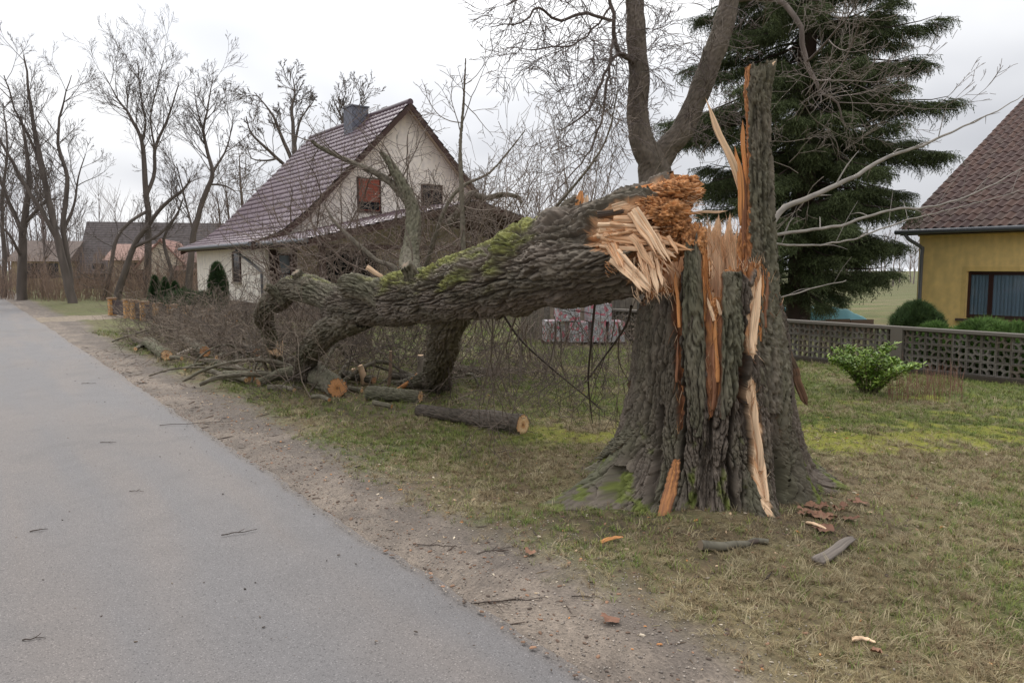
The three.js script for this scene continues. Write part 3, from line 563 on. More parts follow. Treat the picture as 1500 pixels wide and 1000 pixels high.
function sprout(o, pts, len, level, from) {
  if (level >= o.levels) return; const R = o.R, cnt = o.counts[level] * (0.75 + 0.5 * R());
  for (let k = 0; k < cnt; k++) {
    const t = from + (1 - from) * Math.pow((k + R()) / cnt, 0.8), f = t * (pts.length - 1), i = Math.min(pts.length - 2, Math.floor(f)), a = pts[i], b = pts[i + 1];
    const p = a[0].clone().lerp(b[0], f - i), d = b[0].clone().sub(a[0]).normalize(), pr = mix(a[1], b[1], f - i);
    const ang = o.spread * (0.6 + 0.8 * R()), side = randDir(R).cross(d).normalize();
    const nd = d.clone().multiplyScalar(Math.cos(ang)).addScaledVector(side, Math.sin(ang)).normalize();
    grow(o, p, nd, len * o.ratio * (1.15 - 0.55 * t) * (0.65 + 0.6 * R()), Math.max(o.minR, Math.min(pr * 0.72, pr * (0.45 + 0.3 * R()))), level + 1);
  }
}
// heavy limb with furrowed bark; ctrl = [Vector3, radius]; optional sawn or torn ends
function barkTube(g, ctrl, step, sides, k, o = {}) {
  const pts = spline(ctrl, step); let al = 0; const fr = frames(pts), rows = [];
  const green = o.green ?? 0.2, tint = o.tint || 1;
  for (let i = 0; i < pts.length; i++) {
    if (i) al += pts[i][0].distanceTo(pts[i - 1][0]);
    const [p, r] = pts[i], [, n, b] = fr[i], row = [];
    for (let s = 0; s < sides; s++) {
      const a = s / sides * 2 * Math.PI, c = Math.cos(a), q = Math.sin(a), lx = c * r + (o.seed || 0), lz = q * r;
      const rel = barkRelief(lx, al, lz, k, o.stretch || 5), n1 = fbm(lx * 4, al * 1.3, lz * 4, 3), n2 = noise(lx * 36, al * 16, lz * 36) + 0.5 * noise(lx * 85, al * 45, lz * 85);
      const dir = V3(n.x * c + b.x * q, n.y * c + b.y * q, n.z * c + b.z * q), lump = r * (0.15 * noise(lx * 2.2, al * 2.2, lz * 2.2) + 0.09 * noise(lx * 5, al * 4, lz * 5));
      let cc = barkColour(rel, n1, n2, clamp(green + 0.4 * n1), k);
      if (o.moss) { const m = sstep(0.1, 0.5, dir.y * 0.55 + 0.9 * fbm(lx * 5 + 2, al * 1.6, lz * 5, 3) + o.moss(al) - 0.30) * sstep(0.045, 0.015, -rel / k); cc = mixc(cc, mulc(mixc(MOSS_G, col(150, 146, 78), clamp(0.5 + n1)), 0.85 + 0.6 * n2 + 0.4 * n1), m * 0.8); }
      let rr = r + rel + lump; if (o.shape) { const sh = o.shape(al, a, rr, cc, lx, lz); rr = sh[0]; cc = sh[1]; }
      row.push(g.v(p.x + dir.x * rr, p.y + dir.y * rr, p.z + dir.z * rr, mulc(cc, tint)));
    }
    rows.push(row);
  }
  for (let i = 0; i < rows.length - 1; i++) for (let s = 0; s < sides; s++) { const s2 = (s + 1) % sides; g.q(rows[i][s], rows[i][s2], rows[i + 1][s2], rows[i + 1][s]); }
  return { rows, pts, fr };
}
const nowhere = new Geo();
function sawnFace(g, bt, end, pale) {                      // flat cut with rings, a rim of bark left round it
  const j = end ? bt.rows.length - 1 : 0, p = bt.pts[j][0], row = bt.rows[j], S = row.length, NR = 9; let prev = null;
  const ph = p.x * 7 + p.z * 3;
  for (let k = 0; k <= NR; k++) {
    const f = 1 - k / NR, cur = row.map((q, s) => {
      const ang = s / S * 6.283, n = noise(Math.cos(ang) * 2 * f + ph, Math.sin(ang) * 2 * f, 4), rg = 0.5 + 0.5 * Math.sin(f * 24 + n * 3);
      let c = mixc(pale, WOOD_ORANGE, clamp(0.15 + 0.5 * n + (f < 0.42 ? 0.5 : 0) + 0.15 * rg)); if (f < 0.13) c = mixc(c, WOOD_ROT, 0.8); if (f > 0.93) c = mixc(BARK_DARK, WOOD_RED, 0.3); else if (f > 0.83) c = mixc(c, WOOD_ORANGE, 0.5);
      return g.v(mix(p.x, g.p[q * 3] + g.off[0], f), mix(p.y, g.p[q * 3 + 1] + g.off[1], f), mix(p.z, g.p[q * 3 + 2] + g.off[2], f), mulc(c, 1 + 0.25 * noise(Math.cos(ang) * 9 * f, Math.sin(ang) * 9 * f, ph)));
    });
    if (prev) for (let s = 0; s < S; s++) { const s2 = (s + 1) % S; end ? g.q(prev[s], prev[s2], cur[s2], cur[s]) : g.q(prev[s2], prev[s], cur[s], cur[s2]); }
    prev = cur;
  }
}
// ───────────────────────── fallen trunk ─────────────────────────
const FALL = at(560, 440, 9.2); FALL.y = 0;
const fallen = thing('fallen_tree', 'huge fallen tree trunk with mossy furrowed bark, snapped from the stump', 'fallen tree', FALL.x, 0, FALL.z);
const F3 = (px, py, D) => at(px, py, D).sub(FALL);
{
  const ctrl = [[1024, 330, 5.80, 0.44], [985, 342, 5.92, 0.46], [940, 353, 6.05, 0.455], [880, 368, 6.3, 0.425], [800, 388, 6.75, 0.385], [720, 410, 7.4, 0.355], [640, 429, 8.25, 0.31], [575, 440, 9.1, 0.30], [520, 446, 9.85, 0.275], [492, 448, 10.3, 0.22], [478, 446, 10.5, 0.12]]
    .map(([px, py, D, r]) => [F3(px, py, D), r]);
  const g = new Geo(), deg = Math.PI / 180;
  const s0 = (a) => { const c = Math.cos(a), q = Math.sin(a); return 0.12 + 0.40 * Math.pow((1 - c) / 2, 1.2) + 0.10 * noise(c * 2.2, 1, q * 2.2) + 0.09 * noise(c * 6, 4, q * 6) + 0.05 * noise(c * 15, 2, q * 15) + 0.03 * noise(c * 40, 2, q * 40); };
  const wood = (al, a) => {                                // 0 bark … 1 bare wood: the torn flank that faces the road and the torn top
    const A1 = ((a / deg) + 360) % 360, n = 0.24 * noise(a * 3, al * 4, 2) + 0.14 * noise(a * 9, al * 9, 5);
    const flank = 1 - Math.hypot((al - 0.42) / 0.33, (A1 - 283) / 26) + n;
    const topw = 1 - Math.hypot((al - 0.30) / 0.34, (((A1 + 180) % 360) - 160) / 17) + n;
    const edge = (s0(a) + 0.07 + 0.08 * noise(a * 5, 3, 3) - al) * 9;
    return Math.max(sstep(0.0, 0.1, flank), sstep(0.0, 0.1, topw), sstep(0, 0.5, edge));
  };
  const bt = barkTube(g, ctrl, 0.0125, 270, 1.15, {
    seed: 3, green: 0.12, stretch: 4.5, moss: (al) => -0.2 + 0.62 * sstep(0.9, 1.8, al) * sstep(4.6, 2.6, al) + 0.28 * sstep(2.4, 3.5, al),
    shape: (al, a, rr, cc) => {
      const k = al < 1.1 ? wood(al, a) : 0;
      const swell = 0.05 * noise(a * 1.0, al * 1.1, 8) * (al < 1.8 ? 1 : 0.3) + 0.07 * Math.max(0, noise(al * 3.1, Math.cos(a) * 1.5, Math.sin(a) * 1.5 + 4)) * (al > 0.9 && al < 2.3 ? 1 : 0.2);
      rr += swell;
      if (k > 0) {                                          // torn wood lies in sheets along the grain, crumbling towards the end
        const fb = fibre(a * 0.4, al * 1.2) + 0.5 * noise(a * 75, al * 9, 6), sh = 3.2 * (noise(a * 6.5 + 0.6 * noise(al * 5, a * 3, 1), al * 1.7, 4) + 0.55 * noise(a * 17, al * 3.1, 9)), id = Math.floor(sh), fr = sh - id;
        const tone = noise(id * 3.7, 1.3, 2), rot = sstep(0.34, 0.12, al) * (0.55 + 0.45 * Math.cos(a)) + sstep(0.15, 0.5, noise(a * 4, al * 5, 3)) * 0.5, cr = fbm(a * 16, al * 22, 2, 3);
        rr = mix(rr, rr - 0.065 + 0.028 * id + 0.012 * fr + 0.012 * fb + rot * (0.10 * cr + 0.05 * Math.round(3 * noise(a * 9, al * 12, 8)) / 3), k);
        let wc = mixc(WOOD_PALE, WOOD_ORANGE, clamp(0.35 + 0.9 * tone)); wc = mixc(wc, mixc(WOOD_ORANGE, WOOD_ROT, clamp(0.5 + cr)), clamp(rot));
        cc = mixc(cc, mulc(wc, clamp(1 + 0.5 * fb + 0.3 * cr * rot, 0.45, 1.4)), sstep(0.3, 0.5, k));
      }
      return [rr, cc];
    },
  });
  // pull the first rows back to the torn outline, then close the end with crumbling wood
  const S = 270; let al = 0; const als = bt.pts.map((p, i) => (al += i ? p[0].distanceTo(bt.pts[i - 1][0]) : 0));
  const NB = als.findIndex((x) => x > 1.1), keep = g.p.slice(0, NB * S * 3);
  for (let i = 0; i < NB; i++) for (let s = 0; s < S; s++) {
    const a = s / S * 2 * Math.PI, st = s0(a), target = mix(st, als[NB], i / NB);   // redistribute rows between the torn edge and row NB
    let j = als.findIndex((x) => x >= target); if (j < 1) j = 1; if (j > NB) j = NB;
    const f = clamp((target - als[j - 1]) / (als[j] - als[j - 1])), src = (q, m) => (q < NB ? keep[(q * S + s) * 3 + m] : g.p[(q * S + s) * 3 + m]);
    for (let m = 0; m < 3; m++) g.p[(i * S + s) * 3 + m] = mix(src(j - 1, m), src(j, m), f);
    const kc = wood(target, a), A1 = a;                     // colour follows the true position
    if (i < NB) { const o = (i * S + s) * 3; const jj = j * S + s; if (!g.c0) g.c0 = g.c.slice(0, NB * S * 3); for (let m = 0; m < 3; m++) g.c[o + m] = j < NB ? g.c0[jj * 3 + m] : g.c[jj * 3 + m]; }
  }
  mesh('bark', g.build(), vmat(0.92), fallen);
  const w = new Geo(), K = 46; let prev = null;
  const c0 = bt.pts[0][0], tdir = bt.fr[4][0];
  for (let k = 0; k <= K; k++) {
    const f = 1 - k / K, row = [];
    for (let s = 0; s < S; s += 2) {
      const a = s / S * 2 * Math.PI, o = s * 3, st = s0(a), deep = mix(0.38, st, Math.pow(f, 0.6));
      const ax = c0.clone().addScaledVector(tdir, deep), e = V3(g.p[o], g.p[o + 1], g.p[o + 2]).sub(c0.clone().addScaledVector(tdir, st));
      const X = Math.cos(a) * f, Y = Math.sin(a) * f, n = fbm(X * 3.2, Y * 3.2, 6, 4), n2 = noise(X * 17, Y * 17, 2), n3 = noise(X * 38, Y * 38, 8);
      const P = ax.add(e.multiplyScalar(f)).addScaledVector(tdir, k ? -0.26 * n * Math.sqrt(1 - f * f * f) - 0.07 * n2 - 0.03 * n3 : 0);
      const hole = sstep(0.1, 0.4, -n); row.push(w.v(P.x, P.y, P.z, mulc(mixc(mixc(WOOD_ORANGE, WOOD_PALE, clamp(0.7 * n + 0.3 * n2)), WOOD_ROT, clamp(hole + 0.5 * n3)), clamp(1 + 0.4 * n3 + 0.25 * n2, 0.5, 1.4))));
    }
    if (prev) for (let i = 0; i < row.length; i++) { const j = (i + 1) % row.length; w.q(prev[i], row[i], row[j], prev[j]); }
    prev = row;
  }
  mesh('torn_wood', w.build(), vmat(0.9), fallen);
  // torn splinters [px0,py0,D0,px1,py1,D1,width,colour]
  const R = rng(8), Fc = V3(-0.15, 0.1, 1).normalize();
  const put = (x0, y0, d0, x1, y1, d1, wd, c, th = 0.03, bend = 0.02) => { const q = new Geo(); shard(q, F3(x0, y0, d0), F3(x1, y1, d1), wd, th, Fc, c, R, wd > 0.05 ? 0.3 : 0.1, bend); mesh('splinter', q.build(), vmat(0.8), fallen); };
  const PO = mixc(WOOD_PALE, WOOD_ORANGE, 0.35);
  for (const a of [
    [880, 337, 5.80, 974, 336, 5.60, 0.11, WOOD_PALE], [884, 352, 5.79, 962, 362, 5.56, 0.12, PO], [900, 323, 5.76, 962, 318, 5.62, 0.06, PO], [928, 310, 5.66, 977, 386, 5.44, 0.10, WOOD_PALE], [924, 345, 5.64, 960, 394, 5.5, 0.06, PO],
    [895, 360, 5.72, 914, 398, 5.58, 0.085, PO, 0.06], [902, 376, 5.68, 962, 436, 5.42, 0.11, WOOD_PALE], [938, 368, 5.6, 954, 430, 5.46, 0.05, PO], [950, 370, 5.58, 964, 432, 5.44, 0.05, WOOD_PALE], [961, 380, 5.56, 971, 420, 5.46, 0.03, WOOD_PALE],
    [898, 306, 5.78, 985, 277, 5.76, 0.06, WOOD_PALE], [922, 302, 5.76, 1000, 287, 5.7, 0.05, PO], [930, 286, 5.82, 1002, 263, 5.84, 0.045, WOOD_ORANGE], [900, 292, 5.86, 955, 270, 5.9, 0.05, WOOD_ORANGE],
    [872, 300, 5.95, 935, 283, 5.86, 0.05, BARK_B, 0.05], [876, 314, 5.86, 966, 299, 5.70, 0.05, BARK_B, 0.05], [1000, 315, 5.85, 1062, 309, 5.8, 0.02, WOOD_PALE, 0.015]]) {
    if (a[6] < 0.08) { put(...a); continue; }               // a wide tongue is torn into strips of unequal length
    const dx = a[3] - a[0], dy = a[4] - a[1], l = Math.hypot(dx, dy), ox = -dy / l * a[6] / 4 * FPX / a[2], oy = dx / l * a[6] / 4 * FPX / a[2];
    for (let j = -1.5; j <= 1.5; j++) { const e = 0.72 + 0.34 * R(), s = -0.06 * R(); put(a[0] + ox * j + dx * s, a[1] + oy * j + dy * s, a[2] + 0.01 * j, a[0] + ox * j * 0.7 + dx * e + 3 * (R() - 0.5), a[1] + oy * j * 0.7 + dy * e + 3 * (R() - 0.5), a[5] + 0.02 * (R() - 0.5), a[6] * (0.26 + 0.12 * R()), mixc(a[7], R() < 0.5 ? WOOD_ORANGE : WOOD_PALE, 0.5 * R()), 0.028, 0.02 * (R() - 0.2)); }
  }
  for (const [px, py, D, rx, ry, rz, sd] of [[992, 283, 5.74, 0.17, 0.085, 0.14, 1], [1004, 272, 5.82, 0.11, 0.07, 0.12, 2], [978, 312, 5.68, 0.16, 0.09, 0.12, 4], [994, 334, 5.7, 0.10, 0.08, 0.12, 6], [985, 362, 5.72, 0.08, 0.10, 0.10, 8], [960, 298, 5.72, 0.13, 0.05, 0.1, 10]]) mesh('rotten_wood', crumble(F3(px, py, D), rx, ry, rz, sd), vmat(0.95), fallen);
  for (let k = 0; k < 26; k++) {                            // fine fibres in the tear
    const x = 890 + R() * 90, y = 320 + R() * 85 * (1 - (x - 890) / 200), L = 18 + 38 * R(), an = (R() * 0.9 - 0.1) * (x > 930 ? 1.4 : 0.6);
    put(x, y, 5.72 - (x - 890) / 90 * 0.14, x + L * Math.cos(an), y + L * Math.sin(an), 5.62 - (x - 890) / 90 * 0.12, 0.012 + 0.02 * R(), mixc(WOOD_PALE, WOOD_ORANGE, R() * 0.7), 0.01, 0.015 * (R() - 0.4));
  }
  for (let k = 0; k < 10; k++) {                            // crumbs on the torn top
    const x = 945 + R() * 80, y = 272 + R() * 70, L = 8 + 18 * R(), an = R() * 6.28;
    put(x, y, 5.72 + 0.05 * R(), x + L * Math.cos(an), y + L * Math.sin(an) * 0.6, 5.7, 0.02 + 0.03 * R(), mixc(WOOD_ORANGE, WOOD_ROT, R()), 0.025, 0.01);
  }
  { const q = new Geo(); for (let k = 0; k < 620; k++) { const x = 885 + 135 * R(), y = mix(335, 275, (x - 885) / 135) + 70 * R() * (x < 975 ? 1 : 0.6), D = 5.72 - (x - 885) / 135 * 0.1; strand(q, R, F3(x, y, D), V3(0.8, x < 950 ? -0.45 : 0.1, 0.35).normalize(), 0.03 + 0.10 * R() * R(), 0.0014 + 0.002 * R(), [WOOD_PALE, PO, WOOD_ORANGE][Math.floor(R() * 3)]); }
    for (let k = 0; k < 120; k++) { const x = 925 + 48 * R(), y = 375 + 58 * R(); strand(q, R, F3(x, y, 5.5), V3(0.3, -1, 0.2).normalize(), 0.04 + 0.08 * R(), 0.0015 + 0.0015 * R(), WOOD_PALE); } stuff(mesh('fibres', q.build(), vmat(0.85), fallen)); }
  put(846, 318, 6.35, 852, 280, 6.35, 0.08, WOOD_ORANGE, 0.06); put(853, 316, 6.33, 861, 286, 6.33, 0.05, WOOD_PALE, 0.05);
  // snapped branch collar on top of the trunk and other stubs
  const limb = (pts, sides, k, o = {}, label) => { const q = new Geo(), b = barkTube(q, pts.map(([px, py, D, r]) => [F3(px, py, D), r]), o.step || 0.02, sides, k, o); if (o.cut) { sawnFace(q, b, 1, o.cut); } else { const [p] = b.pts[b.pts.length - 1], row = b.rows[b.rows.length - 1], m = q.v(p.x, p.y, p.z, o.endc || BARK_B); for (let s = 0; s < row.length; s++) q.t(row[s], row[(s + 1) % row.length], m); } const me = mesh('limb', q.build(), vmat(0.92), fallen); if (label) tag(me, label); return b; };
  limb([[835, 345, 6.5, 0.17], [838, 318, 6.45, 0.15], [848, 300, 6.4, 0.11], [853, 292, 6.38, 0.08]], 60, 0.9, { seed: 9, step: 0.012, endc: WOOD_ORANGE }, 'broken branch collar on top of the trunk');
  const mossL = { moss: () => -0.02, green: 0.35 };
  limb([[520, 446, 9.85, 0.22], [492, 440, 10.2, 0.215], [468, 427, 10.5, 0.195], [446, 423, 10.75, 0.2], [424, 424, 11.0, 0.175], [408, 438, 11.2, 0.18], [392, 448, 11.4, 0.15], [384, 462, 11.6, 0.14], [388, 474, 11.8, 0.12]], 140, 0.95, { ...mossL, seed: 14, step: 0.012 }, 'mossy limb arching over the pile');
  limb([[386, 456, 11.7, 0.13], [394, 490, 12.0, 0.115], [402, 520, 12.3, 0.12], [411, 556, 12.5, 0.12]], 70, 0.6, { seed: 17, green: 0.55 }, 'grey green limb standing down to the ground');
  limb([[566, 436, 9.0, 0.2], [540, 425, 9.1, 0.165], [518, 418, 9.2, 0.15], [504, 420, 9.3, 0.13]], 90, 0.9, { ...mossL, seed: 21, step: 0.014 }, 'short mossy stub on the trunk');
  for (const q of [[[448, 424, 10.7, 0.13], [440, 408, 10.7, 0.085], [433, 398, 10.65, 0.07]], [[610, 420, 8.4, 0.14], [600, 398, 8.3, 0.09], [592, 388, 8.25, 0.075]], [[416, 440, 11.0, 0.1], [400, 426, 10.9, 0.07], [388, 420, 10.8, 0.05]]]) limb(q, 48, 0.7, { seed: q[0][0], green: 0.3, endc: WOOD_GREY }, 'snapped stub of a side branch');
  limb([[530, 458, 9.75, 0.24], [500, 472, 10.0, 0.2], [472, 492, 10.4, 0.19], [455, 512, 10.9, 0.17], [446, 538, 11.4, 0.16], [440, 560, 11.7, 0.15]], 100, 0.95, { seed: 24, step: 0.014, green: 0.3 }, 'lower limb propped on the ground');
  limb([[668, 425, 8.0, 0.2], [666, 455, 8.4, 0.22], [655, 485, 8.8, 0.2], [648, 515, 9.4, 0.19], [640, 545, 10.3, 0.2], [640, 566, 11.2, 0.22]], 100, 0.95, { seed: 28, step: 0.014 }, 'thick dark limb under the trunk');
  limb([[640, 545, 10.6, 0.14], [610, 560, 10.9, 0.11], [585, 565, 11.4, 0.1], [560, 562, 11.9, 0.07]], 50, 0.7, { seed: 30 });
  // limbs that stand up from the far side
  const up1 = limb([[610, 420, 9.8, 0.16], [600, 385, 10.6, 0.135], [604, 345, 11, 0.115], [605, 310, 11.2, 0.105], [592, 275, 11.3, 0.095], [578, 250, 11.4, 0.075], [566, 232, 11.5, 0.055], [556, 222, 11.5, 0.02]], 44, 0.5, { seed: 33, green: 0.45 }, 'limb standing up before the gable');
  const up2 = limb([[600, 300, 11.2, 0.06], [575, 270, 11.4, 0.055], [548, 252, 11.6, 0.05], [520, 240, 11.8, 0.045], [490, 226, 12, 0.04], [466, 214, 12.1, 0.035], [456, 205, 12.1, 0.028]], 24, 0.4, { seed: 36 }, 'limb reaching over the tiled roof');
  const up3 = limb([[680, 400, 9.5, 0.035], [678, 340, 9.7, 0.033], [676, 270, 9.8, 0.03], [674, 215, 9.9, 0.025], [679, 150, 10, 0.018], [682, 85, 10, 0.008]], 14, 0.2, { seed: 39 }, 'slender upright shoot');
  const up4 = limb([[655, 330, 12.4, 0.07], [680, 300, 12.4, 0.065], [690, 284, 12.4, 0.055], [712, 290, 12.3, 0.05], [735, 285, 12.3, 0.045], [757, 288, 12.3, 0.035], [764, 298, 12.3, 0.02]], 20, 0.35, { seed: 41 }, 'bare limb poking out to the right');
  const up5 = limb([[558, 470, 11.3, 0.05], [580, 400, 11.3, 0.045], [550, 380, 11.5, 0.04], [515, 350, 11.8, 0.035], [490, 325, 12, 0.025], [475, 300, 12.2, 0.012]], 12, 0.25, { seed: 43 });
  limb([[600, 480, 11.5, 0.05], [655, 300, 11, 0.03], [720, 250, 11.2, 0.02], [770, 190, 11.4, 0.008]], 10, 0.2, { seed: 45 });
  limb([[700, 430, 9, 0.03], [790, 330, 8.8, 0.022], [880, 220, 8.6, 0.014], [905, 130, 8.5, 0.006]], 10, 0.2, { seed: 47 });
  { const q = new Geo(); shard(q, F3(537, 391, 10.8), F3(566, 410, 10.8), 0.07, 0.04, Fc, WOOD_PALE, R, 0.5, 0.01); mesh('splinter', q.build(), vmat(0.8), fallen); }
  { const q = new Geo(); for (const [x0, y0, x1, y1] of [[402, 520, 396, 500], [406, 522, 405, 498], [411, 520, 414, 499], [398, 518, 390, 508]]) shard(q, F3(x0, y0, 12.1), F3(x1, y1, 12.08), 0.06, 0.03, Fc, WOOD_PALE, R, 0.3, 0.01); mesh('splinter', q.build(), vmat(0.8), fallen); }
  // thin boughs and twigs of the crown
  const TW = col(106, 93, 82), tw = new Geo(), RR = rng(501);
  const o = { R: RR, crown: tw, trunk: tw, colour: TW, minR: 0.0032, up: 0.02, wig: 0.22, levels: 3, spread: 0.85, ratio: 0.5, counts: [7, 4, 3, 0], taper: 0.25, minSeg: 0.07 };
  for (const [b, L, cnt] of [[up1, 1.1, 12], [up2, 0.9, 14], [up3, 0.8, 14], [up4, 0.7, 12], [up5, 0.9, 9]]) { const P = b.pts; for (let k = 0; k < cnt; k++) { const i = Math.floor(P.length * (0.15 + 0.84 * RR())), p = P[i], q = P[Math.min(P.length - 1, i + 1)][0].clone().sub(P[i - 1][0]).normalize(); grow(o, p[0].clone(), q.multiplyScalar(0.5).add(randDir(RR)).normalize(), L * (0.5 + 0.8 * RR()), Math.min(0.012, p[1] * 0.4), 1); } }
  // tangled crown behind and above the trunk
  for (let k = 0; k < 200; k++) {
    const x = 400 + 350 * RR(), y = 480 - 165 * Math.pow(RR(), 1.4), D = 11.2 + 4.2 * RR(); if (y < 300 + Math.abs(x - 620) * 0.15) continue;
    const p = F3(x, y, D); if (p.y < 0.1) p.y = 0.1;
    grow({ ...o, colour: mixc(TW, col(122, 106, 94), RR()) }, p, V3(RR() - 0.55, 0.15 + 0.75 * RR(), RR() - 0.5).normalize(), 0.9 + 0.9 * RR(), 0.007 + 0.009 * RR(), 1);
  }
  // rods and twigs under the trunk towards the lawn
  for (let k = 0; k < 60; k++) {
    const x = 690 + 250 * RR(), D = 7 + 4.5 * RR(), p = F3(x, 462 + 40 * RR() * RR(), D);
    grow({ ...o, up: -0.03, colour: TW, levels: 3, counts: [0, 4, 3, 0] }, p, V3(RR() - 0.5, -0.7, RR() - 0.5).normalize(), 0.5 + 0.8 * RR(), 0.005 + 0.005 * RR(), 1);
  }
  // upright suckers over the trunk, before the sky
  for (let k = 0; k < 34; k++) {
    const x = 640 + 290 * RR(), D = 8.2 + 3 * RR(), p = F3(x, mix(400, 330, (x - 640) / 290), D);
    grow({ ...o, up: 0.05, wig: 0.13, colour: mixc(TW, col(130, 116, 104), 0.5), minR: 0.0026 }, p, V3((RR() - 0.35) * 0.8, 1, (RR() - 0.5) * 0.6).normalize(), 0.7 + 1.0 * RR(), 0.006 + 0.004 * RR(), 1);
  }
  stuff(mesh('twigs', tw.build(), vmat(0.85), fallen));

}
// long bent rods hanging from the trunk
{
  const rods = [[[[738, 462, 7.6, 0.012], [765, 500, 7.7, 0.011], [815, 545, 7.9, 0.010], [870, 590, 8.2, 0.007], [878, 600, 8.2, 0.004]], 'long dark rod slanting down to the lawn'], [[[872, 440, 6.6, 0.012], [866, 500, 6.9, 0.011], [862, 560, 7.2, 0.010], [868, 620, 7.5, 0.004]], 'upright dark rod beside the grey pallets'], [[[925, 448, 6.5, 0.012], [915, 480, 6.8, 0.011], [880, 530, 7.4, 0.009], [858, 560, 7.9, 0.007]], 'bent rod below the splintered end'], [[[655, 480, 8.9, 0.012], [655, 520, 9.3, 0.011], [660, 575, 9.8, 0.010]], 'straight rod beside the thick limb']];
  for (const [pts, lab] of rods) {
    const q = new Geo(), path = spline(pts.map(([px, py, D, r]) => [F3(px, py, D), r]), 0.05), R = rng(pts[0][0]);
    tube(q, path, 6, col(70, 60, 54));
    for (let k = 0; k < 12; k++) { const i = 2 + Math.floor(R() * (path.length - 3)); grow({ R, crown: q, trunk: q, colour: col(78, 66, 58), minR: 0.0025, up: -0.02, wig: 0.2, levels: 2, spread: 0.8, ratio: 0.5, counts: [0, 4, 0], taper: 0.3, minSeg: 0.06 }, path[i][0], randDir(R).add(V3(0, -0.4, 0)).normalize(), 0.2 + 0.5 * R(), 0.004, 1); }
    tag(mesh('rod', q.build(), vmat(0.85), fallen), lab);
  }
}
// ───────────────────────── sawn logs ─────────────────────────
function log(label, a, b, r0, r1, faces, o = {}) {          // a, b: [px, py(ground contact)]; the log lies on the ground
  const A0 = gnd(a[0], a[1]), B0 = gnd(b[0], b[1]); A0.y = gh(A0.x, A0.z) + r0 * 0.86 + (a[2] || 0); B0.y = gh(B0.x, B0.z) + r1 * 0.86 + (b[2] || 0);
  const base = A0.clone().lerp(B0, 0.5); base.y = 0;
  const t = thing('log', label, 'log', base.x, 0, base.z, 0, 'sawn logs below the fallen trunk');
  const mid = A0.clone().lerp(B0, 0.5).add(V3(o.bx || 0, o.by || 0, o.bz || 0));
  const g = new Geo(); const cs = [[A0, r0], [A0.clone().lerp(mid, 0.55), r0 * 0.98], [mid, (r0 + r1) / 2], [mid.clone().lerp(B0, 0.5), r1 * 1.02], [B0, r1]].map(([p, r]) => [p.clone().sub(base), r]);
  const bt = barkTube(g, cs, r0 < 0.06 ? 0.022 : 0.014, r0 < 0.06 ? 24 : 56, Math.min(0.6, r0 * 4), { seed: a[0], green: o.green ?? 0.25, tint: o.tint || 1 });
  mesh('bark', g.build(), vmat(0.92), t);
  [0, 1].forEach((e) => { const f = new Geo(), src = bt.rows[e ? bt.rows.length - 1 : 0]; f.p = src.flatMap((q) => [g.p[q * 3], g.p[q * 3 + 1], g.p[q * 3 + 2]]); f.c = src.flatMap(() => [0.1, 0.08, 0.06]); const row = src.map((_, i) => i); sawnFace(f, { rows: [row, row], pts: [bt.pts[0], bt.pts[bt.pts.length - 1]] }, e, faces[e]); mesh('cut_face', f.build(), vmat(0.8), t); });
  return t;
}
const FRESH = col(236, 202, 158), ORNG = col(214, 158, 108), DULL = col(150, 128, 104);
log('long dark barked log lying alone on the straw grass', [614, 612], [766, 638], 0.075, 0.115, [DULL, FRESH], { tint: 0.72, green: 0 });
log('grey green log with a pale cut end and a knot stub', [538, 586], [616, 591], 0.10, 0.085, [ORNG, FRESH], { green: 0.5 });
log('thick short log with an orange cut face towards the road', [466, 566], [494, 582], 0.17, 0.15, [DULL, ORNG], { green: 0.5 });
log('curved grey log ending in a round orange cut', [378, 566], [440, 558], 0.07, 0.115, [DULL, ORNG], { green: 0.55, by: 0.05 });
log('curved log with a yellow cut beside the curved grey log', [328, 558], [368, 560], 0.09, 0.10, [DULL, ORNG], { green: 0.5 });
log('short greenish log with a pale cut lying by the road end of the pile', [216, 508], [244, 528], 0.13, 0.12, [DULL, FRESH], { green: 0.6 });
log('log poking out of the twigs with a small round orange cut', [268, 512, 0.15], [301, 530, 0.1], 0.10, 0.105, [DULL, ORNG], { green: 0.3 });
log('dark log in the twigs behind the standing limb', [350, 514, 0.1], [377, 530, 0.1], 0.08, 0.085, [DULL, ORNG], { tint: 0.7 });
log('long pale grey bough lying curved on the lawn beyond the trunk', [655, 550], [770, 546], 0.10, 0.05, [DULL, DULL], { green: 0.2, bz: 0.25 });
log('thin log sticking out of the twigs towards the driveway', [196, 503, 0.05], [222, 512, 0.04], 0.06, 0.065, [DULL, FRESH], { green: 0.3 });
log('slim grey log beside the log with a small round cut', [300, 533], [338, 541], 0.06, 0.065, [DULL, ORNG], { green: 0.4 });
log('slim log with a fresh pale cut in front of the standing limb', [402, 546, 0.08], [432, 538, 0.1], 0.055, 0.06, [DULL, FRESH], { green: 0.2 });
log('dark slim log half buried between the thick short log and the knotty log', [500, 560, 0.06], [548, 566, 0.04], 0.07, 0.06, [DULL, DULL], { tint: 0.8 });
log('thin forked bough end lying behind the knotty log', [575, 560, 0.05], [640, 572, 0.02], 0.05, 0.045, [DULL, ORNG], { tint: 0.8, by: 0.06 });
log('short stick of wood in front of the curved grey log', [392, 571], [416, 571], 0.045, 0.04, [DULL, DULL], {});
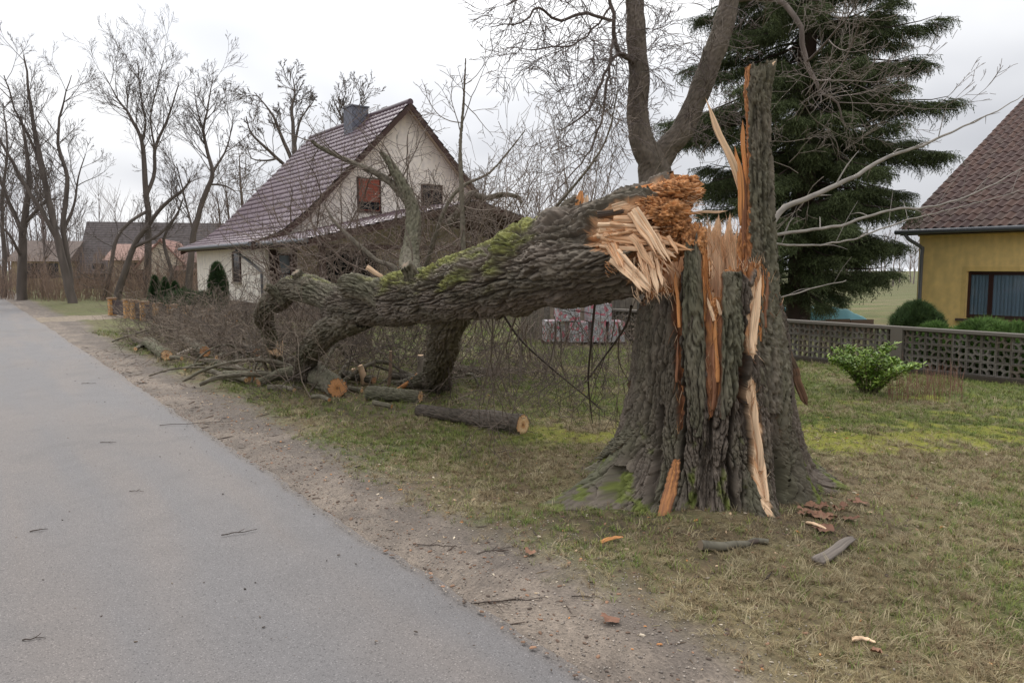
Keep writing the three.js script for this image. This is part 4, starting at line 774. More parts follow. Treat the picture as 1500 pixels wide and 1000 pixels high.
{ // short cut branches with pale ends strewn along the road side of the pile
  const R = rng(23); for (const [x, y] of [[205, 512], [232, 516], [258, 530], [284, 541], [312, 552], [345, 545], [352, 562], [420, 572], [452, 556], [330, 527], [520, 575], [470, 590], [190, 497], [560, 600]]) { const a = (R() - 0.5) * 1.6, L = 16 + 20 * R(), r = 0.028 + 0.03 * R(); log('short cut branch with pale ends at the edge of the brush pile', [x - L * Math.cos(a) * 0.5, y - L * 0.22 * Math.sin(a), 0.05 * R()], [x + L * Math.cos(a) * 0.5, y + L * 0.22 * Math.sin(a), 0.05 * R()], r, r * 0.9, [FRESH, R() < 0.6 ? FRESH : ORNG], { green: 0.2 + 0.3 * R(), by: 0.03 * R() }); }
}
{ // splintered stake and other sticks standing in the pile
  const stick = (label, a, D, b, r, c) => { const A0 = at(a[0], a[1], D), B0 = at(b[0], b[1], D - 0.1), q = new Geo(), base = A0.clone(); base.y = 0; const t = tag(mesh('broken_stick', (tube(q, spline([[A0.clone().sub(base), r], [A0.clone().lerp(B0, 0.5).sub(base).add(V3(0.02, 0, 0.01)), r * 0.9], [B0.clone().sub(base), r * 0.7]], 0.05), 8, (x, y, z) => mulc(c, 0.85 + 0.5 * noise(x * 30, y * 7, z * 30)), null, 'both', WOOD_PALE), q.build()), vmat(0.85)), label, 'stick', 'broken sticks standing in the pile'); t.position.copy(base); };
  stick('thin broken stick standing beside the thick short log', [567, 578], 11.2, [572, 514], 0.03, col(140, 118, 98));
  stick('pale splintered stake beside the thick short log', [524, 572], 11.6, [517, 540], 0.05, WOOD_PALE);
  stick('pale splintered stake with a white torn tip', [534, 568], 11.4, [527, 535], 0.06, WOOD_PALE);
  stick('grey forked stick standing behind the knotty log', [613, 580], 10.9, [616, 520], 0.06, col(132, 122, 108));
  stick('orange torn stick lying over the knotty log', [580, 573], 11.0, [612, 548], 0.035, WOOD_ORANGE);
  stick('white peeled stick lying on the twigs near the road', [260, 520], 15.0, [290, 506], 0.04, col(214, 200, 182));
}
// ───────────────────────── houses and fences (local axes: x = v across the road, -z = u along it) ─────────────────────────
const plaster = (c, a = 1) => { const N = 512; return std(null, 0.93, { map: tex(N, (i, j) => { const n = fbm(i / 40, j / 40, 3, 4), m = noise(i / 3.1, j / 3.1, 8), st = noise(i / 26, j / 160, 4), k = 1 + a * (0.09 * n + 0.05 * m + 0.05 * st); return [c[0] * k, c[1] * k, c[2] * k * (1 - 0.02 * n)]; }), bumpMap: null }); };
function uvBox(geo, s) { const p = geo.attributes.position, n = geo.attributes.normal, uv = new Float32Array(p.count * 2); for (let i = 0; i < p.count; i++) { const ax = Math.abs(n.getX(i)), ay = Math.abs(n.getY(i)); if (ay > 0.7) { uv[2 * i] = p.getX(i) * s; uv[2 * i + 1] = p.getZ(i) * s; } else if (ax > 0.7) { uv[2 * i] = p.getZ(i) * s; uv[2 * i + 1] = p.getY(i) * s; } else { uv[2 * i] = p.getX(i) * s; uv[2 * i + 1] = p.getY(i) * s; } } geo.setAttribute('uv', new THREE.BufferAttribute(uv, 2)); return geo; }
const B = (parent, name, mat, v0, v1, y0, y1, u0, u1) => mesh(name, uvBox(boxGeo(v0, v1, y0, y1, -u1, -u0), 0.35), mat, parent);
function extr(pts, depth, bevel = 0) { const s = new THREE.Shape(); pts.forEach(([x, y], i) => i ? s.lineTo(x, y) : s.moveTo(x, y)); return new THREE.ExtrudeGeometry(s, { depth, bevelEnabled: bevel > 0, bevelSize: bevel, bevelThickness: bevel, bevelSegments: 1 }); }
// roof slope as courses of wavy tiles: from eave to ridge in (v,y), along u0..u1
function tileSheet(prof, u0, u1, rowLen, tileW, colour, seed) {
  const g = new Geo(), per = 6, nU = Math.round((u1 - u0) / tileW * per);
  const L = []; let tot = 0; for (let i = 0; i < prof.length; i++) { if (i) tot += Math.hypot(prof[i][0] - prof[i - 1][0], prof[i][1] - prof[i - 1][1]); L.push(tot); }
  const P = (s) => { let i = 1; while (i < L.length - 1 && s > L[i]) i++; const t = (s - L[i - 1]) / (L[i] - L[i - 1]), a = prof[i - 1], b = prof[i], dx = b[0] - a[0], dy = b[1] - a[1], l = Math.hypot(dx, dy), sg = dx > 0 ? 1 : -1; return [a[0] + dx * t, a[1] + dy * t, -dy / l * sg * sg, dx / l]; };
  const rows = Math.round(tot / rowLen), rl = tot / rows;
  for (let k = 0; k < rows; k++) {
    const line = [];
    for (const [f, h] of [[0, -0.005], [0, 0.055], [0.5, 0.035], [1.03, 0.008]]) {
      const [v, y, nx, ny] = P(Math.min(tot, (k + f) * rl)), up = ny < 0 ? -1 : 1, row = [];
      for (let i = 0; i <= nU; i++) {
        const ti = Math.floor(i / per + 1e-6), ph = (i % per) / per, wave = 0.028 * Math.pow(Math.sin(Math.PI * ph), 2), jit = 0.006 * noise(ti * 1.7, k * 1.3, seed), tone = 1 + 0.16 * noise(ti * 3.3 + 0.5, k * 2.7 + 0.3, seed) + 0.12 * noise(ti * 0.3, k * 0.4, seed + 3);
        const off = (h > -0.001 ? h + wave + jit : h); row.push(g.v(v + nx * off * up, y + ny * off * up, -(u0 + (u1 - u0) * i / nU), mulc(colour, tone)));
      }
      line.push(row);
    }
    for (let a = 0; a < 3; a++) for (let i = 0; i < nU; i++) g.q(line[a][i], line[a][i + 1], line[a + 1][i + 1], line[a + 1][i]);
  }
  return g.build();
}
const glassDark = std(col(34, 36, 40), 0.12), glassLight = std(col(120, 130, 138), 0.15);
const woodBrown = std(col(66, 42, 34), 0.6), zinc = std(col(112, 114, 118), 0.45, { metalness: 0.5 });
// white house
{
  const h = thing('white_house', 'off white gabled house with a plum coloured tile roof and slate chimney', 'house', 0, 0, 0, A);
  const U0 = 28, U1 = 37.8, VL = 9.1, VR = 20.6, VM = 14.9, EY = 2.95, RY = 8.25;
  const wallM = plaster([240, 231, 219]), under = std(col(196, 182, 160), 0.9), tileC = col(98, 78, 86), tileM = vmat(0.46);
  const profL = [[VL - 0.62, EY - 0.34], [VL + 0.5, EY + 0.12], [VL + 1.5, EY + 0.92], [VM, RY]], profR = [[VR + 0.62, EY - 0.34], [VR - 0.5, EY + 0.12], [VR - 1.5, EY + 0.92], [VM, RY]];
  const prism = extr([[VL, 0.42], [VR, 0.42], [VR, EY - 0.2], ...profR.slice(1, 3).map(([v, y]) => [v, y - 0.12]), [VM, RY - 0.12], ...profL.slice(1, 3).reverse().map(([v, y]) => [v, y - 0.12]), [VL, EY - 0.2]], U1 - U0); prism.translate(0, 0, -U1); uvBox(prism, 0.35);
  mesh('wall', prism, wallM, h);
  B(h, 'plinth', std(col(92, 74, 64), 0.9), VL - 0.03, VR + 0.03, -0.1, 0.42, U0 - 0.03, U1);
  const rf = mesh('roof', tileSheet(profL, U0 - 0.45, U1 + 0.35, 0.36, 0.3, tileC, 3), tileM, h);
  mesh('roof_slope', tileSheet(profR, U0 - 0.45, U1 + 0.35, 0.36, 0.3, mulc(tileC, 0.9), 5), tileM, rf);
  const rg = new THREE.CylinderGeometry(0.13, 0.13, U1 - U0 + 0.8, 10); rg.rotateX(Math.PI / 2); rg.translate(VM, RY + 0.02, -(U0 + U1) / 2 + 0.05); mesh('ridge_cap', rg, std(mulc(tileC, 0.8), 0.4), rf);
  // bargeboards and soffits follow the swept verge
  for (const pr of [profL, profR]) for (const [uu, wdt] of [[U0 - 0.47, 0.05], [U1 + 0.34, 0.05]]) {
    const sh = pr.map(([v, y]) => [v, y - 0.02]).concat([...pr].reverse().map(([v, y]) => [v, y - 0.27])); const e = extr(sh, wdt); e.translate(0, 0, -uu - wdt); mesh('bargeboard', e, woodBrown, rf);
  }
  for (const pr of [profL, profR]) { const sh = pr.map(([v, y]) => [v, y - 0.03]).concat([...pr].reverse().map(([v, y]) => [v, y - 0.1])); const e = extr(sh, U1 - U0 + 0.7); e.translate(0, 0, -(U1 + 0.3)); mesh('soffit', e, under, rf); }
  const gut = (name, v, y, u0, u1) => { const q = new THREE.CylinderGeometry(0.075, 0.075, u1 - u0, 10); q.rotateX(Math.PI / 2); q.translate(v, y, -(u0 + u1) / 2); return mesh(name, q, zinc, h); };
  gut('gutter', VL - 0.68, EY - 0.36, U0 - 0.45, U1 + 0.35);
  // chimney clad in slate
  const ch = onU(539, 172, 33.0); const cv = 14.5, cu = 31.8;
  const sl = std(null, 0.55, { map: tex(256, (i, j) => { const a = ((i + j) % 32) / 32, b = ((i - j + 2560) % 32) / 32, e = a < 0.09 || b < 0.09 ? 0.6 : 1, n = 1 + 0.12 * noise(i / 14, j / 14, 2); return [112 * e * n, 114 * e * n, 124 * e * n]; }) });
  const chm = B(h, 'chimney', sl, cv - 0.38, cv + 0.38, RY - 1.2, RY + 0.40, cu - 0.45, cu + 0.45); B(h, 'chimney_cap', std(col(96, 98, 106), 0.5), cv - 0.42, cv + 0.42, RY + 0.40, RY + 0.46, cu - 0.5, cu + 0.5);
  // gable windows
  const win = (px0, py0, px1, py1, shutter) => {
    const a = onU(px0, py0, U0), b = onU(px1, py1, U0), w = B(h, 'window', shutter ? std(col(150, 78, 58), 0.7) : glassDark, a.v, b.v, b.y, a.y, U0 - 0.02, U0 + 0.1);
    if (shutter) { for (let k = 0; k < 16; k++) { const y = mix(b.y + 0.35, a.y, k / 16); B(w, 'slat', std(mulc(col(152, 78, 58), 0.9 + 0.2 * (k % 2)), 0.65), a.v + 0.02, b.v - 0.02, y + 0.004, y + (a.y - b.y - 0.35) / 16 - 0.004, U0 - 0.045, U0 - 0.022); } B(w, 'pane', glassDark, a.v + 0.03, b.v - 0.03, b.y + 0.03, b.y + 0.33, U0 - 0.03, U0 - 0.021); }
    for (const [v0, v1, y0, y1] of [[a.v - 0.05, a.v, b.y - 0.04, a.y + 0.05], [b.v, b.v + 0.05, b.y - 0.04, a.y + 0.05], [a.v, b.v, a.y, a.y + 0.05], [a.v - 0.08, b.v + 0.08, b.y - 0.08, b.y]]) B(w, v1 - v0 > 0.3 && y1 - y0 < 0.09 && y0 < b.y ? 'sill' : 'frame', shutter ? woodBrown : std(col(74, 52, 42), 0.6), v0, v1, y0, y1, U0 - 0.06, U0 + 0.02);
    if (!shutter) B(w, 'mullion', woodBrown, (a.v + b.v) / 2 - 0.03, (a.v + b.v) / 2 + 0.03, b.y, a.y, U0 - 0.05, U0 - 0.021);
  };
  win(524, 261, 556, 309, true); win(618, 271, 646, 304, false);
  // window in the road side wall
  { const a = onV(341, 371, VL), b = onV(354, 413, VL), u0 = Math.min(a.u, b.u), u1 = Math.max(a.u, b.u), w = B(h, 'window', glassDark, VL - 0.02, VL + 0.1, b.y, a.y, u0 + 0.1, u1 - 0.05);
    B(w, 'sill', std(col(150, 138, 124), 0.8), VL - 0.12, VL + 0.02, b.y - 0.08, b.y, u0, u1); B(w, 'frame', woodBrown, VL - 0.05, VL + 0.02, b.y, a.y, u0 + 0.02, u0 + 0.1); B(w, 'frame', std(col(140, 124, 110), 0.8), VL - 0.05, VL + 0.02, b.y, a.y, u1 - 0.05, u1 + 0.06); B(w, 'frame', woodBrown, VL - 0.05, VL + 0.02, a.y, a.y + 0.06, u0 + 0.02, u1); }
  // porch across the gable
  const PU = 22.8, PY = 2.62, PV = 8.75, PK = [14.9, 4.08];
  const pl = [[PV, PY], [PK[0], PK[1]]], prr = [[21.0, PY], [PK[0], PK[1]]];
  const po = mesh('porch_roof', tileSheet(pl, PU, 30.3, 0.34, 0.28, tileC, 9), tileM, h); mesh('roof_slope', tileSheet(prr, PU, U0, 0.34, 0.28, tileC, 11), tileM, po);
  for (const q of [pl, prr]) { const sh = q.map(([v, y]) => [v, y - 0.01]).concat([...q].reverse().map(([v, y]) => [v, y - 0.22])), e = extr(sh, 0.06); e.translate(0, 0, -PU); mesh('fascia', e, woodBrown, po); const s2 = q.map(([v, y]) => [v, y - 0.03]).concat([...q].reverse().map(([v, y]) => [v, y - 0.1])), e2 = extr(s2, U0 - PU - 0.1); e2.translate(0, 0, -U0); mesh('soffit', e2, std(col(84, 60, 48), 0.8), po); }
  gut('porch_gutter', PV - 0.06, PY - 0.04, PU, 30.4);
  for (const [v, u] of [[9.3, 23.1], [12.2, 23.1], [15, 23.1], [18, 23.1], [20.6, 23.1], [9.3, 25.6]]) B(h, 'porch_post', woodBrown, v - 0.08, v + 0.08, 0, v < 15.1 ? PY + (v - PV) * 0.237 - 0.15 : PY + (21 - v) * 0.237 - 0.15, u - 0.08, u + 0.08);
  B(h, 'porch_beam', woodBrown, 9.2, 20.7, 2.35, 2.5, 23.02, 23.18);
  B(h, 'porch_floor', std(col(128, 108, 96), 0.9), 9.2, 20.7, -0.1, 0.25, 23.0, U0 - 0.03);
  B(h, 'door', std(col(58, 38, 32), 0.5), 9.25, 9.55, 0.4, 2.4, U0 - 0.06, U0 + 0.02); { const w = B(h, 'window', glassLight, 9.6, 10.0, 0.95, 2.2, U0 - 0.03, U0 + 0.02); for (const [v0, v1, y0, y1] of [[9.55, 9.6, 0.9, 2.25], [10.0, 10.06, 0.9, 2.25], [9.6, 10.0, 2.2, 2.26], [9.6, 10.0, 0.88, 0.95], [9.6, 10.0, 1.5, 1.54]]) B(w, 'frame', woodBrown, v0, v1, y0, y1, U0 - 0.06, U0 + 0.01); }
  B(h, 'column', plaster([206, 192, 176]), 10.1, 10.5, 0.25, 2.6, 27.4, 27.8);
  { const w = B(h, 'window', glassDark, 11.4, 13.4, 1.0, 2.3, U0 - 0.03, U0 + 0.02); B(w, 'frame', woodBrown, 11.3, 11.4, 0.9, 2.4, U0 - 0.06, U0); B(w, 'frame', woodBrown, 13.4, 13.5, 0.9, 2.4, U0 - 0.06, U0); B(w, 'frame', woodBrown, 11.4, 13.4, 2.3, 2.4, U0 - 0.06, U0); B(w, 'mullion', woodBrown, 12.35, 12.45, 1.0, 2.3, U0 - 0.06, U0 - 0.031); }
  { // downpipe from the porch gutter across the wall
    const q = new Geo(), L = (p) => V3(p.v, p.y, -p.u); tube(q, spline([[V3(PV - 0.02, PY - 0.06, -30.2), 0.05], [V3(PV, PY - 0.3, -30.2), 0.05], [V3(VL - 0.12, PY - 0.5, -30.0), 0.05], [V3(VL - 0.08, 1.65, -28.4), 0.05], [V3(VL - 0.08, 1.45, -28.2), 0.05], [V3(VL - 0.08, 0.0, -28.2), 0.05]], 0.1), 10, [0.12, 0.12, 0.125]); mesh('downpipe', q.build(), vmat(0.45), h); }
  // scalloped boards under both eaves
  for (const [v, y, u0, u1] of [[VL - 0.5, EY - 0.4, U0 - 0.4, U1], [PV + 0.12, PY - 0.1, PU + 0.05, 30.2]]) { const s = []; const n = Math.round((u1 - u0) / 0.3); s.push([u0, y + 0.08]); for (let i = 0; i <= n * 4; i++) s.push([u0 + (u1 - u0) * i / (n * 4), y - 0.05 - 0.045 * Math.abs(Math.sin(i / 4 * Math.PI))]); s.push([u1, y + 0.08]); const e = extr(s, 0.03); e.rotateY(Math.PI / 2); e.translate(v, 0, 0); mesh('eaves_board', e, woodBrown, h); }
}
// yellow house
{
  const U1 = 11.2, U0 = -2, V0 = 22.5, EY = 2.86, VR = 31.5, RY = 8.55;
  const h = thing('yellow_house', 'ochre yellow house with a weathered brown tile roof and curtained window', 'house', 0, 0, 0, A);
  const wm = plaster([236, 203, 134], 1.1);
  // window opening sits in a recess: the wall is built round it
  const a = onV(1417, 397, V0), b = onV(1590, 470, V0), wu1 = a.u, wu0 = a.u - 3.0, wy1 = a.y, wy0 = wy1 - 1.3;
  B(h, 'wall', wm, V0, V0 + 0.35, -0.6, wy0, U0, U1); B(h, 'wall', wm, V0, V0 + 0.35, wy1, EY, U0, U1); B(h, 'wall', wm, V0, V0 + 0.35, wy0, wy1, wu1, U1); B(h, 'wall', wm, V0, V0 + 0.35, wy0, wy1, U0, wu0);
  { const e = extr([[V0 + 0.35, -0.6], [40.5, -0.6], [40.5, EY], [VR, RY - 0.25], [V0 + 0.35, EY + 0.05]], 0.35); e.translate(0, 0, -U1); uvBox(e, 0.35); mesh('gable_wall', e, wm, h); const e2 = e.clone(); e2.translate(0, 0, U1 - U0 - 0.35); mesh('gable_wall', e2, wm, h); }
  B(h, 'cornice', wm, V0 - 0.06, V0, EY - 0.22, EY - 0.02, U0, U1 + 0.02);
  const w = B(h, 'window', std(col(40, 26, 24), 0.5), V0 + 0.16, V0 + 0.24, wy0 + 0.005, wy1 - 0.005, wu0 + 0.005, wu1 - 0.005);
  const fm = std(col(58, 32, 28), 0.4);
  let uu = wu1; for (const wid of [0.52, 1.0, 0.52]) {
    const p1 = uu - 0.07, p0 = uu - wid; uu = p0 - 0.05;
    B(w, 'casement', fm, V0 + 0.11, V0 + 0.159, wy0 + 0.02, wy0 + 0.12, p0 - 0.04, p1 + 0.04); B(w, 'casement', fm, V0 + 0.11, V0 + 0.159, wy1 - 0.1, wy1 - 0.02, p0 - 0.04, p1 + 0.04); B(w, 'casement', fm, V0 + 0.108, V0 + 0.159, wy0 + 0.02, wy1 - 0.02, p1, p1 + 0.07); B(w, 'casement', fm, V0 + 0.108, V0 + 0.159, wy0 + 0.02, wy1 - 0.02, p0 - 0.07, p0);
    const q = new Geo(), n = 60; for (let i = 0; i <= n; i++) for (let j = 0; j < 2; j++) { const t = i / n, f = 0.02 * Math.sin(t * wid * 62) + 0.012 * Math.sin(t * 23); q.v(V0 + 0.135 + f * 0.5, j ? wy1 - 0.1 : wy0 + 0.12, -mix(p0, p1, t), mulc(col(176, 184, 192), 0.95 + 6 * f)); } for (let i = 0; i < n; i++) q.q(i * 2, i * 2 + 1, i * 2 + 3, i * 2 + 2);
    mesh('curtain', q.build(), vmat(0.9, { side: THREE.DoubleSide }), w);
    const gl = new THREE.MeshPhysicalMaterial({ color: 0xdfe6ea, transmission: 1, thickness: 0, roughness: 0.03, ior: 1.5 }); B(w, 'pane', gl, V0 + 0.115, V0 + 0.119, wy0 + 0.12, wy1 - 0.1, p0, p1);
  }
  for (const [y0, y1, c0, c1] of [[wy0, wy1, wu1, wu1 + 0.12], [wy1, wy1 + 0.12, wu0, wu1 + 0.12]]) B(w, 'surround', plaster([222, 190, 122]), V0 - 0.012, V0 + 0.004, y0, y1, c0, c1);
  B(w, 'sill', std(col(84, 66, 60), 0.7), V0 - 0.1, V0 + 0.1, wy0 - 0.07, wy0, wu0, wu1 + 0.2);
  // roof of single tiles
  const sl = Math.atan2(RY - EY, VR - V0 + 0.5), rowLen = 0.36, tw = 0.235, roof = B(h, 'roof', std(col(70, 48, 40), 0.9), V0 - 0.1, V0 - 0.05, EY - 0.14, EY - 0.02, U0, U1 + 0.4);
  { const e = extr([[V0 - 0.42, EY - 0.06], [VR, RY - 0.02], [VR, RY - 0.16], [V0 - 0.42, EY - 0.2]], U1 - U0 + 0.45); e.translate(0, 0, -(U1 + 0.35)); mesh('roof_deck', e, std(col(64, 46, 40), 0.9), roof); }
  const tg = (() => { const g = new Geo(), n = 6; for (let j = 0; j < 3; j++) for (let i = 0; i <= n; i++) { const t = i / n, s = t < 0.62 ? 0.045 * Math.sin(t / 0.62 * Math.PI) : -0.012 * Math.sin((t - 0.62) / 0.38 * Math.PI); g.v((t - 0.5) * tw * 1.04, j === 0 ? s + 0.012 : s + 0.04 - j * 0.012 + (j === 1 ? 0.012 : 0), j === 2 ? -rowLen * 1.08 : 0, [1, 1, 1]); } for (let j = 0; j < 2; j++) for (let i = 0; i < n; i++) g.q(j * (n + 1) + i, j * (n + 1) + i + 1, (j + 1) * (n + 1) + i + 1, (j + 1) * (n + 1) + i); const b = g.build(); b.deleteAttribute('color'); return b; })();
  const mats = [[84, 60, 52], [78, 56, 50], [90, 66, 56], [74, 54, 49], [84, 66, 58]].map((c) => std(col(...c), 0.82, { side: THREE.DoubleSide }));
  const R = rng(66), rest = [], len = Math.hypot(RY - EY, VR - V0 + 0.42), rows = Math.floor(len / rowLen); const cand = [];
  for (let k = 0; k < rows; k++) for (let i = 0; i < (U1 + 0.38 - U0) / tw; i++) { const u = U1 + 0.38 - (i + 0.5) * tw, s = k * rowLen, v = V0 - 0.44 + s * Math.cos(sl), y = EY - 0.05 + s * Math.sin(sl), x = wx(u, v), z = wz(u, v); cand.push({ u, v, y, vis: x / -z < 0.68 && -z > 1, d: -z }); }
  cand.sort((p, q) => p.d - q.d); let n = 0;
  for (const t of cand) {
    const m = new THREE.Matrix4().makeRotationY(-Math.PI / 2).premultiply(new THREE.Matrix4().makeRotationZ(sl)).setPosition(t.v, t.y + 0.008 * (R() - 0.5), -t.u);
    if (t.vis && n < 300) { n++; const o = shade(new THREE.Mesh(tg, mats[Math.floor(R() * 5)])); o.name = 'roof_tile'; o.applyMatrix4(m); roof.add(o); } else rest.push(tg.clone().applyMatrix4(m));
  }
  if (rest.length) stuff(mesh('roof_tiles', mergeGeometries(rest), mats[0], roof));
  { const q = new THREE.CylinderGeometry(0.07, 0.07, U1 - U0 + 0.5, 10); q.rotateX(Math.PI / 2); q.translate(V0 - 0.5, EY - 0.1, -(U0 + U1) / 2 - 0.2); mesh('gutter', q, std(col(96, 98, 102), 0.5, { metalness: 0.3 }), h); }
  { const q = new Geo(); tube(q, spline([[V3(V0 - 0.5, EY - 0.1, -U1 - 0.2), 0.05], [V3(V0 - 0.42, EY - 0.3, -U1 - 0.1), 0.05], [V3(V0 - 0.08, EY - 0.55, -U1 + 0.12), 0.05], [V3(V0 - 0.07, EY - 0.8, -U1 + 0.12), 0.05], [V3(V0 - 0.07, -0.3, -U1 + 0.12), 0.05]], 0.12), 10, [0.13, 0.13, 0.135]); mesh('downpipe', q.build(), vmat(0.5), h); }
}
// pierced block wall
{
  const V = 12.85, bs = 0.212, u1 = 14.4, u0 = 0.9, cols = Math.floor((u1 - u0) / bs);
  const f = thing('block_wall', 'low garden wall of pierced concrete blocks with round cut patterns', 'garden wall', wx(u0, V), 0, wz(u0, V), A);
  const lx = (geo, name, mat) => mesh(name, geo, mat, f);
  const cm = [[116, 110, 102], [104, 98, 90], [96, 90, 80], [108, 98, 86]].map((c) => std(null, 0.95, { map: tex(64, (i, j) => { const k = 1 + 0.16 * noise(i / 5, j / 5, c[0]) + 0.1 * noise(i / 1.7, j / 1.7, 3); return c.map((q) => q * k); }) }));
  const y0 = 0.1 - 0.02;
  lx(boxGeo(-0.13, 0.13, -0.1, y0, -(cols * bs), 0), 'footing', std(col(72, 64, 54), 0.95));
  lx(boxGeo(-0.1, 0.1, y0 + 3 * bs + 0.004, y0 + 3 * bs + 0.05, -(cols * bs), 0), 'coping', std(col(112, 106, 98), 0.95));
  const sh = new THREE.Shape(); const hb = bs / 2 - 0.002; sh.moveTo(-hb, -hb); sh.lineTo(hb, -hb); sh.lineTo(hb, hb); sh.lineTo(-hb, hb); sh.closePath();
  const hole = (pts) => { const p = new THREE.Path(); pts.forEach(([x, y], i) => i ? p.lineTo(x, y) : p.moveTo(x, y)); p.closePath(); sh.holes.push(p); };
  const e = hb - 0.016, arc = (cx, cy, r, a0, a1, n) => Array.from({ length: n + 1 }, (_, i) => [cx + r * Math.cos(mix(a0, a1, i / n)), cy + r * Math.sin(mix(a0, a1, i / n))]), q = Math.PI / 2;
  for (const s of [1, -1]) { hole([[-e * s, -e * s], ...arc(-e * s, -e * s, 0.075, s > 0 ? 0 : Math.PI, s > 0 ? q : Math.PI + q, 5)]);   // quarter discs in two opposite corners
    const bar = 0.014; hole([[e * s, -e * s], [e * s, (e - 0.096) * s], ...arc(e * s, e * s, 0.1, (s > 0 ? -q : q), (s > 0 ? -q - 0.62 : q - 0.62), 3).slice(1), ...arc(-e * s, -e * s, 0.1, (s > 0 ? 0.62 : Math.PI + 0.62), s > 0 ? 0 : Math.PI, 3).slice(0, -1), [(-e + 0.1) * s, -e * s]]); }
  const bg = new THREE.ExtrudeGeometry(sh, { depth: 0.075, bevelEnabled: false, curveSegments: 4 }); bg.translate(0, 0, -0.0375); bg.rotateY(-Math.PI / 2);
  { const p = bg.attributes.position, uv = new Float32Array(p.count * 2); for (let i = 0; i < p.count; i++) { uv[2 * i] = p.getZ(i) * 4; uv[2 * i + 1] = p.getY(i) * 4; } bg.setAttribute('uv', new THREE.BufferAttribute(uv, 2)); }
  const R = rng(12);
  for (let c = 0; c < cols; c++) for (let r = 0; r < 3; r++) { const m = shade(new THREE.Mesh(bg, cm[Math.floor(R() * 4)])); m.name = 'block'; m.position.set(0.004 * (R() - 0.5), y0 + (r + 0.5) * bs + 0.002, -(c + 0.5) * bs); m.rotation.x = ((c + r) % 2) * Math.PI / 2; f.add(m); }
  for (const pu of [6.65]) lx(boxGeo(-0.11, 0.11, -0.1, 0.75, -(pu - u0) - 0.1, -(pu - u0) + 0.1), 'pillar', std(col(108, 101, 92), 0.95));
}
// plank fence and pallets of paving under foil behind the trunk
{
  const p0 = gnd(770, 503), f = thing('plank_fence', 'weathered grey plank fence at the back of the lawn', 'fence', p0.x, 0, p0.z, 0.12);
  const R = rng(3), ms = [[122, 112, 100], [110, 102, 92], [132, 120, 106], [104, 98, 90]].map((c) => std(null, 0.92, { map: tex(64, (i, j) => { const k = 1 + 0.2 * noise(i / 2.5, j / 30, c[0]) + 0.1 * noise(i / 9, j / 9, 2); return c.map((q) => q * k); }, true, 128) }));
  for (let k = 0; k < 34; k++) { const h = 1.15 + 0.04 * R(); mesh('plank', uvBox(boxGeo(k * 0.145, k * 0.145 + 0.135, -0.05, h, -0.9 - 0.012 * R(), -0.87), 1), ms[Math.floor(R() * 4)], f); }
  mesh('rail', boxGeo(0, 4.9, 0.85, 0.93, -0.96, -0.92), ms[0], f); mesh('rail', boxGeo(0, 4.9, 0.25, 0.33, -0.96, -0.92), ms[0], f);
  const foil = (seed) => std(null, 0.3, { map: tex(128, (i, j) => { const e = Math.abs(noise(i / 16, j / 34, seed)), red = noise(i / 26, j / 34, seed + 5) > 0.24 && Math.abs(noise(i / 5, j / 7, seed + 2)) > 0.08, n = 1 + 0.18 * noise(i / 6, j / 6, 1); const c = red ? [196, 84, 104] : e < 0.05 ? [222, 222, 226] : [160, 158, 162]; return c.map((q) => q * n); }) });
  const spots = [[866, 508, 0.32, 0.56, 0], [896, 508, 0.34, 0.56, 0], [920, 508, 0.0, 0, 0], [838, 507, 0.34, 0.5, 0], [808, 506, 0.36, 0.48, 0]];
  const cube = (label, px, py, wd, y0, ht, s) => { const p = gnd(px, py), t = thing('paving_pallet', label, 'pallet', p.x, 0, p.z - 0.35, 0.1, 'foil wrapped pallets by the plank fence'); const yb = y0 ? y0 : 0.09; if (!y0) for (const x of [-0.2, 0, 0.2]) mesh('pallet_bearer', boxGeo(x - 0.04, x + 0.04, 0, 0.09, -0.3, 0.3), woodBrown, t); const g = new THREE.BoxGeometry(wd, ht, 0.62, 8, 8, 8), P = g.attributes.position; for (let i = 0; i < P.count; i++) { const x = P.getX(i), y = P.getY(i), z = P.getZ(i); const k = 1 - 0.03 * (Math.abs(noise(x * 9 + s, y * 9, z * 9))); P.setXYZ(i, x * k, y * k, z * k); } g.computeVertexNormals(); g.translate(0, yb + ht / 2, 0); mesh('foil_wrap', g, foil(s), t); };
  cube('narrow foil wrapped stack printed red, second from the plank fence corner', 876, 507, 0.30, 0, 0.46, 4); cube('square foil wrapped stack with a long red print, nearest the stump', 902, 507, 0.36, 0, 0.46, 9); cube('foil wrapped stack behind the hanging twigs', 846, 507, 0.42, 0, 0.44, 15); cube('dark foil wrapped stack at the far end of the row', 812, 506, 0.44, 0, 0.46, 21); cube('upper foil wrapped stack lying on two others', 878, 507, 0.5, 0.55, 0.4, 30); cube('upper pale foil stack above the dark stacks', 832, 507, 0.5, 0.56, 0.36, 36);
}
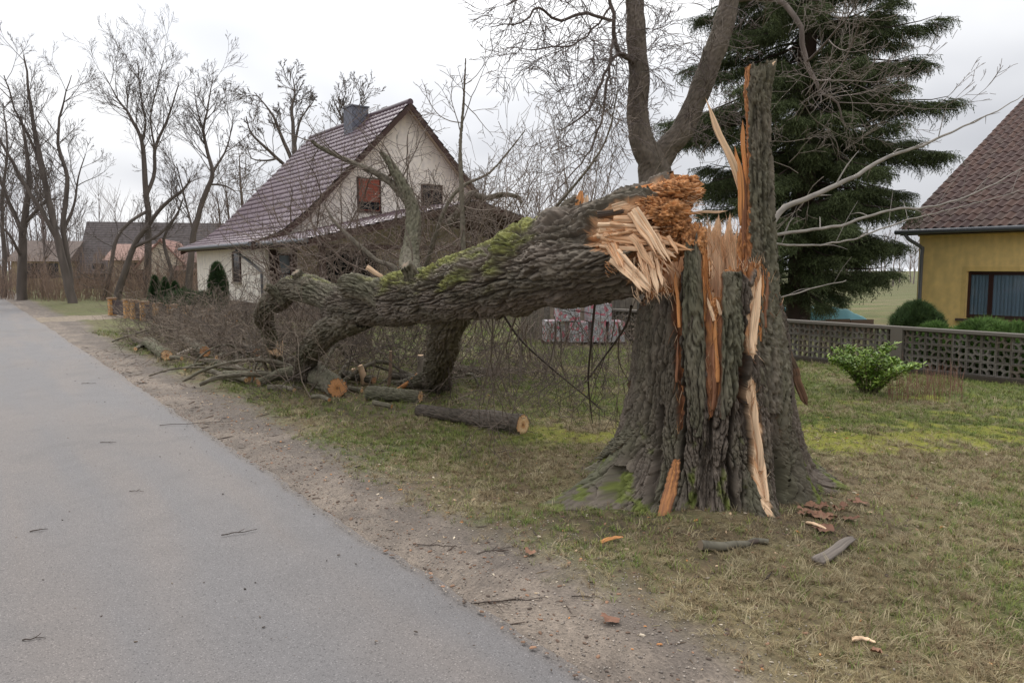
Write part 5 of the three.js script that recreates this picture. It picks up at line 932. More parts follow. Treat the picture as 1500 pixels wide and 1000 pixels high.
// low front fence of brick pillars with dark infill, and its gate
{
  const xs = [163, 186, 196, 210.5, 230, 251, 275.4, 304, 338], ph = 0.66, yb = 0;
  const brick = std(null, 0.9, { map: tex(128, (i, j) => { const r = Math.floor(j / 16), o = (r % 2) * 16, m = j % 16 < 2 || (i + o) % 32 < 2, n = 1 + 0.14 * noise(Math.floor((i + o) / 32) * 3.3, r * 2.7, 1) + 0.1 * noise(i / 3, j / 3, 2); return m ? [168, 156, 138] : [196 * n, 146 * n, 88 * n]; }) });
  const capm = std(col(150, 122, 96), 0.9), panel = std(col(62, 48, 46), 0.8), where = ['beside the gate', 'between gate and letter box', 'right beside the letter box', 'before the first small conifer', 'before the second small conifer', 'before the rounded shrub', 'before the upright dark conifer', 'half hidden by twigs', 'deep in the twig pile'];
  let prev = null; xs.forEach((px, i) => {
    const topY = 435.7 + (px - 163) * 0.112, r = ray(px, topY), k = (ph - CAM_H) / r[1], x = r[0] * k, z = r[2] * k;
    const t = thing('brick_pillar', 'yellow brick fence pillar ' + where[i], 'pillar', x, 0, z, 0.72, 'brick pillars of the front fence');
    mesh('shaft', uvBox(boxGeo(-0.12, 0.12, -0.1, ph - 0.05, -0.12, 0.12), 1.0), brick, t); mesh('cap', boxGeo(-0.15, 0.15, ph - 0.05, ph, -0.15, 0.15), capm, t);
    if (prev && i !== 2) { const p = V3(x, 0, z), d = p.clone().sub(prev), L = d.length(), pn = thing(i === 1 ? 'garden_gate' : 'fence_panel', i === 1 ? 'dark solid gate between the first two brick pillars' : 'dark slatted fence panel ' + ['', '', '', 'beside the letter box', 'before the first small conifer', 'before the second small conifer', 'before the rounded shrub', 'before the upright dark conifer', 'at the twig pile'][i], i === 1 ? 'gate' : 'fence panel', prev.x, 0, prev.z, -Math.atan2(d.z, d.x), i === 1 ? undefined : 'slatted panels of the front fence');
      if (i === 1) mesh('leaf', boxGeo(0.13, L - 0.13, 0.06, 0.58, -0.02, 0.02), panel, pn); else for (let s = 0; s < 5; s++) mesh('slat', boxGeo(0.13, L - 0.13, 0.05 + s * 0.105, 0.14 + s * 0.105, -0.012, 0.012), panel, pn); mesh('rail', boxGeo(0.125, L - 0.125, 0.5, 0.54, -0.04, -0.022), panel, pn); }
    prev = V3(x, 0, z);
    if (i === 2) { const lb = thing('letter_box', 'dark metal letter box mounted beside a brick pillar', 'letter box', x + 0.22, 0, z + 0.02, 0.72); mesh('body', boxGeo(-0.09, 0.16, 0.22, 0.58, -0.1, 0.1), std(col(52, 50, 52), 0.5), lb); mesh('post', boxGeo(0.01, 0.06, -0.05, 0.22, -0.03, 0.03), std(col(52, 50, 52), 0.5), lb); mesh('flap', boxGeo(-0.07, 0.14, 0.48, 0.55, 0.1, 0.112), std(col(84, 82, 84), 0.4), lb); }
  });
}
// far buildings between the trees
{
  const far = (name, label, px0, px1, yTop, yEave, D, roofC, wallC, gable) => {
    const a = at(px0, yEave, D), b = at(px1, yEave, D), top = at((px0 + px1) / 2, yTop, D).y, w = b.x - a.x, ey = a.y;
    const t = thing(name, label, 'house', (a.x + b.x) / 2, 0, -D, 0.25), wm = plaster(wallC, 1.6), rm = std(null, 0.9, { map: tex(128, (i, j) => { const k = (j % 8 < 2 ? 0.78 : 1) * (1 + 0.16 * noise(i / 9, j / 9, 2)); return roofC.map((q) => q * k); }) });
    if (gable) { const e = extr([[-w / 2, -0.5], [w / 2, -0.5], [w / 2, ey], [0, top], [-w / 2, ey]], 7); e.translate(0, 0, -7); mesh('wall', uvBox(e, 0.3), wm, t); for (const s of [-1, 1]) { const r = extr([[0, top + 0.12], [s * (w / 2 + 0.3), ey - 0.15], [s * (w / 2 + 0.3), ey - 0.3], [0, top - 0.03]], 7.5); r.translate(0, 0, -7.3); mesh('roof', uvBox(r, 0.3), rm, t); } mesh('window', boxGeo(0.3, 1.2, ey - 1.3, ey - 0.2, -0.02, 0.03), glassDark, t); mesh('window', boxGeo(-1.6, -0.7, ey - 1.3, ey - 0.2, -0.02, 0.03), glassDark, t); }
    else { mesh('wall', uvBox(boxGeo(-w / 2, w / 2, -0.5, ey, -8, 0), 0.3), wm, t); const e = extr([[0.4, ey - 0.15], [-4, top], [-8.4, ey - 0.15]], w + 0.6); e.rotateY(Math.PI / 2); e.rotateY(Math.PI); e.scale(-1, 1, 1); const r = new Geo(); for (const [z, y] of [[0.4, ey - 0.15], [-4, top], [-8.4, ey - 0.15]]) for (const x of [-w / 2 - 0.3, w / 2 + 0.3]) r.v(x, y, z, [1, 1, 1]); r.q(0, 1, 3, 2); r.q(2, 3, 5, 4); r.q(0, 4, 5, 1); r.t(0, 2, 4); r.t(1, 5, 3); const rg2 = r.build().toNonIndexed(); rg2.computeVertexNormals(); rg2.deleteAttribute('color'); mesh('roof', uvBox(rg2, 0.3), rm, t); for (let k = 0; k < 4; k++) mesh('window', boxGeo(-w / 2 + 1 + k * (w - 2.5) / 3, -w / 2 + 1.9 + k * (w - 2.5) / 3, 0.9, 2.1, -0.02, 0.03), glassDark, t); }
    return t;
  };
  far('barn', 'long dark grey barn roof seen through bare trees', 128, 345, 322, 398, 66, [96, 88, 86], [120, 104, 90], false);
  far('village_house', 'pale gabled house front with an orange roof among the trees', 205, 268, 352, 390, 50, [150, 112, 100], [222, 210, 190], true);
  far('village_house', 'low cottage with an orange tiled roof left of the pale gable', 160, 214, 355, 378, 56, [148, 116, 104], [190, 174, 152], false);
  far('village_house', 'dull yellow grey house far down the lane behind trees', 20, 92, 350, 380, 62, [110, 96, 88], [168, 152, 118], false);
  far('village_house', 'brown brick shed with small windows beyond the conifers', 262, 330, 368, 392, 50, [120, 92, 84], [132, 108, 94], false);
}
// ───────────────────────── bare trees ─────────────────────────
const TREE_C = col(98, 89, 82);
let treeTris = 0;
function bareTree(name, label, group, stems, o = {}) {       // stems: [[px, py, D, r] …]; the first point of the first stem is the foot
  const [fx, fy, fD] = stems[0][0], foot = at(fx, fy, fD); foot.y = o.y0 ?? 0;
  const t = thing(name, label, 'tree', foot.x, 0, foot.z, 0, group), trunk = new Geo(), crown = new Geo();
  const R = rng(o.seed || Math.round(fx * 7)), c = o.colour || TREE_C, base = { R, crown, trunk, colour: c, minR: 0.0068, up: 0.06, wig: 0.15, levels: 4, spread: 0.6, ratio: 0.56, counts: [0, 5, 4, 2, 0], taper: 0.3, minSeg: 0.25, ...o.g };
  stems.forEach((s, si) => {
    const slim = o.bark ? 1 : 0.76, pts = s.map(([px, py, D, r]) => [at(px, py, D).sub(V3(foot.x, 0, foot.z)), r * slim]); if (si === 0) pts[0][0].y = -0.2;
    if (o.bark && si < 2) { barkTube(trunk, pts, 0.03, 60, 0.32, { seed: si * 5, green: 0, stretch: 3, tint: 0.95 }); return; }
    const path = spline(pts, o.step || 0.5); for (let i = 1; i < path.length - 1; i++) path[i][0].add(V3(0.05 * noise(i * 0.5, si, 1), 0, 0.08 * noise(i * 0.5, si, 7)));
    tube(trunk, path, sidesFor(path[0][1]), (x, y, z) => mulc(c, clamp(0.95 + 0.4 * noise(x * 7, y * 1.6, z * 7) + 0.3 * noise(x * 22, y * 6, z * 22), 0.4, 1.5)), path[0][1] > 0.15 ? (x, y, z) => 0.012 * noise(x * 12, y * 2, z * 12) : null, false);
    let L = 0; for (let i = 1; i < path.length; i++) L += path[i][0].distanceTo(path[i - 1][0]);
    const n = Math.round((o.dens || 1.6) * L), from = si === 0 ? o.from ?? 0.35 : o.from2 ?? 0.15;
    for (let k = 0; k < n; k++) {
      const f = from + (1 - from) * Math.pow(R(), 0.75), i = Math.min(path.length - 2, Math.floor(f * (path.length - 1))), p = path[i], d = path[i + 1][0].clone().sub(p[0]).normalize();
      const side = randDir(R).cross(d).normalize(), nd = d.clone().multiplyScalar(0.55).addScaledVector(side, 0.75).add(V3(0, o.lift ?? 0.25, 0)).normalize();
      grow(base, p[0].clone(), nd, (o.len || 2.4) * (0.5 + 0.8 * R()) * (1.15 - 0.5 * f), Math.min(p[1] * 0.6, o.br || 0.026), 1);
    }
  });
  mesh('trunk', trunk.build(), vmat(0.92), t); mesh('crown', crown.build(), vmat(0.9), t); treeTris += (trunk.i.length + crown.i.length) / 3;
  return t;
}
{
  const gl = 'bare trees along the far lane';
  // leaning clump at the road end
  bareTree('bare_tree', 'multi stemmed bare tree leaning over the lane end', gl, [
    [[106, 448, 38, 0.30], [98, 410, 38, 0.26], [86, 360, 38, 0.22], [72, 300, 38, 0.19], [60, 240, 38, 0.16], [48, 180, 38, 0.12], [40, 120, 38, 0.07], [34, 80, 38, 0.03]],
    [[104, 440, 38, 0.2], [100, 390, 38.4, 0.18], [92, 330, 38.4, 0.16], [98, 260, 38.6, 0.13], [84, 210, 38.8, 0.1], [92, 150, 39, 0.05], [104, 110, 39, 0.02]],
    [[84, 350, 38, 0.15], [60, 310, 37.6, 0.13], [30, 260, 37.4, 0.11], [5, 215, 37, 0.08], [-15, 180, 37, 0.04]],
    [[70, 290, 38, 0.12], [50, 220, 38, 0.09], [22, 160, 37.5, 0.06], [5, 110, 37, 0.03]],
    [[92, 340, 38.4, 0.1], [108, 300, 38.8, 0.08], [114, 260, 39, 0.05], [125, 225, 39, 0.02]]], { dens: 1.5, len: 2.5, seed: 11 });
  bareTree('bare_tree', 'dark bare tree at the left bend of the lane', gl, [
    [[30, 440, 42, 0.34], [32, 390, 42, 0.3], [34, 330, 42, 0.24], [42, 270, 42, 0.18], [38, 220, 42, 0.12], [30, 170, 42, 0.05]],
    [[33, 340, 42, 0.16], [14, 300, 42, 0.13], [-6, 250, 42, 0.08]], [[34, 330, 42, 0.14], [60, 300, 42, 0.1], [82, 290, 42, 0.05]], [[32, 380, 42, 0.1], [10, 340, 41, 0.08], [-20, 320, 41, 0.05]]], { dens: 1.8, len: 2.4, seed: 12 });
  bareTree('bare_tree', 'thin bare tree beside the dark tree at the bend', gl, [[[4, 436, 46, 0.2], [6, 380, 46, 0.17], [2, 300, 46, 0.13], [10, 220, 46, 0.08], [4, 150, 46, 0.03]]], { dens: 2.2, len: 2.2, seed: 13 });
  // tall slim tree with a broad fan crown
  bareTree('bare_tree', 'tall slim bare tree with a high fan shaped crown', gl, [
    [[214, 440, 44, 0.28], [216, 380, 44, 0.25], [217, 320, 44, 0.22], [213, 280, 44, 0.2], [210, 230, 44, 0.17], [205, 200, 44, 0.13], [190, 170, 44, 0.1], [172, 145, 44, 0.06], [150, 105, 44, 0.02]],
    [[214, 290, 44, 0.15], [226, 250, 44.3, 0.14], [226, 220, 44.3, 0.12], [238, 190, 44.4, 0.1], [250, 160, 44.5, 0.07], [262, 120, 44.6, 0.03]],
    [[208, 215, 44, 0.09], [212, 180, 44, 0.07], [206, 140, 44, 0.05], [200, 85, 44, 0.02]], [[226, 215, 44.3, 0.08], [220, 170, 44, 0.06], [232, 120, 44, 0.04], [240, 80, 44, 0.02]],
    [[214, 310, 44, 0.13], [190, 325, 43, 0.12], [170, 350, 42.5, 0.13], [160, 400, 42, 0.16], [150, 440, 42, 0.18]]], { dens: 1.7, len: 2.9, from: 0.55, from2: 0.3, seed: 14, lift: 0.4 });
  bareTree('bare_tree', 'crooked low bare tree with wide branches before the pale gable', gl, [
    [[166, 446, 40, 0.26], [182, 400, 40, 0.22], [196, 360, 40, 0.18], [216, 330, 40, 0.15], [240, 300, 40, 0.12], [268, 278, 40, 0.08], [278, 262, 40, 0.04]],
    [[196, 362, 40, 0.12], [230, 345, 40, 0.1], [256, 318, 40.4, 0.08], [268, 290, 40.6, 0.04]], [[236, 436, 41, 0.16], [250, 400, 41, 0.14], [240, 350, 41, 0.1], [262, 310, 41, 0.06]]], { dens: 1.9, len: 1.9, seed: 15 });
  // leaning tree left of the house
  bareTree('bare_tree', 'leaning bare tree left of the white house with forked top', gl, [
    [[274, 440, 40, 0.24], [278, 390, 40, 0.22], [286, 330, 40, 0.19], [300, 285, 40, 0.17], [311, 255, 40, 0.14], [304, 225, 40, 0.11], [298, 190, 40, 0.09], [305, 150, 40, 0.05], [312, 112, 40, 0.02]],
    [[310, 256, 40, 0.1], [322, 235, 40.3, 0.08], [334, 210, 40.4, 0.05], [342, 170, 40.4, 0.02]], [[306, 270, 40, 0.07], [330, 272, 40, 0.06], [348, 285, 39.8, 0.03]], [[284, 345, 40, 0.08], [270, 290, 40, 0.06], [258, 240, 40, 0.03]], [[300, 200, 40, 0.05], [288, 160, 40, 0.04], [284, 125, 40, 0.015]]], { dens: 1.9, len: 2.4, from: 0.5, from2: 0.2, seed: 16, lift: 0.4 });
  // old trees behind the white house
  bareTree('bare_tree', 'old bare tree with crooked boughs behind the white roof', gl, [
    [[432, 430, 52, 0.42], [434, 330, 52, 0.36], [432, 240, 52, 0.26], [430, 200, 52, 0.18], [427, 160, 52, 0.13], [432, 135, 52, 0.07], [428, 112, 52, 0.03]],
    [[434, 250, 52, 0.2], [412, 200, 52, 0.14], [400, 170, 52, 0.1], [385, 150, 52, 0.06], [372, 135, 52, 0.03]], [[436, 260, 52, 0.18], [412, 238, 52, 0.15], [388, 215, 51, 0.12], [368, 196, 51, 0.08], [360, 170, 51, 0.04]],
    [[432, 210, 52, 0.12], [438, 180, 52, 0.1], [446, 165, 52, 0.07], [458, 150, 52, 0.04]], [[404, 232, 51.4, 0.1], [392, 235, 51, 0.08], [368, 232, 51, 0.05], [362, 212, 51, 0.03]]], { dens: 1.1, len: 2.2, from: 0.6, from2: 0.3, seed: 17, g: { minR: 0.014 } });
  bareTree('bare_tree', 'smaller bare tree behind the chimney of the white house', gl, [[[500, 430, 50, 0.3], [502, 260, 50, 0.2], [503, 185, 50, 0.11], [496, 165, 50, 0.08], [488, 145, 50, 0.03]], [[502, 190, 50, 0.08], [510, 160, 50, 0.06], [518, 135, 50, 0.02]], [[503, 200, 50, 0.06], [530, 155, 50, 0.05], [545, 132, 50, 0.015]]], { dens: 1.2, len: 2.0, from: 0.65, seed: 18, g: { minR: 0.013 } });
  bareTree('bare_tree', 'pale slender bare tree hard by the far house corner', gl, [[[360, 430, 56, 0.2], [358, 340, 56, 0.17], [352, 270, 56, 0.1], [350, 225, 56, 0.03]], [[340, 430, 56, 0.16], [336, 340, 56, 0.12], [330, 270, 56, 0.04]], [[318, 425, 56, 0.14], [322, 330, 56, 0.1], [316, 280, 56, 0.03]], [[375, 420, 56, 0.14], [380, 330, 56, 0.1], [384, 290, 56, 0.03]]], { dens: 2.2, len: 2.4, from: 0.3, seed: 19, colour: col(120, 108, 98), lift: 0.6, g: { counts: [0, 4, 3, 2, 0] } });
  // forked tree on the lawn behind the stump
  bareTree('lawn_tree', 'smooth grey forked tree standing on the lawn behind the fallen trunk', undefined, [
    [[985, 548, 14.2, 0.36], [978, 440, 14.2, 0.34], [970, 340, 14.2, 0.33], [962, 270, 14.2, 0.33], [956, 236, 14.2, 0.30], [942, 212, 14.2, 0.22], [934, 170, 14.2, 0.195], [936, 110, 14.2, 0.19], [932, 50, 14.2, 0.175], [928, -10, 14.2, 0.165], [920, -140, 14.2, 0.13], [900, -300, 14.2, 0.05]],
    [[958, 262, 14.2, 0.22], [976, 220, 14.2, 0.215], [1003, 185, 14.2, 0.21], [1026, 130, 14.2, 0.20], [1048, 70, 14.2, 0.195], [1068, 5, 14.2, 0.18], [1090, -110, 14.2, 0.13], [1110, -260, 14.2, 0.05]],
    [[1070, 2, 14.3, 0.06], [1110, -4, 14.3, 0.05], [1150, 6, 14.2, 0.05], [1172, 40, 14, 0.045], [1182, 90, 14, 0.04], [1200, 130, 13.8, 0.03], [1225, 150, 13.6, 0.02], [1240, 185, 13.6, 0.01]]],
    { bark: true, dens: 0.0, step: 0.2, seed: 20, colour: col(122, 110, 102), g: { minR: 0.004, minSeg: 0.12 } });
  {
    const t = scene.children[scene.children.length - 1], foot = t.position, q = new Geo(), R = rng(81), c = col(96, 84, 78), o = { R, crown: q, trunk: q, colour: c, minR: 0.0045, up: -0.03, wig: 0.24, levels: 3, spread: 0.8, ratio: 0.55, counts: [0, 6, 5, 0], taper: 0.25, minSeg: 0.1 };
    for (const s of [[[928, 90, 14.1, 0.05], [912, 80, 13.9, 0.045], [900, 60, 13.8, 0.04], [898, 20, 13.7, 0.035], [890, -20, 13.7, 0.03]], [[928, 92, 14.1, 0.035], [905, 78, 13.6, 0.03], [880, 120, 13.3, 0.025], [862, 160, 13.1, 0.02], [820, 190, 13, 0.008]], [[900, 30, 13.7, 0.03], [860, 20, 13.4, 0.028], [820, 30, 13.2, 0.025], [790, 10, 13, 0.022], [765, 30, 13, 0.015], [715, 40, 12.9, 0.006]], [[898, 60, 13.7, 0.03], [893, 100, 13.4, 0.025], [880, 180, 13.2, 0.02], [850, 240, 13, 0.014], [790, 300, 12.9, 0.006]], [[900, -10, 13.7, 0.03], [850, -30, 13.5, 0.03], [790, -20, 13.2, 0.02], [740, 10, 13, 0.01]], [[895, 10, 13.7, 0.02], [850, 60, 13.4, 0.016], [800, 70, 13.2, 0.012], [740, 70, 13, 0.005]]]) {
      const path = spline(s.map(([px, py, D, r]) => [at(px, py, D).sub(foot), r]), 0.16); for (let i = 1; i < path.length; i++) path[i][0].add(randDir(R).multiplyScalar(0.025)); tube(q, path, 5, c, null, false);
      for (let k = 0; k < 11; k++) { const i = Math.floor((0.2 + 0.79 * R()) * (path.length - 1)), d = path[i + 1 < path.length ? i + 1 : i][0].clone().sub(path[i - 1][0]).normalize(); grow(o, path[i][0].clone(), d.multiplyScalar(0.6).add(randDir(R)).add(V3(0, -0.1, 0)).normalize(), 0.7 + 0.9 * R(), 0.009, 1); }
    }
    for (let k = 0; k < 26; k++) { const y = -20 + 240 * R(), p = R() < 0.5 ? at(935, y, 14.1) : at(1062 - y * 0.28, y, 14.1); grow({ ...o, up: 0.02 }, p.sub(foot), randDir(R).add(V3(0.1, 0.2, 0.5)).normalize(), 0.5 + 0.7 * R(), 0.006, 1); }
    for (let k = 0; k < 22; k++) { const p = at(1110 + 150 * R(), 10 + 250 * R(), 14 - R()); grow({ ...o, up: -0.02, colour: col(110, 100, 88) }, p.sub(foot), randDir(R), 0.8 + 0.8 * R(), 0.008, 1); }
    mesh('boughs', q.build(), vmat(0.9), t); treeTris += q.i.length / 3;
  }

}
// ───────────────────────── spruce ─────────────────────────
{
  const foot = at(1168, 480, 21.5), t = thing('spruce_tree', 'large dark green spruce beside the yellow house', 'tree', foot.x, 0, foot.z), R = rng(404);
  const tr = new Geo(); tube(tr, spline([[V3(0, -0.2, 0), 0.34], [V3(0.05, 4, 0), 0.3], [V3(0, 9, 0), 0.22], [V3(0, 15, 0), 0.08], [V3(0, 17.5, 0), 0.02]], 0.5), 12, (x, y, z) => mulc(col(88, 74, 64), 0.9 + 0.4 * noise(x * 9, y * 3, z * 9)));
  mesh('trunk', tr.build(), vmat(0.95), t);
  // one spray: a drooping twig set with needles
  const sp = new Geo(), gN = col(78, 88, 52), SR = rng(9);
  const needleTwig = (p0, p1) => { const d = p1.clone().sub(p0), L = d.length(); d.normalize(); for (let k = 0; k < L / 0.018; k++) { const p = p0.clone().addScaledVector(d, k * 0.018), dir = randDir(SR).addScaledVector(d, 0.9).normalize(), sd = dir.clone().cross(randDir(SR)).normalize().multiplyScalar(0.007), e = p.clone().addScaledVector(dir, 0.045), c = mulc(gN, 0.7 + 0.6 * SR()); sp.t(sp.v(p.x - sd.x, p.y - sd.y, p.z - sd.z, c), sp.v(p.x + sd.x, p.y + sd.y, p.z + sd.z, c), sp.v(e.x, e.y, e.z, c)); } };
  needleTwig(V3(0, 0, 0), V3(0.5, -0.05, 0)); for (let k = 0; k < 9; k++) { const x = 0.04 + k * 0.05, s = k % 2 ? 1 : -1, l = 0.22 * (1 - k / 14); needleTwig(V3(x, -x * 0.1, 0), V3(x + l * 0.7, -x * 0.1 - 0.05 - 0.08 * SR(), s * l * 0.75)); }
  const sg = sp.build(), lm = new Geo(), M = []; const cols = [];
  const Y0 = 1.5, Y1 = 17.2, dummy = new THREE.Object3D();
  for (let y = Y0; y < Y1;) {
    const rMax = lut([[1.1, 2.2], [1.9, 2.4], [3, 2.6], [5, 3.0], [6.8, 3.5], [8, 3.1], [9.5, 2.5], [12, 2.2], [15, 1.2], [17.2, 0.2]], y), n = 9, a0 = R() * 6.28;
    for (let k = 0; k < n; k++) {
      const a = a0 + k / n * 6.28 + (R() - 0.5) * 0.5, L = rMax * (0.58 + 0.54 * R()), yy = y + (R() - 0.5) * 0.55, pts = [], nS = 9, rise = (y > 9 ? 0.25 : 0.02) + (R() - 0.5) * 0.5;
      for (let i = 0; i <= nS; i++) { const f = i / nS, rr = L * f; pts.push([V3(Math.cos(a) * rr, yy + L * (rise * f - 0.32 * f * f + 0.20 * f * f * f * f) + 0.05 * noise(i, k, y), Math.sin(a) * rr), mix(0.045, 0.008, f)]); }
      tube(lm, pts, 4, col(76, 64, 56), null, false);
      const cnt = Math.round(L * 36);
      for (let s = 0; s < cnt; s++) {
        const f = 0.16 + 0.84 * Math.pow(R(), 0.7), i = Math.min(nS - 1, Math.floor(f * nS)), p = pts[i][0].clone().lerp(pts[i + 1][0], f * nS - i), side = (R() < 0.5 ? 1 : -1) * (0.4 + 1.0 * R()) * (1 - 0.5 * f), off = R() * 0.55 * L * 0.3 * (1.1 - f) + 0.02;
        p.x += -Math.sin(a) * side * off; p.z += Math.cos(a) * side * off; p.y -= 0.18 * off + 0.10 * R();
        dummy.position.copy(p); dummy.rotation.set((R() - 0.5) * 0.7, -a - side * 0.6 + (R() - 0.5) * 0.5, -0.3 - 1.15 * R() * R() - 0.1 + 0.4 * f, 'YXZ'); dummy.scale.setScalar(0.85 + 0.6 * R()); dummy.updateMatrix(); M.push(dummy.matrix.clone()); cols.push(0.75 + 0.5 * R());
      }
    }
    y += 0.40 + 0.16 * R() + (y > 10.5 ? 0.3 : 0);
  }
  stuff(mesh('limbs', lm.build(), vmat(0.95), t));
  const im = new THREE.InstancedMesh(sg, vmat(0.8, { side: THREE.DoubleSide }), M.length); M.forEach((m, i) => { im.setMatrixAt(i, m); im.setColorAt(i, new THREE.Color(cols[i], cols[i], cols[i])); }); im.name = 'crown'; shade(im); stuff(im); t.add(im);

}
// ───────────────────────── shrubs ─────────────────────────
function leafShrub(name, label, foot, w, h, n, leafL, leafW, c0, c1, seed, upright = 0.3, group) {
  const t = thing(name, label, 'shrub', foot.x, foot.y, foot.z, 0, group), R = rng(seed), st = new Geo(), g = new Geo(), k = 5;
  for (let i = 0; i <= k; i++) { const f = i / k, ww = leafW * Math.sin(Math.PI * (0.1 + 0.86 * f)) * 0.5; for (const s of [-1, 0, 1]) g.v(leafL * f, -0.18 * leafL * f * f + (s ? 0.18 * ww : 0), s * ww, [1, 1, 1]); }
  for (let i = 0; i < k; i++) for (let s = 0; s < 2; s++) { const a = i * 3 + s; g.q(a, a + 1, a + 4, a + 3); }
  const stems = []; for (let i = 0; i < 26; i++) { const a = R() * 6.28, rr = w * 0.5 * Math.sqrt(R()), e = V3(Math.cos(a) * rr, h * (0.62 + 0.42 * R()) * (1 - 0.35 * Math.pow(rr / (w * 0.5), 2)), Math.sin(a) * rr), b = V3(e.x * 0.12, -0.03, e.z * 0.12), m = b.clone().lerp(e, 0.5).add(V3(-e.x * 0.08, 0.04, -e.z * 0.08)); const p = spline([[b, 0.012], [m, 0.008], [e, 0.003]], 0.08); tube(st, p, 5, col(90, 84, 58)); stems.push(p); }
  mesh('stems', st.build(), vmat(0.9), t);
  const im = new THREE.InstancedMesh(g.build(), std([1, 1, 1], 0.52, { side: THREE.DoubleSide }), n), d = new THREE.Object3D();
  for (let i = 0; i < n; i++) { const p = stems[Math.floor(R() * stems.length)], f = 0.22 + 0.78 * Math.pow(R(), 0.6), q = p[Math.min(p.length - 1, Math.floor(f * p.length))][0]; d.position.set(q.x + (R() - 0.5) * w * 0.12, q.y + (R() - 0.5) * 0.05, q.z + (R() - 0.5) * w * 0.12); d.rotation.set((R() - 0.5) * 1.2, R() * 6.28, upright + (R() - 0.4) * 1.1, 'YXZ'); d.scale.setScalar(0.6 + 0.6 * R()); d.updateMatrix(); im.setMatrixAt(i, d.matrix); const c = mulc(mixc(c0, c1, R()), 0.8 + 0.5 * R()); im.setColorAt(i, new THREE.Color(...c)); }
  im.name = 'leaves'; shade(im); stuff(im); t.add(im); return t;
}
function conifer(name, label, foot, w, h, n, round, c0, c1, seed, group) {    // dense small needle tufts over a rounded or pointed body
  const t = thing(name, label, 'shrub', foot.x, foot.y, foot.z, 0, group), R = rng(seed), g = new Geo(), SR = rng(seed + 1);
  for (let k = 0; k < 16; k++) { const dir = randDir(SR).add(V3(0, 1.1, 0)).normalize(), sd = dir.clone().cross(randDir(SR)).normalize().multiplyScalar(0.006), e = dir.clone().multiplyScalar(0.05 + 0.05 * SR()), c = 0.75 + 0.5 * SR(); g.t(g.v(-sd.x, 0, -sd.z, [c, c, c]), g.v(sd.x, 0, sd.z, [c, c, c]), g.v(e.x, e.y, e.z, [c, c, c])); }
  const st = new Geo(); for (let i = 0; i < 9; i++) { const a = i * 0.7, e = V3(Math.cos(a) * w * 0.28, h * 0.6, Math.sin(a) * w * 0.28); tube(st, spline([[V3(0, -0.05, 0), 0.03], [e.clone().multiplyScalar(0.5).add(V3(0, 0.1, 0)), 0.02], [e, 0.006]], 0.1), 4, col(70, 58, 46)); } mesh('stems', st.build(), vmat(0.95), t);
  const im = new THREE.InstancedMesh(g.build(), vmat(0.8, { side: THREE.DoubleSide }), n), d = new THREE.Object3D();
  for (let i = 0; i < n; i++) {
    const a = R() * 6.28, f = R(), prof = round ? Math.sqrt(Math.max(0, 1 - Math.pow(f * 2 - 0.85, 2) / 1.33)) : Math.pow(1 - f, 0.75) * (0.75 + 0.25 * Math.min(1, f * 6)), rr = w * 0.5 * prof * (0.72 + 0.3 * R()) * (1 + 0.25 * noise(Math.cos(a) * 2.2 + seed, f * 4, Math.sin(a) * 2.2));
    d.position.set(Math.cos(a) * rr, h * f * (1 + 0.1 * noise(Math.cos(a) * 2, seed, Math.sin(a) * 2)), Math.sin(a) * rr); d.rotation.set(Math.sin(a) * 0.6, R() * 6, -Math.cos(a) * 0.6); d.scale.setScalar((0.8 + 0.8 * R()) * (round ? 1.25 : 1.1)); d.updateMatrix(); im.setMatrixAt(i, d.matrix); im.setColorAt(i, new THREE.Color(...mulc(mixc(c0, c1, R()), 0.75 + 0.5 * R())));
  }
  im.name = 'foliage'; shade(im); stuff(im); t.add(im); return t;
}
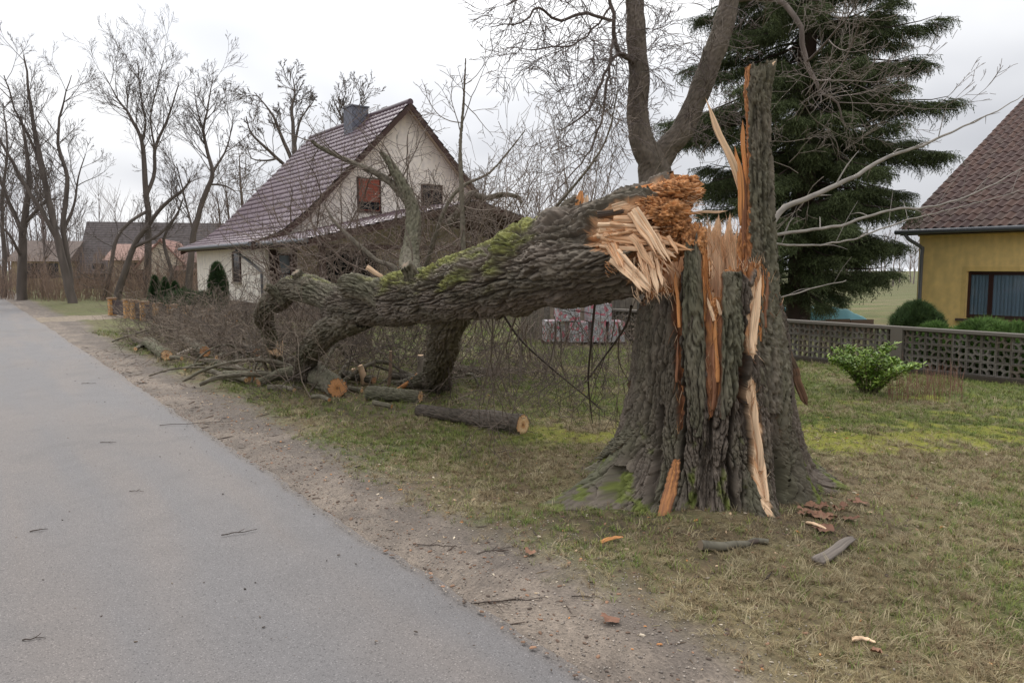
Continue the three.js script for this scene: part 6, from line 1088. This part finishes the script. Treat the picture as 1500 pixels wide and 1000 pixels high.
{
  leafShrub('laurel_shrub', 'bright green laurel shrub with glossy leaves on the lawn', gnd(1272, 578), 1.2, 0.74, 3800, 0.066, 0.024, col(136, 158, 60), col(92, 122, 46), 51, 0.45);
  const dk = col(42, 62, 36), md = col(66, 88, 44);
  conifer('round_conifer', 'dark rounded conifer at the corner of the yellow house', (() => { const p = at(1342, 500, 15.6); p.y = 0; return p; })(), 0.95, 0.98, 3600, true, col(58, 80, 42), col(76, 98, 48), 61);
  for (const [px, w, h, lab] of [[1368, 0.6, 0.72, 'low spreading juniper left of the yellow house window'], [1440, 1.1, 0.84, 'spreading green juniper under the yellow house window'], [1492, 0.9, 0.78, 'spreading juniper at the end of the yellow wall']]) { const p = at(px, 500, 12.9); p.y = 0; const D = onV(px, 500, 13.7); p.set(wx(D.u, 13.7), 0, wz(D.u, 13.7)); conifer('juniper', lab, p, w, h, 3000, true, col(104, 134, 60), col(76, 104, 48), px, 'junipers behind the block wall'); }
  // small conifers behind the brick fence
  for (const [px, D, w, h, lab] of [[228, 29, 0.75, 1.35, 'pointed small conifer nearest the letter box'], [242, 28.5, 0.8, 1.3, 'pointed small conifer second from the letter box'], [257, 28, 0.7, 1.15, 'pointed small conifer third from the letter box'], [270, 27.5, 0.6, 0.95, 'smallest pointed conifer before the rounded shrub']]) { const p = at(px, 450, D); p.y = 0; conifer('small_conifer', lab, p, w, h, 2600, false, col(44, 70, 36), col(58, 86, 42), px, 'small conifers behind the brick fence'); }
  for (const [px, D, w, h, lab, r] of [[272, 24.5, 1.5, 0.95, 'rounded green shrub behind the brick fence', true], [292, 24.5, 1.4, 0.9, 'darker rounded shrub beside the white house corner', true], [320, 26.5, 0.62, 1.8, 'upright dark conifer at the white house corner', true]]) { const p = at(px, 450, D); p.y = 0; conifer('garden_shrub', lab, p, w, h, 4200, r, dk, md, px + 3, 'evergreen shrubs of the front garden'); }
  // blue tarpaulin over a heap
  { const c = gnd(1215, 484), t = thing('tarpaulin', 'light blue tarpaulin stretched over a low heap behind the wall', 'tarpaulin', c.x, 0, c.z - 1.6), g = new Geo(), n = 46; for (let j = 0; j <= n; j++) for (let i = 0; i <= n; i++) { const x = (i / n - 0.5) * 3.0, z = (j / n - 0.5) * 1.8, e = Math.min(1, 1.25 * Math.min(1 - Math.abs(i / n * 2 - 1), 1 - Math.abs(j / n * 2 - 1)) * 2.2); g.v(x, 0.05 + 0.52 * Math.pow(Math.max(0, e), 0.55) * (0.8 + 0.2 * Math.cos(x * 1.0)) + 0.05 * noise(x * 3, z * 3, 2) + 0.03 * Math.abs(noise(x * 8, z * 2, 5)), z, mulc(col(150, 216, 226), 1 + 0.12 * noise(x * 5, z * 5, 1))); } for (let j = 0; j < n; j++) for (let i = 0; i < n; i++) { const a = j * (n + 1) + i; g.q(a, a + n + 1, a + n + 2, a + 1); } mesh('sheet', g.build(), vmat(0.4, { side: THREE.DoubleSide }), t); mesh('heap', boxGeo(-1.3, 1.3, -0.05, 0.3, -0.7, 0.7), std(col(90, 78, 66), 0.95), t); }
  // board edging of the bed in front of the tarpaulin and meadow fence posts behind
  { const p = gnd(1185, 492), t = thing('board_edging', 'low brown board edging behind the block wall', 'edging', p.x, 0, p.z - 0.6, 0.2); for (let k = 0; k < 5; k++) mesh('board', boxGeo(-1.4 + k * 0.72, -0.7 + k * 0.72, -0.05, 0.36 + 0.02 * (k % 2), -0.02, 0.02), std(col(112, 92, 76), 0.9), t); mesh('post', boxGeo(0.0, 0.1, -0.1, 0.46, 0.03, 0.12), std(col(72, 60, 52), 0.9), t); }
}
// dry stalks by the block wall, thickets and far wood: nobody could count these
{
  const R = rng(91), g = new Geo();
  for (let k = 0; k < 260; k++) { const p = gnd(1300 + 110 * R(), 560 + 32 * R()); p.y = gh(p.x, p.z); const h = 0.12 + 0.5 * R() * R(), c = mixc(col(150, 120, 98), col(120, 78, 66), R()), l = V3((R() - 0.5) * 0.3, 1, (R() - 0.5) * 0.2); tube(g, [[p, 0.003], [p.clone().addScaledVector(l, h * 0.6), 0.0025], [p.clone().addScaledVector(l, h).add(V3((R() - 0.5) * 0.08, -0.01, 0)), 0.001]], 3, c, null, false); }
  stuff(tag(mesh('dry_stalks', g.build(), vmat(0.9)), 'dry reddish stalks standing before the block wall', 'dry stalks'));
  const th = new Geo(), bc = [col(146, 124, 108), col(158, 136, 118), col(130, 112, 100)];
  const rod = (x, z, h, r, c, lean) => { const p = V3(x, 0, z), d = V3((R() - 0.5) * lean, 1, (R() - 0.5) * lean).normalize(), pts = [[p.clone(), r]]; for (let i = 1; i <= 3; i++) { d.add(V3((R() - 0.5) * 0.2, 0.03, (R() - 0.5) * 0.2)).normalize(); p.addScaledVector(d, h / 3); pts.push([p.clone(), r * (1 - i * 0.28)]); } tube(th, pts, 3, c, null, false); for (let s = 0; s < 4; s++) { const q = pts[1 + Math.floor(R() * 2.99)][0], e = d.clone().add(randDir(R).multiplyScalar(0.7)).normalize(), l = h * (0.15 + 0.25 * R()); tube(th, [[q, r * 0.5], [q.clone().addScaledVector(e, l * 0.6), r * 0.4], [q.clone().addScaledVector(e, l).add(V3(0, 0.1, 0)), r * 0.25]], 3, c, null, false); } };
  for (let k = 0; k < 1150; k++) { const px = 60 + 290 * R(), D = 40 + 9 * R(), x = (px - 750) / FPX * D; rod(x, -D, (0.8 + 1.7 * R()) * (px < 110 ? 0.7 : 1), 0.010 + 0.008 * R(), bc[Math.floor(R() * 3)], 0.7); }
  for (let k = 0; k < 320; k++) { const px = -40 + 120 * R(), D = 42 + 8 * R(), x = (px - 750) / FPX * D; rod(x, -D, 0.8 + 1.6 * R(), 0.011 + 0.008 * R(), bc[Math.floor(R() * 3)], 0.7); }
  stuff(tag(mesh('thicket', th.build(), vmat(0.92)), 'brown leafless thicket under the trees along the lane', 'thicket'));
  const fw = new Geo(); const save = th.p; const rod2 = (x, z, h, r, c) => { const p = V3(x, 0, z), pts = [[p.clone(), r]], d = V3((R() - 0.5) * 0.15, 1, 0).normalize(); for (let i = 1; i <= 4; i++) { p.addScaledVector(d, h / 4); pts.push([p.clone().add(V3((R() - 0.5) * 0.25, 0, 0)), r * (1 - i * 0.2)]); } tube(fw, pts, 3, c, null, false); for (let s = 0; s < 13; s++) { const q = pts[1 + Math.floor(R() * 3.99)][0], e = V3((R() - 0.5) * 1.6, 0.9, (R() - 0.5) * 1.2).normalize(), l = h * (0.12 + 0.2 * R()), m = q.clone().addScaledVector(e, l * 0.6), e2 = m.clone().addScaledVector(e.clone().add(V3(0, 0.4, 0)), l * 0.5); tube(fw, [[q, r * 0.35], [m, r * 0.25], [e2, r * 0.15]], 3, c, null, false); const e3 = m.clone().add(V3((R() - 0.5) * l, l * 0.5, 0)); tube(fw, [[m, r * 0.22], [e3, r * 0.14]], 3, c, null, false); } };
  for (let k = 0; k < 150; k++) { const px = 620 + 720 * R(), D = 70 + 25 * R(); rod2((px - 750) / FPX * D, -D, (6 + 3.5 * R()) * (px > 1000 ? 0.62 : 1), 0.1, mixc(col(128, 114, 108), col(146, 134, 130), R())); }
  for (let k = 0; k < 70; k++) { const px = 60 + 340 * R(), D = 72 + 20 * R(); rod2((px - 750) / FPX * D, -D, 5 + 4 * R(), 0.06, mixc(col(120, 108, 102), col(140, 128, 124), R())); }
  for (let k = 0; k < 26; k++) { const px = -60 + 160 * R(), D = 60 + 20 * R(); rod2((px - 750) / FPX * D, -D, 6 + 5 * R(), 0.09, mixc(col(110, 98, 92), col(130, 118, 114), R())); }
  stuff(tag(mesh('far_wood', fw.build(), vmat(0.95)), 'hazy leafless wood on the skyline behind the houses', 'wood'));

}
// ───────────────────────── brush pile, grass, litter ─────────────────────────
{
  const R = rng(600), g = new Geo(), cs = [col(102, 90, 79), col(122, 108, 94), col(88, 78, 70), col(136, 122, 106)];
  const o = { R, crown: g, trunk: g, colour: cs[0], minR: 0.0035, up: 0.0, wig: 0.26, levels: 3, spread: 0.8, ratio: 0.55, counts: [0, 5, 3, 0], taper: 0.3, minSeg: 0.13 };
  const lay = (u, v, y, L, r, tilt) => { const x = wx(u, v), z = wz(u, v); grow({ ...o, colour: cs[Math.floor(R() * 4)] }, V3(x, gh(x, z) + y, z), V3(R() - 0.5, tilt * (R() - 0.15), R() - 0.5).normalize(), L, r, 1); };
  for (let k = 0; k < 500; k++) { const u = 9.4 + 11.5 * R(), v = 3.6 + 0.3 * noise(u, 1, 1) + 3.4 * R(); lay(u, v, 0.04 + (u > 13 ? 0.28 : 0.5) * R() * R(), 0.7 + 0.8 * R(), 0.005 + 0.007 * R(), u > 13 ? 0.45 : 0.85); }
  for (let k = 0; k < 190; k++) { const u = 15 + 6.5 * R(), v = 3.35 + 2.0 * R(); lay(u, v, 0.03 + 0.22 * R(), 0.6 + 0.7 * R(), 0.005 + 0.006 * R(), 0.4); }
  for (let k = 0; k < 90; k++) { const u = 8 + 5 * R(), v = 6 + 3.5 * R(); lay(u, v, 0.02 + 0.1 * R(), 0.5 + 0.6 * R(), 0.004 + 0.004 * R(), 0.7); }
  stuff(tag(mesh('brush_pile', g.build(), vmat(0.9)), 'tangled heap of brown branches and twigs under the fallen crown', 'brushwood'));

  // thicker bent branches through the pile
  const rb = rng(77); for (let k = 0; k < 30; k++) {
    const u = 10 + 10.5 * rb(), v = 4.0 + 2.6 * rb(), x = wx(u, v), z = wz(u, v), q = new Geo(), a = rb() * 6.28, L = 0.8 + 1.3 * rb(), r = 0.02 + 0.03 * rb(), d = V3(Math.cos(a), 0, Math.sin(a)), y0 = gh(x, z);
    barkTube(q, [[V3(0, y0 + r, 0), r], [d.clone().multiplyScalar(L * 0.4).add(V3(0, y0 + 0.12 + 0.3 * rb(), 0)), r * 0.9], [d.clone().multiplyScalar(L * 0.75).add(V3(0.1 * (rb() - 0.5), y0 + 0.2 * rb() + 0.1, 0.1)), r * 0.75], [d.clone().multiplyScalar(L).add(V3(0, y0 + r * 0.5 + 0.02, 0)), r * 0.6]], 0.03, 12, 0.25, { seed: k * 3, green: 0.3 });
    const m = tag(mesh('loose_branch', q.build(), vmat(0.9)), 'bent grey branch lying in the twigs of the brush pile', 'branch', 'loose branches in the brush pile'); m.position.set(x, 0, z);
  }
}
// twigs on the asphalt and verge, each its own thing
{
  const R = rng(41), defs = [[350, 783, 0.22, 'forked twig lying on the asphalt'], [158, 650, 0.16, 'short dark twig on the asphalt, between road edge and verge side'], [200, 722, 0.12, 'tiny crooked twig on the asphalt'], [50, 940, 0.1, 'small dark cross shaped twig on the asphalt'], [56, 780, 0.1, 'tiny curved twig on the asphalt'], [640, 795, 0.26, 'dark stick on the gravel verge'], [730, 802, 0.3, 'thin bent stick across the gravel verge edge'], [735, 876, 0.42, 'long curved twig on the gravel verge'], [865, 876, 0.2, 'straight dark stick at the edge of the grass'], [130, 563, 0.22, 'thin twig on the asphalt beside the pile'], [290, 622, 0.8, 'long thin twig reaching from verge onto asphalt'], [1075, 808, 0.45, 'low grey root lying before the stump']];
  defs.forEach(([px, py, L, lab], k) => {
    const p = gnd(px, py), v = vOf(p.x, p.z), y = v < 2.1 ? 0.012 : gh(p.x, p.z), q = new Geo(), a = R() * 0.9 - 0.3, d = V3(Math.cos(a), 0, -Math.sin(a)), r = k === 11 ? 0.035 : 0.003 + 0.002 * R();
    const pts = [[V3(0, r, 0).addScaledVector(d, -L / 2), r]]; for (let i = 1; i <= 6; i++) pts.push([V3((R() - 0.5) * 0.05 * L, r + (k === 11 ? -0.01 : 0.004 * R()), (R() - 0.5) * 0.12 * L).addScaledVector(d, -L / 2 + L * i / 6), r * (1 - i * 0.09)]);
    tube(q, spline(pts, 0.02), 6, (x, yy, z) => mulc(k === 11 ? col(118, 112, 96) : col(72, 60, 52), 0.8 + 0.5 * noise(x * 40, 1, z * 40)), null, 'both');
    for (let s = 0; s < (L > 0.25 && k < 11 ? 4 : 1); s++) { const b = pts[2 + Math.floor(R() * 4)][0], e = b.clone().add(V3((R() - 0.2) * L * 0.4, 0.01, (R() - 0.5) * L * 0.7)); tube(q, spline([[b, r * 0.6], [b.clone().lerp(e, 0.5).add(V3(0.01, 0.006, 0)), r * 0.5], [e, r * 0.3]], 0.03), 4, col(78, 66, 58)); }
    const m = tag(mesh(k === 11 ? 'surface_root' : 'fallen_twig', q.build(), vmat(0.9)), lab, k === 11 ? 'root' : 'twig', k === 11 ? undefined : 'twigs fallen on road and verge'); m.position.set(p.x, y, p.z);
  });
  const piece = (name, label, cat, px0, py0, px1, py1, w, c, grp) => { const a = gnd(px0, py0), b = gnd(px1, py1), base = a.clone().lerp(b, 0.5); a.y = gh(a.x, a.z) + w * 0.25; b.y = gh(b.x, b.z) + w * 0.3; const q = new Geo(); shard(q, a.sub(V3(base.x, 0, base.z)), b.sub(V3(base.x, 0, base.z)), w, w * 0.5, V3(0, 1, 0.2), c, R, 0.4, 0.02); const m = tag(mesh(name, q.build(), vmat(0.9)), label, cat, grp); m.position.set(base.x, 0, base.z); };
  piece('bark_piece', 'ragged grey piece of bark lying on the grass right of the stump', 'bark', 1198, 830, 1250, 798, 0.075, col(128, 118, 108));
  piece('wood_piece', 'orange chip of wood on the grass before the stump', 'wood chip', 880, 796, 912, 793, 0.035, WOOD_ORANGE);
  piece('wood_piece', 'pale splinter at the right foot of the stump', 'wood chip', 1182, 772, 1210, 782, 0.035, WOOD_PALE);
  piece('wood_piece', 'pale flat splinter in the grass before the verge', 'wood chip', 1248, 942, 1282, 948, 0.03, WOOD_PALE);
  for (const [x, y, lab] of [[1205, 750, 'large curled brown leaf at the right foot of the stump'], [1262, 742, 'curled brown leaf in the grass beside the right root'], [1218, 764, 'dark flat leaf below the large curled leaf'], [1284, 962, 'brown leaf in the grass near the pale flat splinter'], [776, 812, 'tan leaf on the verge beside the thin bent stick'], [894, 912, 'small orange leaf on the gravel verge'], [1190, 742, 'brown leaf leaning on the right root'], ...Array.from({ length: 16 }, (_, k) => [1168 + 105 * R(), 734 + 50 * R(), 'small brown leaf in the litter at the right foot of the stump'])]) {
    const p = gnd(x, y), q = new Geo(), n = 8, s = 0.028 + 0.02 * R(), ph = R() * 9, c = mixc(col(150, 112, 88), col(120, 84, 66), R()); const m = q.v(0, 0.03 * s / 0.06, 0, c); const ring = []; for (let k = 0; k < n * 2; k++) { const a = k / (n * 2) * 6.28, rr = s * (k % 2 ? 1 : 0.82) * (1 + 0.5 * noise(k, ph, 1)); ring.push(q.v(Math.cos(a) * rr * 1.3, 0.012 + 0.03 * Math.abs(noise(k * 0.4, ph, 3)) + (Math.cos(a) > 0.4 ? 0.02 : 0), Math.sin(a) * rr, mulc(c, 0.8 + 0.4 * R()))); } for (let k = 0; k < n * 2; k++) q.t(m, ring[(k + 1) % (n * 2)], ring[k]);
    const o = tag(mesh('dead_leaf', q.build(), vmat(0.85, { side: THREE.DoubleSide })), lab, 'leaf', 'brown leaves on the ground'); o.position.set(p.x, gh(p.x, p.z) + 0.004, p.z); o.rotation.y = R() * 6;
  }
}
// grass tufts, moss, chips and crumbs: uncountable cover
{
  const R = rng(1234), d = new THREE.Object3D();
  const tuft = (nb, L, w, spread, seed) => { const g = new Geo(), S = rng(seed); for (let k = 0; k < nb; k++) { const a = S() * 6.28, l = L * (0.5 + 0.7 * S()), b = V3((S() - 0.5) * 0.03, 0, (S() - 0.5) * 0.03), lean = spread * (0.4 + 0.9 * S()), dx = Math.cos(a), dz = Math.sin(a), sx = -dz * w, sz = dx * w, c = 0.75 + 0.5 * S(); const m = V3(b.x + dx * l * lean * 0.4, l * 0.6 / (1 + lean * 0.5), b.z + dz * l * lean * 0.4), e = V3(b.x + dx * l * lean, l * (1 - 0.35 * lean), b.z + dz * l * lean); const q = [g.v(b.x - sx, -0.005, b.z - sz, [c, c, c]), g.v(b.x + sx, -0.005, b.z + sz, [c, c, c]), g.v(m.x - sx * 0.8, m.y, m.z - sz * 0.8, [c, c, c]), g.v(m.x + sx * 0.8, m.y, m.z + sz * 0.8, [c, c, c]), g.v(e.x, Math.max(0.004, e.y), e.z, [c, c, c])]; g.q(q[0], q[1], q[3], q[2]); g.t(q[2], q[3], q[4]); } return g.build(); };
  const gm = vmat(0.85, { side: THREE.DoubleSide });
  const strawC = [col(158, 142, 104), col(142, 124, 90), col(126, 106, 78), col(170, 156, 122)], greenC = [col(118, 132, 62), col(98, 118, 52), col(134, 140, 72), col(112, 122, 60)];
  const kinds = [['straw_grass', 'short bleached straw grass across the lawn', tuft(9, 0.045, 0.0013, 1.5, 1), strawC], ['green_grass', 'short green winter grass across the lawn', tuft(9, 0.042, 0.0013, 0.9, 2), greenC]];
  const lists = [[], []];
  const zones = [[-3.2, 8, 2.6, 9.5, 1500, 1], [8, 13, 3.0, 13, 480, 1.35], [-3.2, 8, 9.5, 13, 500, 1.3], [13, 24, 2.9, 13, 110, 2.2]];
  const stumpD = (x, z) => Math.hypot(x - STUMP.x, z - STUMP.z);
  for (const [u0, u1, v0, v1, den, sc] of zones) { const n = Math.round((u1 - u0) * (v1 - v0) * den * 0.75); for (let k = 0; k < n; k++) {
    const u = u0 + (u1 - u0) * R(), v = v0 + (v1 - v0) * R(), x = wx(u, v), z = wz(u, v); if (-z < 1.6 || Math.abs(x / (z - 1.4)) > 0.78) { R(); continue; }
    const e = vergeEdge(u, v), keep = sstep(e - 0.25, e + 0.5, v), n1 = fbm(x * 0.5, 3, z * 0.5, 3), n2 = fbm(x * 1.7, 9, z * 1.7, 3), n3 = fbm(x * 5.5, 4, z * 5.5, 2);
    const bare = sstep(0.05, 0.5, n2 * 0.7 + n3 * 0.6 + 0.32 * sstep(4.0, 3.0, v) - 0.1), br = sstep(5.5, 8.5, u) * sstep(3.0, 3.8, v) * sstep(7.6, 5.2, v);
    if (R() > keep * (1 - 0.7 * bare) * (1 - 0.5 * br) * (1 - 0.8 * mossMask(x, z, v, n2, n3)) || stumpD(x, z) < 0.75 || R() < 0.6 * sstep(2.1, 1.1, stumpD(x, z) + 0.5 * n3)) continue;
    const gi = R() < sstep(-0.3, 0.5, n1 * 0.9 + n2 * 0.5 + n3 * 0.3 - 0.02 + 0.3 * sstep(6.2, 8.5, -z)) * 0.85 + 0.04 ? 1 : 0;
    lists[gi].push([x, gh(x, z), z, sc * (0.6 + 0.8 * R()) * (gi ? 1 + 0.5 * Math.max(0, n3) : 1), R() * 6.28, R(), n3]);
  } }
  kinds.forEach(([name, lab, geo, cs], ki) => { const L = lists[ki], im = new THREE.InstancedMesh(geo, gm, L.length), c = new THREE.Color(); L.forEach(([x, y, z, s, a, t, n3], i) => { d.position.set(x, y, z); d.rotation.set((t - 0.5) * 0.5, a, 0); d.scale.set(s, s * (0.7 + 0.6 * t), s); d.updateMatrix(); im.setMatrixAt(i, d.matrix); const q = mulc(cs[Math.floor(t * 3.999)], 0.8 + 0.4 * ((i * 0.618) % 1)); c.setRGB(...q); im.setColorAt(i, c); }); im.name = name; shade(im); stuff(tag(im, lab, 'grass')); scene.add(im); });
  // flat litter: fallen stalks, chips, bits of bark, leaf crumbs
  const flake = (l, w, h, seed) => { const g = new Geo(), S = rng(seed), n = 5, tp = [], bt = []; for (let i = 0; i < n; i++) { const a = i / n * 6.28, x = Math.cos(a) * l * (0.7 + 0.5 * S()), z = Math.sin(a) * w * (0.7 + 0.5 * S()); tp.push(g.v(x * 0.85, h, z * 0.85, [1, 1, 1])); bt.push(g.v(x, 0, z, [0.8, 0.8, 0.8])); } const m = g.v(0, h * 1.25, 0, [1, 1, 1]); for (let i = 0; i < n; i++) { const j = (i + 1) % n; g.t(tp[j], tp[i], m); g.q(bt[i], tp[i], tp[j], bt[j]); } return g.build(); };
  const spread = (name, lab, cat, geo, cs, n, place, s0, s1) => { const im = new THREE.InstancedMesh(geo, gm, n), c = new THREE.Color(); let m = 0; for (let k = 0; k < n * 6 && m < n; k++) { const q = place(); if (!q) continue; const [u, v] = q, x = wx(u, v), z = wz(u, v); if (-z < 1.6 || Math.abs(x / (z - 1.4)) > 0.76 || stumpD(x, z) < 0.72) continue; d.position.set(x, (v < roadEdge(u) - 0.02 ? 0.008 : gh(x, z)) + 0.002, z); d.rotation.set((R() - 0.5) * 0.5, R() * 6.28, (R() - 0.5) * 0.5); const s = s0 + (s1 - s0) * R() * R(); d.scale.set(s, s, s); d.updateMatrix(); im.setMatrixAt(m, d.matrix); c.setRGB(...mulc(cs[Math.floor(R() * cs.length)], 0.75 + 0.5 * R())); im.setColorAt(m, c); m++; } im.count = m; im.name = name; shade(im); stuff(tag(im, lab, cat)); scene.add(im); };
  const nearU = () => -0.5 + 12 * Math.pow(R(), 0.9);
  spread('dry_stalk_litter', 'fallen straw and stalks strewn over the grass', 'litter', flake(0.03, 0.0016, 0.002, 4), [...strawC, col(186, 170, 140), col(110, 92, 74)], 15000, () => { const u = nearU(), v = 2.5 + 7 * R(); return R() < sstep(2.3, 3.4, v + 0.4 * noise(u, v, 1)) * 0.9 + 0.1 ? [u, v] : null; }, 0.5, 1.8);
  spread('wood_chips', 'pale chips of torn wood scattered around the stump', 'wood chips', flake(0.012, 0.006, 0.004, 6), [WOOD_PALE, col(216, 200, 176), WOOD_ORANGE, col(200, 176, 144)], 900, () => { const u = nearU(), v = 2.4 + 6 * Math.pow(R(), 1.3); return [u, v]; }, 0.6, 2.2);
  spread('leaf_crumbs', 'brown leaf crumbs and bark bits in grass and verge', 'litter', flake(0.014, 0.009, 0.003, 8), [col(98, 78, 64), col(120, 92, 72), col(84, 70, 60), col(140, 106, 82)], 7000, () => { const u = -0.5 + 18 * Math.pow(R(), 1.2), v = 2.05 + 6 * Math.pow(R(), 1.5); return [u, v]; }, 0.4, 1.8);
  spread('verge_gravel', 'small grey and sandy stones along the asphalt edge', 'gravel', flake(0.005, 0.004, 0.003, 10), [col(158, 148, 138), col(144, 134, 124), col(172, 160, 146), col(128, 118, 110)], 12000, () => { const u = -0.5 + 11 * Math.pow(R(), 1.2), v = roadEdge(u) - 0.06 + 1.2 * Math.pow(R(), 1.5); return [u, v]; }, 0.4, 1.7);
  spread('twig_litter', 'thin broken twigs strewn on grass and verge', 'twigs', flake(0.055, 0.0028, 0.004, 12), [col(82, 68, 58), col(104, 88, 74), col(70, 58, 50)], 1500, () => { const u = -0.5 + 20 * R(), v = 2.1 + 7 * Math.pow(R(), 1.2); return R() < 0.25 + sstep(4, 9, u) * 0.75 ? [u, v] : null; }, 0.5, 2.6);
  spread('road_crumbs', 'dark crumbs and needles on the asphalt', 'litter', flake(0.008, 0.003, 0.003, 14), [col(88, 76, 66), col(70, 62, 56), col(124, 108, 92)], 700, () => { const u = -0.5 + 24 * Math.pow(R(), 0.8), v = 2.0 - 3 * Math.pow(R(), 2.2); return [u, v]; }, 0.4, 1.8);
}

renderer.render(scene, camera);
